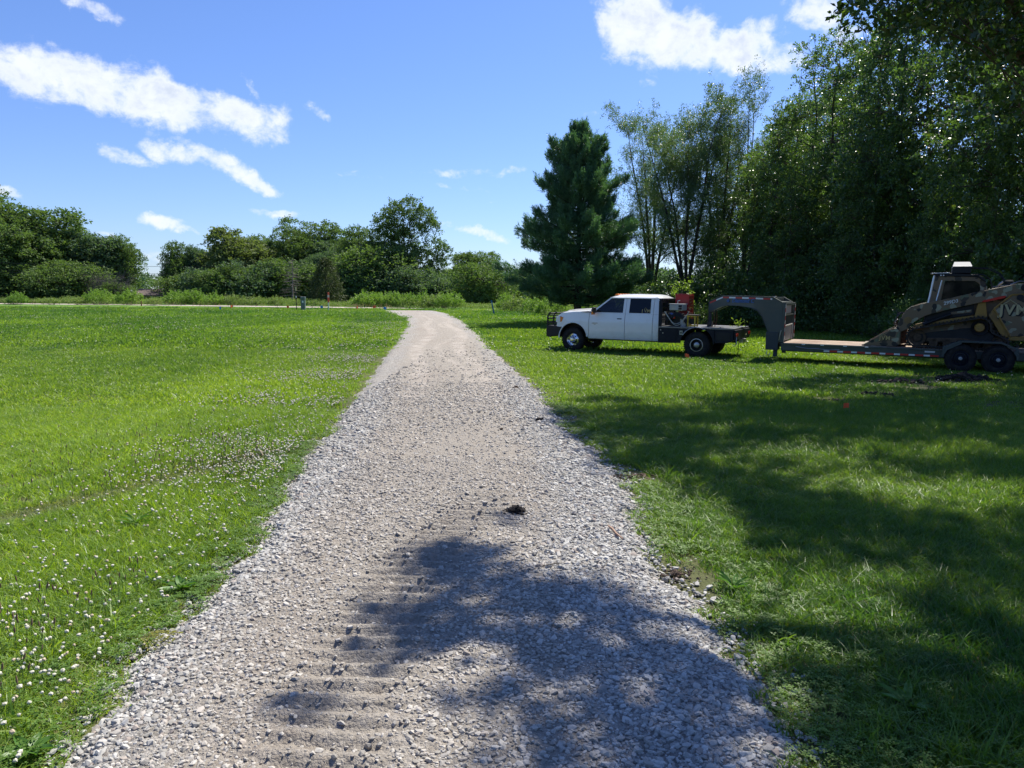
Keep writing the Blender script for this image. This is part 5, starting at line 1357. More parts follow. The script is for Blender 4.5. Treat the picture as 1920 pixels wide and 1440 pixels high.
wheel(T, RW, -.14, .43, .24, 'dual', .215); wheel(T, RW, .16, .43, .24, 'dual', .215); wheel(T, RW, 2.17, .43, .24, 'dual', .215, sgn=-1); wheel(T, RW, 1.87, .43, .24, 'dual', .215, sgn=-1)
# flatbed with skirted tool boxes
B0, B1, BY0, BY1 = 3.27, 5.82, -.16, 2.19
m = MB(); m.box(B0, B1, BY0, BY1, .955, 1.005); m.build('bed_deck', mat('bed_steel', (.16, .17, .19), .35, .6, dirt=(.22, .19, .16), dscale=2.2, damt=.5), T, bevel=.008)
def skirt(poly, nm, y0_, y1_): m = MB(); m.prism(poly, y0_, y1_); return m.build(nm, BLACKP, T, bevel=.008)
ar = arc_pts(RW, .46, .545, 180, 0, 14)
for (ya, yb) in ((BY0+.01, BY0+.42), (BY1-.42, BY1-.01)):
    skirt([(B0, .44), (B0, .95), (3.93, .95), (3.93, .455)], 'toolbox', ya, yb)
    skirt([(5.20, .50), (5.20, .95), (B1-.02, .95), (B1-.02, .60), (5.6, .52)], 'toolbox', ya, yb)
for (ya, yb) in ((BY0, BY0+.03), (BY1-.03, BY1)):
    skirt([(3.94, .46)]+[(3.94, .95), (5.19, .95), (5.19, .46)]+list(reversed(ar)), 'wheel_skirt', ya, yb)
m = MB(); m.box(5.26, 5.70, BY0-.002, BY0+.012, .60, .86); m.build('toolbox_door', TRIM, T, bevel=.004)
m = MB(); m.box(3.42, 3.86, BY0-.002, BY0+.012, .52, .90); m.build('toolbox_door', BLACKP, T, bevel=.004)
m = MB(); m.tube([(x, BY0-.006, z) for x, z in arc_pts(RW, .46, .545, 150, 60, 10)], .016, 6); m.build('arch_lip', STEEL, T, smooth=True)
m = MB(); m.box(4.02, 4.12, BY0-.012, BY0+.0, .74, .88); m.build('fuel_label', mat('label_tan', (.42, .40, .30), .5), T, bevel=.003)
m = MB(); m.box(4.045, 4.095, BY0-.016, BY0-.012, .78, .84); m.build('label_mark', TRIM, T)
for s_ in (3.36, 3.44): m = MB(); m.disc((s_, BY0-.004, .88-.10*(s_-3.36)/.08), .018, .012, 'y', 10); m.build('latch', STEEL, T)
m = MB(); m.box(B1-.02, B1+.05, BY0+.05, BY1-.05, .62, .95); m.build('tail_panel', BLACKP, T, bevel=.01)
for y_ in (BY0+.10, BY0+.3, BY1-.3, BY1-.10): m = MB(); m.box(B1+.05, B1+.065, y_-.06, y_+.06, .74, .84); m.build('tail_light', REDL, T, bevel=.006)
m = MB(); m.tube([(B1+.02, BY0+.25, .93), (B1+.06, BY0+.1, .7), (B1+.08, BY0+.05, .52), (B1+.03, BY0+.06, .42)], .016, 6); m.box(B1-.02, B1+.12, .75, 1.28, .50, .62); m.build('hitch', STEEL, T)
# headache rack
m = MB()
for y_ in (BY0+.06, BY1-.06, .55, 1.48): m.box(3.29, 3.37, y_-.04, y_+.04, 1.005, 1.88)
for z_ in (1.20, 1.42, 1.62, 1.80): m.box(3.30, 3.36, BY0+.10, BY1-.10, z_, z_+.05)
m.box(3.27, 3.39, BY0+.02, BY1-.02, 1.88, 1.95)
m.build('headache_rack', BLACKP, T, bevel=.008)
m = MB(); m.box(3.262, 3.30, BY0+.01, BY0+.13, .96, 1.87); m.build('rack_shield', BLACKP, T, bevel=.01)
# sticker on the rear door glass
def on_side(o): o.rotation_euler = (PI/2+R(-14.5), 0, 0)
for tx, x_, sz in (('J', 2.60, .16), ('V', 2.71, .16), ('M', 2.83, .16)):
    o = text_part(tx, sz, x_, yoff(1.51)+.008, 1.50, GOLD, T, depth=.002, bold=.002); on_side(o)
m = MB(); m.tube([(2.66, yoff(1.57)+.008, 1.56), (2.71, yoff(1.61)+.006, 1.615), (2.76, yoff(1.57)+.008, 1.56)], .006, 4); m.build('house_mark', GOLD, T)

# ---------------- things carried on the bed
def on_bed(name, label, cat, s, y, z=1.005):
    e = empty(name, (0, 0, 0), (0, TILT, RIG_A), label, cat); l = rig_loc(s, y); e.location = (l[0], l[1], z-s*math.sin(TILT)+.007); return e
Cq = on_bed('tool_chest', 'tall red tool chest with drawers standing on the truck bed', 'tool chest', 3.70, .72)
m = MB(); m.box(0, .36, 0, .58, .04, .62); m.build('cabinet', REDBOX, Cq, bevel=.01)
m = MB(); m.box(-.12, .36, 0, .58, .63, 1.08); m.build('top_chest', REDBOX, Cq, bevel=.01)
m = MB(); m.box(-.13, .37, -.01, .59, 1.085, 1.10); m.build('lid', REDBOX, Cq, bevel=.005)
for k, (z0_, z1_) in enumerate(((.07, .19), (.20, .32), (.33, .45), (.46, .60), (.65, .74), (.75, .84), (.85, .94), (.95, 1.06))):
    d = MB().box(.362, .375, .02, .56, z0_, z1_-.008).build('drawer', REDBOX, Cq, bevel=.004); MB().box(.376, .390, .05, .53, z1_-.035, z1_-.018).build('drawer_pull', CHROME, d)
MB().tube([(.1, -.025, .52), (.1, -.05, .52), (.34, -.05, .52), (.34, -.025, .52)], .01, 6).build('side_handle', CHROME, Cq)
for x_ in (.05, .31):
    for y_ in (.06, .52): MB().disc((x_, y_, .03), .035, .025, 'y', 10).build('caster', TRIM, Cq)
Wd = on_bed('welder', 'pale grey engine welder with a black engine underneath, beside the red tool chest', 'welder', 3.46, .10)
m = MB(); m.box(.10, .56, 0, .56, .54, .74); m.build('housing', WELD, Wd, bevel=.02)
m = MB(); m.box(.08, .58, -.01, .57, .74, .765); m.build('lid', WELD, Wd, bevel=.01)
m = MB(); m.box(.42, .54, -.012, 0.0, .57, .72); m.build('control_panel', TRIM, Wd, bevel=.003)
for k in range(3): MB().disc((.44+.04*k, -.016, .64), .012, .012, 'y', 8).build('dial', WELD, Wd)
for k in range(5): MB().box(.16, .34, -.006, .0, .57+k*.028, .582+k*.028).build('louver', STEEL, Wd)
m = MB(); m.box(.04, .70, .03, .53, .02, .38); m.disc((.12, .0, .30), .13, .16, 'y', 16); m.box(.2, .62, -.03, .02, .26, .44); m.tube([(.02, .0, .02), (.02, .0, .50)], .02, 6); m.tube([(.74, .0, .02), (.74, .0, .52)], .02, 6); m.build('engine', TRIM, Wd, bevel=.01)
MB().tube([(.3, .3, .76), (.3, .3, .86), (.38, .3, .88)], .02, 6).build('exhaust', STEEL, Wd)
MB().disc((.20, -.04, .36), .10, .06, 'y', 16).build('fan_cover', BLUEP, Wd, bevel=.01)
MB().box(.24, .33, -.05, -.01, .26, .34).build('fuel_cap', REDL, Wd, bevel=.01)
H1 = on_bed('air_hose', 'pale air hose looped over the front side of the truck bed', 'hose', 3.40, -.06)
m = MB()
for k in range(2):
    o_ = k*.022; m.tube([(.05+.86*f+.02*math.sin(k+f*5), -.02-o_*.5+.03*math.sin(f*9+k), .50-.46*math.sin(PI*f)*(1-.10*k)+.05*f*k*.3) for f in np.linspace(0, 1, 18)], .010, 6)
m.build('hose', HOSEW, H1, smooth=True)
m = MB()
for k in range(5): m.tube([(.10+.7*f, .03+.02*k, .10+.03*k+.26*math.sin(PI*f)) for f in np.linspace(0, 1, 14)], .013, 6)
m.build('cable', HOSEB, H1, smooth=True)
BK = on_bed('bucket', 'white bucket between welder and yellow rack on the truck bed', 'bucket', 4.06, .05)
MB().lathe([(.12, 0), (.145, .30), (.152, .30), (.152, .33), (.138, .33), (.115, .02), (.001, .015)], (0, .16, .0), 'z', 20).build('body', HOSEW, BK, smooth=True)
MB().tube([(.0, .01, .31), (0.0, -.03, .18), (.0, .16, .10)], .005, 4).build('handle', STEEL, BK)
YR = on_bed('wire_reel_rack', 'yellow steel frame holding dark wire on the truck bed', 'rack', 4.22, .10)
m = MB()
for x_ in (0, .24):
    for y_ in (0, .34): m.box(x_-.02, x_+.02, y_-.02, y_+.02, 0, .36)
m.box(-.04, .28, -.04, .38, .34, .38)
for y_ in (0, .34): m.box(0, .24, y_-.015, y_+.015, .02, .05)
m.build('frame', YELLOW, YR, bevel=.005)
MB().disc((.12, .17, .18), .10, .22, 'y', 18).build('spool', TRIM, YR); MB().box(-.06, .32, -.06, .40, .382, .41).build('tray', TRIM, YR, bevel=.004)

# ---------------- gooseneck trailer
TR = rig_empty('gooseneck_trailer', 0.0, 'grey gooseneck equipment trailer with bare board deck and red-white tape', 'trailer')
TW = 2.12; SX = .0
def plate_y(s, near):   # side plates run in towards the coupler
    t_ = float(np.interp(s, [4.55, 5.25, 6.3, 6.9], [.86, .60, .10, .0])); return t_ if near else TW-t_
outer = [(4.72, 1.55), (4.72, 1.86), (4.86, 1.92), (5.22, 2.07), (5.8, 2.065), (6.4, 2.055), (6.96, 2.04), (7.26, 1.87), (7.27, 1.4), (7.27, .98), (7.27, .62)]
inner = [(4.86, 1.55), (5.0, 1.60), (5.22, 1.70), (5.40, 1.745), (5.85, 1.74), (6.25, 1.69), (6.48, 1.59), (6.62, 1.42), (6.74, 1.16), (6.84, .92), (6.84, .62)]
def neck(near):
    m = MB(); n = len(outer); th = .05 if near else -.05
    vs = [(x, plate_y(x, near), z) for x, z in outer]+[(x, plate_y(x, near), z) for x, z in inner]+[(x, plate_y(x, near)+th, z) for x, z in outer]+[(x, plate_y(x, near)+th, z) for x, z in inner]
    fs = []
    for i in range(n-1): fs += [(i, i+1, n+i+1, n+i), (2*n+i, 3*n+i, 3*n+i+1, 2*n+i+1), (i, 2*n+i, 2*n+i+1, i+1), (n+i, n+i+1, 3*n+i+1, 3*n+i)]
    fs += [(0, n, 3*n, 2*n), (n-1, 3*n-1+0, 4*n-1, 2*n-1)] if False else [(0, n, 3*n, 2*n), (n-1, 3*n-1, 4*n-1, 2*n-1)]
    m.add(vs, fs); return m.build('neck_plate', GREYP, TR, bevel=.008)
neck(True); neck(False)
for near in (True, False):      # flanges along the upper and lower edge
    for prof, nm in ((outer, 'top_flange'), (inner, 'lower_flange')):
        m = MB()
        pts = prof if nm == 'top_flange' else prof[:-1]
        pts = pts[1:8] if nm == 'top_flange' else pts
        for (a, b_) in zip(pts[:-1], pts[1:]):
            y_ = [plate_y(a[0], near), plate_y(b_[0], near)]; d = -.035 if near else .035; z_ = .012
            m.add([(a[0], y_[0]+d, a[1]), (b_[0], y_[1]+d, b_[1]), (b_[0], y_[1]-3*d, b_[1]), (a[0], y_[0]-3*d, a[1]), (a[0], y_[0]+d, a[1]+z_), (b_[0], y_[1]+d, b_[1]+z_), (b_[0], y_[1]-3*d, b_[1]+z_), (a[0], y_[0]-3*d, a[1]+z_)],
                  [(0,3,2,1),(4,5,6,7),(0,1,5,4),(1,2,6,5),(2,3,7,6),(3,0,4,7)])
        m.build(nm, GREYP, TR)
m = MB()
for s_ in (5.3, 6.1, 6.9): m.box(s_, s_+.08, plate_y(s_, True)+.05, plate_y(s_, False)-.05, 1.86, 2.02)
m.box(4.70, 4.90, .86, TW-.86, 1.50, 1.88); build_each(m, 'cross_member', GREYP, TR, bevel=.006)
MB().tube([(4.72, TW/2, 1.86), (4.72, TW/2, 1.02)], .065, 12).build('coupler', GREYD, TR, smooth=True)
MB().box(4.64, 4.80, TW/2-.08, TW/2+.08, 1.0, 1.16).build('coupler_head', GREYD, TR, bevel=.015)
for k, y_ in enumerate((TW/2-.2, TW/2+.16)):
    MB().tube([(4.9, y_, 1.52), (4.93, y_-.03, 1.25), (4.86, y_, 1.01)], .014, 5).build('safety_chain', mat('rust', (.20, .09, .045), .8), TR)
# reflective tape along the top of the near plate
def edge_tape(prof, s0, s1, zoff, L=.20, first=0):
    s_ = s0; k = first
    while s_ < s1-.01:
        e_ = min(s_+L, s1); za = np.interp(s_, [p[0] for p in prof], [p[1] for p in prof]); zb = np.interp(e_, [p[0] for p in prof], [p[1] for p in prof])
        ya, yb = plate_y(s_, True)-.005, plate_y(e_, True)-.005
        m = MB(); m.add([(s_, ya, za-zoff-.05), (e_, yb, zb-zoff-.05), (e_, yb, zb-zoff), (s_, ya, za-zoff), (s_, ya+.004, za-zoff-.05), (e_, yb+.004, zb-zoff-.05), (e_, yb+.004, zb-zoff), (s_, ya+.004, za-zoff)],
                        [(0,1,2,3),(7,6,5,4),(0,4,5,1),(1,5,6,2),(2,6,7,3),(3,7,4,0)])
        m.build('reflective_tape', RTAPE if k % 2 else WTAPE, TR); s_ = e_; k += 1
top = outer[1:7]; edge_tape(top, 4.76, 6.93, .035, .235, 1)
text_part('Diamond C', .175, 5.98, plate_y(6.1, True)-.012, 1.905, BLUEV, TR, depth=.004, bold=.006, skew=.2).rotation_euler = (PI/2, 0, math.atan2(plate_y(6.5, True)-plate_y(5.5, True), 1.0))
m = MB(); yy = plate_y(5.5, True)-.016; m.prism([(5.38, 1.90), (5.44, 1.96), (5.50, 1.90), (5.44, 1.84)], yy, yy+.008); m.build('emblem', BLUEV, TR)
# riser: two posts with tape, winch box on top, ribbed panel, ladder-like braces
for y_ in (.0, TW-.08):
    P_ = MB().box(7.27, 7.35, y_, y_+.08, .62, 1.87).build('riser_post', GREYP, TR, bevel=.005)
    for k in range(9): MB().box(7.352, 7.356, y_+.01, y_+.07, .70+k*.125, .70+k*.125+.12).build('reflective_tape', RTAPE if k % 2 else WTAPE, TR)
m = MB(); m.box(7.27, 7.34, .085, TW-.085, 1.78, 1.86); m.box(7.27, 7.33, .085, TW-.085, 1.45, 1.50); build_each(m, 'riser_bar', GREYP, TR, bevel=.005)
m = MB(); m.box(7.18, 7.30, .45, 1.55, 1.52, 1.80); m.build('control_box', WELD, TR, bevel=.02)
MB().box(6.6, 7.25, .3, 1.8, 1.86, 1.90).build('top_tray', GREYP, TR, bevel=.01)
MB().tube([(6.85, .55, 1.9), (6.9, .6, 2.06), (6.9, .9, 2.06)], .015, 6).build('beacon_bracket', STEEL, TR)
gp_ = MB().box(7.30, 7.33, .10, 1.55, .66, 1.13).build('headboard', mat('galvanised', (.40, .42, .42), .45, .4, dirt=(.2, .16, .12), damt=.3), TR, bevel=.004)
for k in range(7): MB().box(7.332, 7.35, .16+k*.20, .20+k*.20, .67, 1.12).build('rib', MATS['galvanised'], TR)
MB().tube([(7.36, .10, 1.14), (7.36, 1.56, 1.16), (7.36, 1.56, .66)], .02, 6).build('headboard_rail', STEEL, TR)
m = MB(); m.box(6.80, 7.18, -.03, .40, .36, .93); m.build('jack_box', GREYD, TR, bevel=.01)
m = MB(); m.box(6.80, 7.18, TW-.40, TW+.03, .36, .93); m.build('jack_box', GREYD, TR, bevel=.01)
for s_, y_ in ((7.08, .18), (7.08, TW-.18)): MB().box(s_-.06, s_+.06, y_-.06, y_+.06, .14, .37).build('jack_leg', GREYD, TR, bevel=.005)
MB().tube([(6.86, .0, .35), (6.84, -.02, .22), (6.92, -.02, .17), (6.95, .0, .25)], .015, 5).build('chain_hook', STEEL, TR)
MB().tube([(7.2, -.02, .68), (7.22, -.04, .80), (7.26, -.04, 1.0)], .014, 5).build('crank', STEEL, TR)
# deck: frame and boards
DE = 14.6
m = MB(); m.box(7.27, DE, .0, .10, .36, .57); m.box(7.27, DE, TW-.10, TW, .36, .57); m.box(7.27, DE, .55, .65, .30, .52); m.box(7.27, DE, TW-.65, TW-.55, .30, .52); build_each(m, 'deck_rail', GREYP, TR, bevel=.008)
m = MB(); m.box(7.27, 11.70, -.04, .0, .55, .60); m.box(7.27, 11.70, TW, TW+.04, .55, .60); build_each(m, 'rub_rail', GREYP, TR, bevel=.004)
m = MB()
for k in range(14): m.box(7.4+k*.52, 7.45+k*.52, .10, TW-.10, .50, .56)
build_each(m, 'cross_beam', GREYD, TR)
r = random.Random(4)
nb = 11; bw = (TW-.06)/nb
for k in range(nb):
    y0_ = .03+k*bw; dz = r.uniform(-.004, .006)
    s0 = 7.32
    for s1 in (9.9+r.uniform(-.5, .5), DE):
        MB().box(s0+.004, s1, y0_+.005, y0_+bw-.005, .575, .612+dz).build('deck_board', WOOD_D, TR, bevel=.004, seg=1); s0 = s1; dz = r.uniform(-.004, .006)
MB().box(9.86, 9.98, .04, TW-.04, .612, .622).build('deck_strap', STEEL, TR)
k = 0; s_ = 8.55
while s_ < 11.6:
    MB().box(s_, s_+(.22 if k % 2 else .16), -.008, -.0035, .375, .425).build('reflective_tape', RTAPE if k % 2 else WTAPE, TR); s_ += .225 if k % 2 else .165; k += 1
for s_ in (7.9, 8.45, 9.1, 9.7, 10.3, 10.9): MB().box(s_, s_+.10, -.044, -.040, .562, .592).build('stake_pocket', WTAPE if s_ < 10 else GREYD, TR)
MB().tube([(7.72, -.015, .50), (8.1, -.03, .45), (8.3, -.02, .46), (8.7, -.02, .44), (9.0, -.015, .46)], .014, 6).build('strap_bar', STEEL, TR, smooth=True)
MB().box(11.30, 11.56, -.008, -.0035, .49, .54).build('data_label', WTAPE, TR)
# fenders and wheels
FS = [(11.74, .40), (11.74, .70), (12.16, .885), (13.16, .885), (13.58, .70), (13.58, .40), (13.53, .40), (13.53, .66)]
w1, w2 = 12.20, 13.11; WR = .395
for (ya, yb) in ((-.30, -.26), (TW+.26, TW+.30)):
    inn = [(13.53, .40), (13.53, .66), (13.14, .835), (12.18, .835), (11.79, .66), (11.79, .40)]
    o_ = [(13.58, .40), (13.58, .70), (13.16, .885), (12.16, .885), (11.74, .70), (11.74, .40)]
    yi, yo = (ya, .0) if ya < 0 else (TW, yb)
    m = MB(); n_ = 6; vs = [(x, yi, z) for x, z in o_]+[(x, yi, z) for x, z in inn]+[(x, yo, z) for x, z in o_]+[(x, yo, z) for x, z in inn]; fs = []
    for i in range(5): fs += [(i, i+1, n_+i+1, n_+i), (2*n_+i, 3*n_+i, 3*n_+i+1, 2*n_+i+1), (i, 2*n_+i, 2*n_+i+1, i+1), (n_+i, n_+i+1, 3*n_+i+1, 3*n_+i)]
    fs += [(0, n_, 3*n_, 2*n_), (5, 17, 23, 11)] if False else [(0, n_, 3*n_, 2*n_), (n_-1, 3*n_-1, 4*n_-1, 2*n_-1)]
    m.add(vs, fs); m.build('fender', GREYP, TR, bevel=.006)
    for (sa, sb) in ((11.745, 12.0), (13.3, 13.575)):
        pass
for (sa, sc) in ((11.76, w1), (w2, 13.56)): 
    MB().prism([(sa, .42), (sa, .68), (sc, .84), (sc, .80), (sa+.1, .60)] if sa < 12 else [(sc, .42+.38), (sc, .84), (13.56, .68), (13.56, .42), (13.46, .60)], -.295, -.285).build('fender_skirt', GREYP, TR)
for s_ in (w1, w2):
    wheel(TR, s_, -.275, WR, .25, 'black', .215); wheel(TR, s_, TW+.275, WR, .25, 'black', .215, sgn=-1)
m = MB()
for s_ in (w1, w2): m.tube([(s_, -.05, WR), (s_, TW+.05, WR)], .06, 8)
build_each(m, 'axle', TRIM, TR)
# dovetail and folded ramps behind
m = MB(); m.add([(DE, .02, .38), (DE+1.1, .02, .26), (DE+1.1, .02, .40), (DE, .02, .58), (DE, .10, .38), (DE+1.1, .10, .26), (DE+1.1, .10, .40), (DE, .10, .58)], [(0,1,2,3),(7,6,5,4),(0,4,5,1),(1,5,6,2),(2,6,7,3),(3,7,4,0)]); m.add([(DE, TW-.1, .38), (DE+1.1, TW-.1, .26), (DE+1.1, TW-.1, .40), (DE, TW-.1, .58), (DE, TW-.02, .38), (DE+1.1, TW-.02, .26), (DE+1.1, TW-.02, .40), (DE, TW-.02, .58)], [(0,1,2,3),(7,6,5,4),(0,4,5,1),(1,5,6,2),(2,6,7,3),(3,7,4,0)])
for k in range(6): m.box(DE+.1+k*.18, DE+.16+k*.18, .1, TW-.1, .44-.03*k, .47-.03*k)
build_each(m, 'dovetail', GREYP, TR)

# ---------------- camouflaged track loader on the deck
cm_ = bpy.data.materials.new('camouflage'); cm_.use_nodes = True; t = NT(cm_.node_tree); b = t.n['Principled BSDF']
P = t.new('ShaderNodeTexCoord').outputs['Object']
wv = t.vmath('ADD', P, t.vmath('SCALE', t.vmath('SUBTRACT', t.noise(P, 3.0, 2, .5, 0, 1), (.5, .5, .5)), .35))
c = (0.17, 0.118, 0.064, 1)
va = t.vor(wv, 3.2); c = t.mix(t.ramp(va, .30, .285), c, (0.30, 0.30, 0.205))
vb = t.vor(t.vmath('ADD', wv, (3.3, 1.7, 5.1)), 2.5); c = t.mix(t.ramp(vb, .30, .285), c, (0.040, 0.031, 0.020))
vc_ = t.vor(t.vmath('ADD', wv, (7.3, 4.7, 2.1)), 3.8); c = t.mix(t.ramp(vc_, .24, .225), c, (0.12, 0.14, 0.08))
vd_ = t.vor(t.vmath('ADD', wv, (1.3, 9.7, 4.1)), 2.8); c = t.mix(t.ramp(vd_, .22, .205), c, (0.010, 0.010, 0.009))
c = t.mix(t.math('MULTIPLY', t.ramp(t.noise(P, 2.0, 5, .65), .5, .75), .35), c, (.09, .065, .04))
t.l.new(c, b.inputs['Base Color']); b.inputs['Roughness'].default_value = .5
CAMO = cm_
CATY = mat('machine_yellow', (0.34, 0.19, 0.03), 0.5, dirt=(.10, .07, .04), dscale=3, damt=.6)
MUD = mat('dry_mud', (0.075, 0.050, 0.032), 0.95, var=.4, vscale=8, bump=.8, bscale=30)
TRK = mat('track_rubber', (0.018, 0.016, 0.015), .8, dirt=(.085, .06, .04), dscale=4, damt=.7)
SK = empty('track_loader', (0, 0, 0), (0, TILT, RIG_A), 'camouflage-painted tracked loader with its bucket down, riding on the trailer', 'track loader')
l = rig_loc(0, 0); SK.location = (l[0], l[1], .005)
def sb(poly, y0_, y1_, nm, mt, bevel=.012, par=None): m = MB(); m.prism(poly, y0_, y1_); return m.build(nm, mt, par or SK, bevel=bevel)
DZ = .62
# tracks: closed belt with lugs
def track(y0_, y1_, near):
    path = []
    def arcp(cx, cz, r_, a0, a1, n=8): return [(cx+r_*math.cos(R(a0+(a1-a0)*k/n)), cz+r_*math.sin(R(a0+(a1-a0)*k/n))) for k in range(n+1)]
    path += arcp(11.08, DZ+.30, .29, 250, 105, 9)      # front idler
    path += arcp(12.62, 1.26, .30, 112, -20, 9)        # drive sprocket, high at the rear
    path += arcp(13.12, DZ+.25, .24, 20, -80, 6)       # rear idler
    # resample evenly
    pts = path+[path[0]]; L = [0]
    for a, b_ in zip(pts[:-1], pts[1:]): L.append(L[-1]+math.hypot(b_[0]-a[0], b_[1]-a[1]))
    n = 62; q = np.linspace(0, L[-1], n+1)[:-1]; X = np.interp(q, L, [p[0] for p in pts]); Z = np.interp(q, L, [p[1] for p in pts])
    cx, cz = X.mean(), Z.mean(); vs, fs = [], []
    nrm = []
    for i in range(n):
        tx, tz = X[(i+1) % n]-X[i-1], Z[(i+1) % n]-Z[i-1]; l_ = math.hypot(tx, tz); nx_, nz_ = -tz/l_, tx/l_
        if (nx_*(X[i]-cx)+nz_*(Z[i]-cz)) < 0: nx_, nz_ = -nx_, -nz_
        nrm.append((nx_, nz_))
        for (d, y_) in ((0, y0_), (0, y1_), (-.045, y1_), (-.045, y0_)): vs.append((X[i]+nx_*d, y_, Z[i]+nz_*d))
    for i in range(n):
        j = (i+1) % n
        for k in range(4): k2 = (k+1) % 4; fs.append((i*4+k, j*4+k, j*4+k2, i*4+k2))
    m = MB(); m.add(vs, fs)
    tr_ = m.build('track', TRK, SK)
    m = MB()
    for i in range(n):
        nx_, nz_ = nrm[i]; tx, tz = -nz_, nx_; h_ = .022; vs = []
        for d in (-.002, .04):
            for tt in (-h_, h_):
                for y_ in (y0_-.004, y1_+.004): vs.append((X[i]+nx_*d+tx*tt*(1 if d < 0 else .6), y_, Z[i]+nz_*d+tz*tt*(1 if d < 0 else .6)))
        m.add(vs, [(0,1,3,2),(4,6,7,5),(0,4,5,1),(2,3,7,6),(0,2,6,4),(1,5,7,3)])
    m.build('lug', TRK, tr_, kind='stuff')
    for (cx_, cz_, rr, mt, nm) in ((11.08, DZ+.30, .23, MUD, 'idler'), (13.12, DZ+.25, .18, MUD, 'idler'), (12.62, 1.26, .22, TRIM, 'sprocket')):
        o = MB().lathe([(rr, .0), (rr, .04), (rr*.5, .09), (rr*.45, .03), (.001, .03)] if near else [(rr, 0), (rr, -.04), (rr*.5, -.09), (.001, -.03)], (cx_, (y0_+.03) if near else (y1_-.03), cz_), 'y', 24).build(nm, mt, SK, smooth=True)
    if near: MB().lathe([(.11, -.05), (.11, -.01), (.13, .02)] + [(.13, .03)], (12.62, y0_+.03, 1.26), 'y', 20).build('drive_motor', CATY, SK, smooth=True); MB().disc((12.62, y0_-.02, 1.26), .11, .03, 'y', 20).build('drive_cover', CATY, SK, bevel=.005)
    for s_ in (11.50, 11.85, 12.2, 12.55, 12.85): MB().disc((s_, (y0_+y1_)/2, DZ+.15), .115, y1_-y0_-.06, 'y', 16).build('roller', MUD, SK)
    sb([(10.98, DZ+.24), (11.2, DZ+.42), (12.4, DZ+.62), (12.9, DZ+.50), (13.1, DZ+.28), (12.9, DZ+.16), (11.1, DZ+.16)], y0_+.10, y1_-.10, 'track_frame', TRIM)
track(.02, .34, True); track(1.74, 2.06, False)
sb([(11.3, DZ+.20), (11.35, DZ+.30), (12.2, DZ+.33), (12.7, DZ+.26), (12.7, DZ+.18)], .05, .12, 'mud_cake', MUD, .02)
# hull
sb([(11.0, .98), (11.05, 1.22), (11.35, 1.42), (11.4, 1.95), (12.7, 2.05), (13.5, 2.0), (13.62, 1.3), (13.5, .92), (12.8, .80), (11.5, .80)], .40, 1.68, 'hull', CAMO, .02)
# engine side panel black with a camouflage stripe; yellow rail under it
sb([(11.20, 1.36), (11.26, 1.72), (11.5, 1.80), (12.45, 1.96), (12.47, 1.62)], .30, .36, 'side_panel', TRIM)
sb([(11.86, 1.60), (11.90, 1.68), (12.40, 1.76), (12.40, 1.68)], .285, .30, 'panel_stripe', CAMO, .003)
sb([(10.95, 1.10), (11.0, 1.30), (11.2, 1.36), (12.47, 1.60), (12.50, 1.50), (11.2, 1.20)], .24, .34, 'side_rail', CATY)
sb([(12.48, 1.55), (12.54, 1.95), (12.72, 2.0), (12.80, 1.55), (12.7, 1.45)], .22, .36, 'rail_bracket', CATY)
# rear towers with the company panel
tower = [(12.93, 1.80), (13.32, 2.20), (13.45, 2.26), (13.70, 2.22), (13.80, 2.0), (13.80, 1.06), (13.38, 1.03)]
sb(tower, .10, .22, 'rear_tower', CAMO); sb(tower, 1.86, 1.98, 'rear_tower', CAMO)
for (a, b_) in ((tower[0], tower[6]), (tower[0], tower[1]), (tower[1], tower[3])):
    MB().tube([(a[0], .10, a[1]), (b_[0], .10, b_[1])], .026, 6).build('tower_edge', CATY, SK)
sb([(12.92, 1.80), (13.38, 1.02), (13.2, .98), (12.82, 1.60)], .13, .26, 'tower_brace', CATY)
sb([(13.30, .92), (13.34, 1.03), (13.9, 1.05), (13.9, .92)], .12, 1.96, 'rear_bumper', CATY)
MB().tube([(13.83, .12, 1.02), (13.83, .12, 2.0)], .02, 6).build('rear_post', STEEL, SK)
# lift arms: long tapering box from rear pivot down to the bucket
arm = [(13.80, 2.42), (13.75, 2.55), (13.3, 2.47), (12.4, 2.24), (11.6, 2.02), (11.1, 1.90), (10.84, 1.80), (10.72, 1.70), (10.60, 1.45), (10.50, 1.16), (10.62, 1.05), (10.80, 1.15), (10.98, 1.38), (11.25, 1.56), (11.9, 1.78), (12.8, 2.02), (13.3, 2.16), (13.7, 2.28)]
for (ya, yb) in ((.14, .27), (1.81, 1.94)): sb(arm, ya, yb, 'lift_arm', CAMO, .014)
MB().tube([(10.70, .27, 1.55), (10.70, 1.81, 1.55)], .07, 10).build('cross_tube', CAMO, SK)
MB().disc((13.60, .13, 2.40), .09, .05, 'y', 16).build('pivot_pin', TRIM, SK, bevel=.006); MB().disc((13.52, .09, 2.13), .085, .03, 'y', 16).build('pivot_pin', TRIM, SK, bevel=.006)
MB().disc((10.80, .13, 1.42), .10, .03, 'y', 16).build('arm_pad', CATY, SK, bevel=.006)
text_part('299D3', .135, 11.86, .130, 1.965, WV, SK, depth=.003, bold=.003, skew=.15).rotation_euler = (PI/2, -math.atan2(.25, 1), 0)
# red hook-up stripe on the arm
sb([(12.62, 1.985), (12.66, 2.035), (13.12, 2.165), (13.20, 2.17), (13.16, 2.10), (12.72, 1.985)], .125, .140, 'red_stripe', REDL, .004)
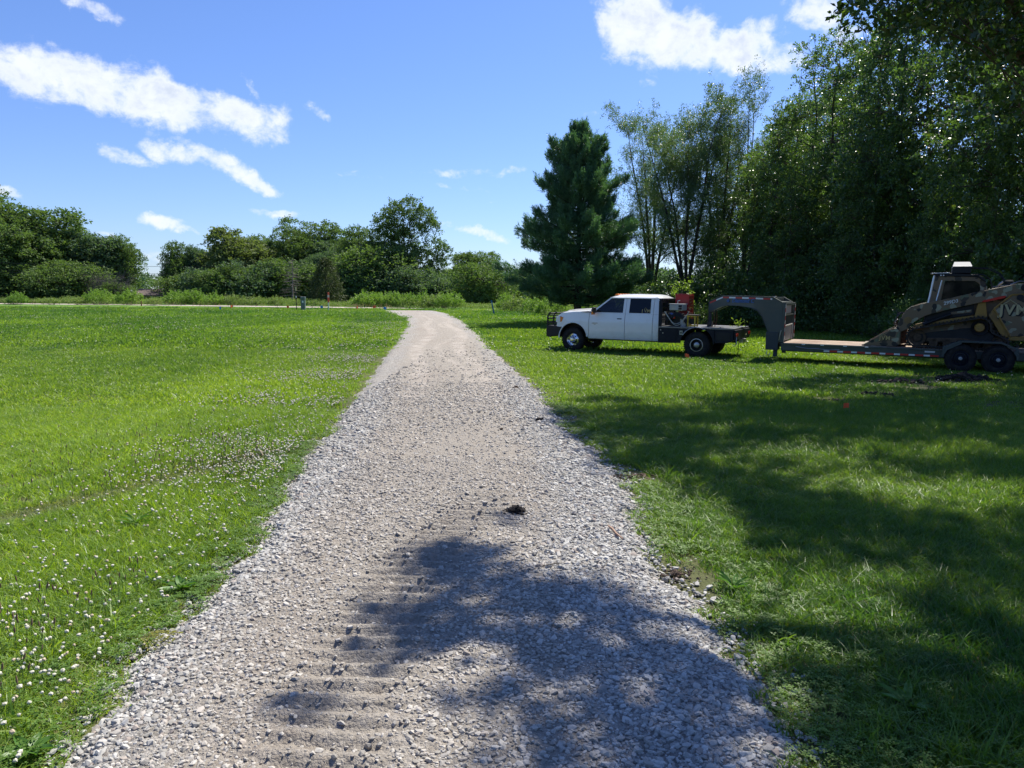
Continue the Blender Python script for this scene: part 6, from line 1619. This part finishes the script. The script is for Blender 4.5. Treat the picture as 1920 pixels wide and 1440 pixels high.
# JVM panel lettering
def logo(s0, z0, sz, y_, mt, par):
    for tx, dx in (('J', -.50), ('V', 0.0), ('M', .74)):
        text_part(tx, sz, s0+dx*sz+sz*.05, y_-.003, z0-sz*.05, TRIM, par, name='letter_shadow', depth=.002, bold=sz*.075)
        text_part(tx, sz, s0+dx*sz, y_-.010, z0, mt, par, depth=.004, bold=sz*.03)
    m = MB(); h = sz*.42; m.tube([(s0-h, y_-.006, z0+sz*.40), (s0, y_-.006, z0+sz*.72), (s0+h, y_-.006, z0+sz*.40)], sz*.035, 4); m.build('house_mark', mt, par)
logo(13.30, 1.77, .39, .094, TANV, SK)
# cylinders and hoses
MB().tube([(11.2, .20, 1.30), (11.9, .20, 1.62)], .05, 10).build('lift_cylinder', TRIM, SK, smooth=True)
m = MB()
for k in range(5): m.tube([(10.62+.03*k, .5+.22*k, 1.62), (10.50, .5+.22*k, 1.50+.03*k), (10.42+.02*k, .55+.2*k, 1.30), (10.52, .6+.2*k, 1.14)], .018, 6)
build_each(m, 'hydraulic_hose', HOSEB, SK, smooth=True)
for k, y_ in enumerate((.42, 1.60)): MB().tube([(10.95, y_, 1.45), (10.55, y_, 1.10)], .05, 10).build('tilt_cylinder', mat('rusty_brown', (.17, .075, .04), .8, var=.4, vscale=12), SK, smooth=True)
# front chain guards / muddy fittings
r = random.Random(8); m = MB()
for k in range(26):
    a = k*.55; m.tube([(10.50+.10*math.cos(a)+.01*k, .32+.05*(k % 3), 1.30+.12*math.sin(a)), (10.53+.10*math.cos(a+.4)+.01*k, .34+.05*(k % 3), 1.32+.12*math.sin(a+.4))], .014, 5)
m.build('chain', STEEL, SK, kind='stuff')
# cab
cab = [(11.33, 1.92), (11.43, 2.72), (11.47, 2.77), (12.55, 2.73), (12.68, 2.62), (12.74, 2.40), (12.74, 1.95)]
cyo = lambda z: 0
win = [(11.62, 2.02), (11.68, 2.58), (12.42, 2.58), (12.54, 2.50), (12.58, 2.36), (12.52, 2.12)]
outc = [(11.33, 1.92), (11.43, 2.72), (12.50, 2.70), (12.66, 2.62), (12.74, 2.40), (12.74, 1.95)]
for ya, yb in ((.42, .48), (1.60, 1.66)):
    m = MB(); n_ = 6; vs = [(x, ya, z) for x, z in outc]+[(x, ya, z) for x, z in win]+[(x, yb, z) for x, z in outc]+[(x, yb, z) for x, z in win]; fs = []
    for i in range(n_): j = (i+1) % n_; fs += [(i, j, n_+j, n_+i), (2*n_+i, 3*n_+i, 3*n_+j, 2*n_+j), (i, 2*n_+i, 2*n_+j, j), (n_+i, n_+j, 3*n_+j, 3*n_+i)]
    m.add(vs, fs); m.build('cab_side', CAMO, SK, bevel=.012)
    sb(win, (ya+yb)/2-.005, (ya+yb)/2+.005, 'cab_window', GLASS, 0)
sb([(11.42, 2.72), (11.36, 2.80), (11.80, 2.80), (12.5, 2.76), (12.66, 2.66), (12.70, 2.55), (12.60, 2.60), (12.48, 2.70)], .38, 1.70, 'cab_roof', TRIM, .015)
sb([(11.30, 2.79), (11.30, 2.81), (11.78, 2.825), (11.78, 2.80)], .38, 1.70, 'visor', mat('pale_metal', (.55, .58, .62), .3, .5), .004)
m = MB(); m.add([(11.32, .48, 1.92), (11.32, 1.60, 1.92), (11.42, 1.60, 2.72), (11.42, .48, 2.72), (11.35, .48, 1.92), (11.35, 1.60, 1.92), (11.45, 1.60, 2.72), (11.45, .48, 2.72)], [(0,1,2,3),(7,6,5,4),(0,4,5,1),(1,5,6,2),(2,6,7,3),(3,7,4,0)]); m.build('cab_door', GLASS, SK)
m = MB(); m.tube([(11.30, .44, 1.92), (11.40, .44, 2.74)], .028, 6); m.tube([(11.30, 1.64, 1.92), (11.40, 1.64, 2.74)], .028, 6); m.tube([(11.50, .42, 2.0), (11.60, .42, 2.60)], .022, 6); build_each(m, 'cab_pillar', MATS['pale_metal'], SK)
MB().box(11.80, 11.95, .5, 1.6, 2.0, 2.35).build('seat', TRIM, SK, bevel=.04)
# air-conditioning box and lamp on the roof
m = MB(); m.box(11.84, 12.32, .55, 1.45, 2.80, 2.98); m.build('roof_box', TRIM, SK, bevel=.02)
m = MB(); m.add([(11.84, .52, 2.985), (12.34, .52, 2.985), (12.32, 1.48, 3.14), (11.90, 1.48, 3.14), (11.84, .52, 3.01), (12.34, .52, 3.01), (12.32, 1.48, 3.17), (11.90, 1.48, 3.17)], [(0,3,2,1),(4,5,6,7),(0,1,5,4),(1,2,6,5),(2,3,7,6),(3,0,4,7)]); m.add([(11.84, .54, 2.98), (12.34, .54, 2.98), (12.34, 1.46, 2.98), (11.84, 1.46, 2.98), (11.84, .54, 3.0), (12.34, .54, 3.0), (12.32, 1.46, 3.15), (11.90, 1.46, 3.15)], [(0,3,2,1),(4,5,6,7),(0,1,5,4),(1,2,6,5),(2,3,7,6),(3,0,4,7)]); m.build('roof_box_lid', mat('lid_grey', (.22, .24, .28), .35), SK, bevel=.01)
for k in range(2): MB().disc((11.56+.07*k, .375, 2.74), .02, .02, 'y', 10).build('work_light', LENS, SK)
m = MB()
for o_ in (0, .05, .10): m.tube([(12.35, .46+o_, 2.78), (12.62, .46+o_, 2.76), (12.80, .46+o_, 2.62), (12.86, .46+o_, 2.44), (12.84, .46+o_, 2.30)], .018, 6)
m.tube([(12.33, .9, 2.96), (12.75, .9, 2.94), (13.02, .9, 2.80), (13.16, .9, 2.62), (13.14, .9, 2.45)], .02, 6)
m.tube([(12.33, .96, 2.98), (12.80, .96, 2.97), (13.06, .96, 2.82), (13.20, .96, 2.60)], .012, 5); build_each(m, 'roof_hose', HOSEB, SK, smooth=True)
# engine hood clutter behind the cab
sb([(12.74, 1.95), (12.76, 2.36), (13.2, 2.42), (13.62, 2.30), (13.66, 1.95)], .44, 1.62, 'engine_hood', TRIM, .03)
MB().lathe([(.001, 0), (.10, 0), (.115, .05), (.115, .16), (.08, .20), (.001, .20)], (13.28, .75, 2.42), 'z', 16).build('air_cleaner', TRIM, SK, smooth=True)
m = MB(); m.tube([(12.95, .6, 2.36), (13.05, .55, 2.50), (13.12, .55, 2.56)], .03, 6); m.tube([(12.9, .7, 2.42), (13.2, .62, 2.46), (13.5, .55, 2.44)], .02, 6); m.tube([(13.3, .5, 2.48), (13.5, .45, 2.58), (13.75, .40, 2.56), (13.9, .35, 2.45)], .022, 6); build_each(m, 'engine_pipe', STEEL, SK, smooth=True)
# bucket
bk = [(9.62, DZ+.015), (9.9, DZ+.20), (10.20, DZ+.42), (10.40, DZ+.53), (10.55, DZ+.55), (10.62, DZ+.42), (10.62, DZ+.10), (10.55, DZ+.01), (9.64, DZ)]
sb(bk, .08, .12, 'bucket_side', CAMO, .006); sb(bk, 1.96, 2.0, 'bucket_side', CAMO, .006)
sb([(9.60, DZ+.002), (9.60, DZ+.03), (10.50, DZ+.035), (10.57, DZ+.12), (10.57, DZ+.42), (10.45, DZ+.52), (10.45, DZ+.55), (10.62, DZ+.55), (10.64, DZ+.42), (10.64, DZ+.08), (10.56, DZ+.0)], .12, 1.96, 'bucket_shell', CAMO, .004)
logo(10.06+.12, DZ+.24, .17, .078, GOLD, SK)
sb([(10.60, DZ+.05), (10.60, DZ+.75), (10.72, DZ+.90), (10.80, DZ+.6), (10.80, DZ+.1)], .40, 1.68, 'quick_coupler', mat('rusty_brown', (.17, .075, .04)), .01)
# ------------------------------------------------------------------ small things
ORANGE = mat('orange_vinyl', (0.80, 0.10, 0.02), .6); BLUEF = mat('blue_flag', (0.03, 0.22, 0.62), .6); WIRE = mat('flag_wire', (.25, .25, .26), .4, .8)
def flag(px, py, colr, label, h=.42, sz=1.0, Y=None):
    p = G(px, py+(0 if Y is None else 0))
    e = empty('marker_flag', (p.x, p.y, float(ground_z(p.x, p.y))), (0, 0, px*.7), label, 'marker flag', 'utility marker flags')
    MB().tube([(0, 0, 0), (.01, 0, h)], .003*sz, 5).build('stake', WIRE, e)
    m = MB(); W_, H_ = .13*sz, .10*sz
    vs = []; n = 6
    for k in range(n+1):
        f = k/n; x = f*W_; y = .016*sz*math.sin(f*5+px)-.03*f*f*sz; dz = -.02*f*f*sz; vs += [(x+.01, y, h+dz), (x+.01, y, h-H_+dz*1.5)]
    nv = len(vs); vs += [(x, y+.002, z) for x, y, z in vs]; fs = []
    for k in range(n): a = 2*k; fs += [(a, a+2, a+3, a+1), (a+nv, a+1+nv, a+3+nv, a+2+nv), (a, a+nv, a+2+nv, a+2), (a+1, a+3, a+3+nv, a+1+nv)]
    fs += [(0, 1, 1+nv, nv), (2*n, 2*n+nv, 2*n+1+nv, 2*n+1)]
    m.add(vs, fs); m.build('flag', colr, e, smooth=True); return e
flag(1592, 783, ORANGE, 'orange marker flag standing in the shaded lawn below the trailer', .25, .8)
flag(1283, 681, ORANGE, 'orange marker flag in the sunny lawn under the truck rear wheel', .30, 1.0)
flag(1276+320, 1000, ORANGE, 'x') if False else None
for (px, py, c_, lab) in ((437, 582, ORANGE, 'orange marker flag furthest left along the lane'), (412, 586, BLUEF, 'blue marker flag near the furthest left orange flag'), (538, 583, ORANGE, 'orange marker flag left of the grey utility pedestal'),
                          (671, 584, ORANGE, 'orange marker flag right of the squat cedar'), (705, 583, ORANGE, 'orange marker flag close to the mouth of the drive'), (719, 586, BLUEF, 'blue marker flag at the left mouth of the drive'), (601, 583, BLUEF, 'small blue marker flag between pedestal and orange-topped post')):
    flag(px, py, c_, lab, .62, 2.6)
# marker posts and pedestal by the lane
YP = 88.0
def post_at(px, Y_, label, cat, name): return empty(name, (at(px, Y_), Y_, 0), (0, 0, 0), label, cat)
e = post_at(617, YP, 'pipeline marker post with an orange-red top beside the lane', 'marker post', 'marker_post')
MB().tube([(0, 0, 0), (0, 0, 1.0)], .07, 12).build('base', mat('post_white', (.6, .6, .55), .5), e, smooth=True)
MB().tube([(0, 0, .98), (0, 0, 2.12)], .10, 14).build('cap', mat('orange_red', (.60, .07, .03), .45), e, bevel=.02); MB().tube([(0, 0, 1.55), (0, 0, 1.85)], .103, 14, False).build('label', mat('label_grey', (.55, .4, .36), .5), e)
e = post_at(570, YP, 'grey-green utility pedestal box beside the lane', 'utility box', 'utility_pedestal'); PEDM = mat('pedestal_green', (.10, .14, .13), .5, var=.1)
MB().box(-.24, .24, -.2, .2, 0, 1.32).build('body', PEDM, e, bevel=.03); MB().box(-.27, .27, -.23, .23, 1.325, 1.62).build('lid', PEDM, e, bevel=.05); MB().box(-.08, .08, -.215, -.20, .9, 1.15).build('label', WTAPE, e); MB().tube([(0, -.21, .5), (0, -.25, .5), (0, -.25, .6)], .012, 5).build('handle', STEEL, e)
e = post_at(557, YP, 'thin dark pole with a pale yellow tip behind the utility box', 'pole', 'marker_pole')
MB().tube([(0, 0, 0), (0, 0, 2.3)], .05, 8).build('pole', TRIM, e); MB().tube([(0, 0, 2.3), (0, 0, 2.75)], .055, 8).build('tip', mat('tip_yellow', (.55, .50, .25), .5), e); MB().tube([(0, 0, 1.5), (0, 0, 1.7)], .056, 8).build('band', WTAPE, e)
e = empty('marker_post', (at(926, 75), 75, 0), (R(3), R(-11), 0), 'leaning blue marker post left of the big pine', 'marker post'); BM = mat('blue_marker', (.02, .12, .30), .5)
MB().box(-.07, .07, -.02, .02, 0, 1.45).build('post', BM, e, bevel=.01); MB().box(-.055, .055, -.026, -.021, .95, 1.25).build('label', mat('label_pale', (.3, .38, .45), .5), e)
for px, Y_, lab, cat in ((268, 112, 'short brown stake at the edge of the lane below the brown roof', 'stake'),):
    e = empty('stake', (at(px, Y_), Y_, 0), (0, 0, 0), lab, cat); MB().box(-.08, .08, -.05, .05, 0, .75).build('post', MATS['rust'], e, bevel=.01)
# houses beyond
def house(px0, px1, ytop, yeave, Y_, roofc, wallc, label, dep=9):
    x0, x1 = at(px0, Y_), at(px1, Y_); zt = (HZ((px0+px1)/2)-ytop)*Y_/FPX+CAM_H; ze = max(2.2, (HZ((px0+px1)/2)-yeave)*Y_/FPX+CAM_H)
    e = empty('house', ((x0+x1)/2, Y_, 0), (0, 0, 0), label, 'house'); w = (x1-x0)/2
    MB().box(-w+.4, w-.4, -dep/2+.4, dep/2-.4, 0, ze).build('wall', wallc, e)
    m = MB(); m.add([(-w, -dep/2, ze), (w, -dep/2, ze), (w, dep/2, ze), (-w, dep/2, ze), (-w+.3, 0, zt), (w-.3, 0, zt), (-w, -dep/2, ze-.15), (w, -dep/2, ze-.15), (w, dep/2, ze-.15), (-w, dep/2, ze-.15)], [(0,1,5,4),(2,3,4,5),(1,2,5),(3,0,4),(6,9,8,7),(0,6,7,1),(1,7,8,2),(2,8,9,3),(3,9,6,0)]); rf = m.build('roof', roofc, e)
    for k in range(3): wn = MB().box(-w*.6+k*w*.55, -w*.6+k*w*.55+1.1, -dep/2+.34, -dep/2+.40, 1.0, 2.0).build('window', WTAPE, e); MB().box(-w*.6+k*w*.55+.08, -w*.6+k*w*.55+1.02, -dep/2+.32, -dep/2+.34, 1.08, 1.92).build('pane', GLASS, wn)
    return e
house(262, 335, 536, 551, 152, mat('roof_brown', (.115, .085, .075), .9, var=.15, vscale=3), mat('wall_tan', (.35, .30, .24), .8), 'low house whose dull brown roof shows between the trees').location.z = -0.7
house(786, 858, 541, 550, 150, mat('roof_pale', (.55, .60, .68), .5), mat('wall_white', (.6, .6, .58), .8), 'long low building with a pale metal roof right of the great maple')
house(494, 516, 541, 550, 145, mat('roof_red', (.20, .09, .06), .9), mat('wall_tan2', (.30, .22, .17), .8), 'small reddish roofed building behind the weeds')
# overhead wires
for k, (ya, yb, Y_) in enumerate(((493, 499, 136), (511, 515, 136), (505, 513, 137))):
    x0, x1 = at(-700, Y_), at(640, Y_); za = (550-ya)*Y_/FPX+CAM_H; zb = (550-yb)*Y_/FPX+CAM_H; pts = []
    for q in range(21): f = q/20; pts.append((x0+(x1-x0)*f, Y_, za+(zb-za)*f-.5*math.sin(PI*((f*2) % 1))))
    tag(MB().tube(pts, .028, 4).build('overhead_wire', TRIM, None, fix=False), ('topmost overhead wire crossing the gap in the trees', 'lowest overhead wire crossing the gap in the trees', 'thin middle overhead wire crossing the gap in the trees')[k], 'wire', 'overhead wires')
# sapling in front of the truck bed
p = G(1383, 668); r = np.random.default_rng(19); m = MB(); e = empty('sapling', (p.x, p.y, float(ground_z(p.x, p.y))), (0, 0, 0), 'thin yellow-green sapling standing in front of the truck bed tail', 'sapling')
m.tube([(0, 0, 0), (.02, 0, .5), (-.02, .02, .9), (.0, .0, 1.22)], [.012, .010, .008, .004], 6); O, Dn = [], []
for k in range(15):
    z = .42+k*.055; a = k*2.4; L = .22*(1.35-z)+.06; en = (L*math.cos(a), L*math.sin(a), z+L*.5); m.tube([(0, 0, z), en], [.005, .002], 4); O.append((0, 0, z)); Dn.append(en)
m.build('stem', BARK_PALE, e); O = np.array(O); Dn = np.array(Dn); Dn[:, 2] -= O[:, 2]; L_ = np.linalg.norm(Dn, axis=1)
Q = np.concatenate([sprays(r, O+Dn*.5, unit(Dn), .22, 7, .085, .1, .12, .5, .5), sprays(r, np.repeat([[0, 0, 1.05]], 5, 0), unit(r.normal(0, .3, (5, 3))+[0, 0, 1]), .2, 6, .085, 0, .1, .5, .5)])
link(bpy.data.objects.new('foliage', crown_mesh('foliage', Q, LF_SAP)), e)
# second taller light sapling behind the coupler
p = G(1310, 636); e = empty('sapling', (p.x, p.y+4, 0), (0, 0, 1), 'taller pale-leaved sapling behind the trailer coupler', 'sapling'); m = MB(); m.tube([(0, 0, 0), (.05, 0, 1.4), (.1, .05, 3.0)], [.03, .02, .006], 6)
n = 60; z = r.uniform(.9, 3.1, n); a = r.uniform(0, 6.28, n); rad = .75*(1-(z-1.6)**2/4); O = np.stack([rad*np.cos(a)*.5, rad*np.sin(a)*.5, z], -1); Dn = unit(np.stack([np.cos(a), np.sin(a), np.full(n, .6)], -1))
for k in range(0, n, 4): m.tube([(0, 0, z[k]-.3), O[k]], [.008, .003], 4)
m.build('stem', BARK_PALE, e); link(bpy.data.objects.new('foliage', crown_mesh('foliage', sprays(r, O, Dn, .4, 9, .11, .1, .14, .5, .5), LF_SAP)), e)
# clods of black soil
SOIL = mat('black_soil', (.022, .016, .012), .95, var=.5, vscale=30, bump=1.0, bscale=60); SOILB = mat('brown_soil', (.085, .055, .036), .95, var=.4, vscale=12, bump=1.0, bscale=40)
def clods(name, px, py, spread, n, size, mt, label, cat='soil', flat=.7, kind=None, zpath=False):
    c = G(px, py); r = random.Random(int(px*7+py)); bm = bmesh.new()
    for k in range(n):
        a, d = r.uniform(0, 6.28), abs(r.gauss(0, .5)); s = size*r.uniform(.35, 1.1)*(1.15-min(d, 1)*.5); x = math.cos(a)*d*spread[0]; y = math.sin(a)*d*spread[1]
        res = bmesh.ops.create_icosphere(bm, subdivisions=1, radius=1.0); h = max(0, (1-d*1.3))*size*1.2
        for v in res['verts']: q = 1+.3*r.gauss(0, 1); v.co = Vector((v.co.x*s*q+x, v.co.y*s*q+y, v.co.z*s*flat*q+h*r.random()+s*.3))
    me = bpy.data.meshes.new(name); bm.to_mesh(me); bm.free(); me.materials.append(mt); o = link(bpy.data.objects.new(name, me))
    z = float(path_h(np.array([c.x]), np.array([c.y]))[0]) if zpath else float(ground_z(c.x, c.y)); o.location = (c.x, c.y, z); return tag(o, label, cat, kind=kind)
clods('soil_clump', 967, 968, (.12, .09), 80, .038, SOIL, 'crumbled clump of black soil lying on the gravel drive', 'clump of soil', zpath=True)
clods('soil_clump', 1012, 792, (.12, .10), 14, .03, SOIL, 'small scatter of dark soil at the drive edge, left of the shadow tip', 'clump of soil', zpath=True)
clods('soil_clump', 968, 731, (.20, .12), 16, .035, SOILB, 'thin scatter of brown soil on the far drive', 'clump of soil', zpath=True)
clods('soil_clump', 941, 811, (.05, .05), 9, .018, SOILB, 'tiny lump of soil in mid drive above the black clump', 'clump of soil', zpath=True)
clods('soil_clump', 1190, 885+10, (.45, .25), 70, .02, SOILB, 'brown crumbs of soil along the right edge of the drive', 'clump of soil')
clods('soil_heap', 1805, 712, (1.1, .45), 150, .10, SOIL, 'heap of dark turned-over clods below the trailer wheels', 'soil heap')
clods('soil_heap', 1690, 716, (1.3, .5), 80, .055, SOILB, 'scattered brown clods left of the dark heap', 'soil heap')
clods('soil_heap', 1645, 742, (.9, .4), 70, .05, SOIL, 'patch of dark crumbs in the shade above the orange flag', 'soil heap')
clods('soil_patch', 1270, 1078, (.28, .22), 90, .014, SOILB, 'bare brown soil patch at the right edge of the near drive', 'soil')
clods('soil_patch', 1560, 752, (.7, .25), 60, .03, SOILB, 'worn brown patch in the lawn above the orange flag', 'soil')
# stick and twigs on the drive
p = G(1152, 1010); z = float(path_h(np.array([p.x]), np.array([p.y]))[0])
m = MB(); m.tube([(-.035, .17, .03), (-.012, .05, .035), (.005, -.04, .028), (.045, -.17, .025)], [.006, .011, .010, .004], 6); tag(m.build('stick', mat('stick_tan', (.33, .20, .13), .8, var=.2), None, smooth=True), 'split tan stick on the right edge of the gravel drive', 'stick').location = (p.x, p.y, z)
p = G(1040, 1075); z = float(path_h(np.array([p.x]), np.array([p.y]))[0]); m = MB(); m.tube([(-.09, -.03, .025), (0, 0, .03), (.08, .03, .025)], [.003, .004, .002], 5); tag(m.build('twig', BARK, None), 'thin dark twig on the shaded gravel', 'twig').location = (p.x, p.y, z)
# broad-leaved weeds
LF_PL = leaf_mat('leaf_plantain', (.055, .14, .022), (.11, .22, .035), .3, .45, 6)
def rosette(px, py, n, L, W_, label, name='plantain', up=.6):
    p = G(px, py); r = random.Random(int(px)); e = empty(name, (p.x, p.y, float(ground_z(p.x, p.y))), (0, 0, 0), label, 'weed'); 
    for k in range(n):
        a = k*2.4+r.uniform(-.3, .3); l_ = L*r.uniform(.7, 1.15); w_ = W_*r.uniform(.8, 1.1); m = MB(); vs = []; q = 7; el_ = up*r.uniform(.6, 1.3)
        for j in range(q+1):
            f = j/q; d = l_*f*math.cos(el_*(1-f*.6)); h = l_*math.sin(el_)*(f-.45*f*f)*1.3+.008; ww = w_*math.sin(PI*min(1, .08+f*.90))**.8*(.25 if f < .2 else 1)*.5
            for sgn_, lift in ((-1, .012), (0, 0), (1, .012)): vs.append((math.cos(a)*d-math.sin(a)*ww*sgn_, math.sin(a)*d+math.cos(a)*ww*sgn_, h+lift*abs(sgn_)))
        fs = []
        for j in range(q): fs += [(j*3, j*3+1, j*3+4, j*3+3), (j*3+1, j*3+2, j*3+5, j*3+4)]
        m.add(vs, fs); m.build('leaf', LF_PL, e, smooth=True, fix=False)
    return e
rosette(340, 1108, 9, .15, .055, 'broad-leaved plantain at the left edge of the gravel')
rosette(55, 1415, 8, .12, .05, 'broad-leaved weed low in the left corner of the view', up=.4)
rosette(255, 990, 10, .16, .03, 'narrow-leaved weed rosette in the clover on the left', up=1.0)
rosette(1375, 1110, 9, .15, .03, 'bright narrow-leaved weed in the sunlit patch right of the drive', up=.9)
rosette(1700, 1330, 7, .14, .05, 'shaded broad-leaved weed in the right foreground', up=.6)
# yellowed seed grass bent over the gravel edge
p = G(262, 1205); e = empty('seed_grass', (p.x, p.y, 0), (0, 0, 0), 'bent pale-yellow seed grass at the left edge of the gravel', 'grass tuft'); r = random.Random(6); SEEDM = leaf_mat('seed_straw', (.30, .30, .09), (.42, .38, .14), .3, .6, 5)
for k in range(13):
    a = r.uniform(-.9, .5); L = r.uniform(.14, .24); m = MB(); pts = [(math.cos(a)*L*f, math.sin(a)*L*f, .03+.10*f-.09*f*f) for f in np.linspace(0, 1, 7)]; m.tube(pts, .0014, 4)
    for q, (x, y, z) in enumerate(pts[2:]):
        for sg in (-1, 1): m.add([(x, y, z), (x+.012*math.cos(a+sg*.6), y+.012*math.sin(a+sg*.6), z+.004), (x+.024*math.cos(a+sg*.3), y+.024*math.sin(a+sg*.3), z+.002), (x+.012*math.cos(a+sg*.2), y+.012*math.sin(a+sg*.2), z-.003)], [(0, 1, 2, 3)])
    m.build('stalk', SEEDM, e, fix=False)
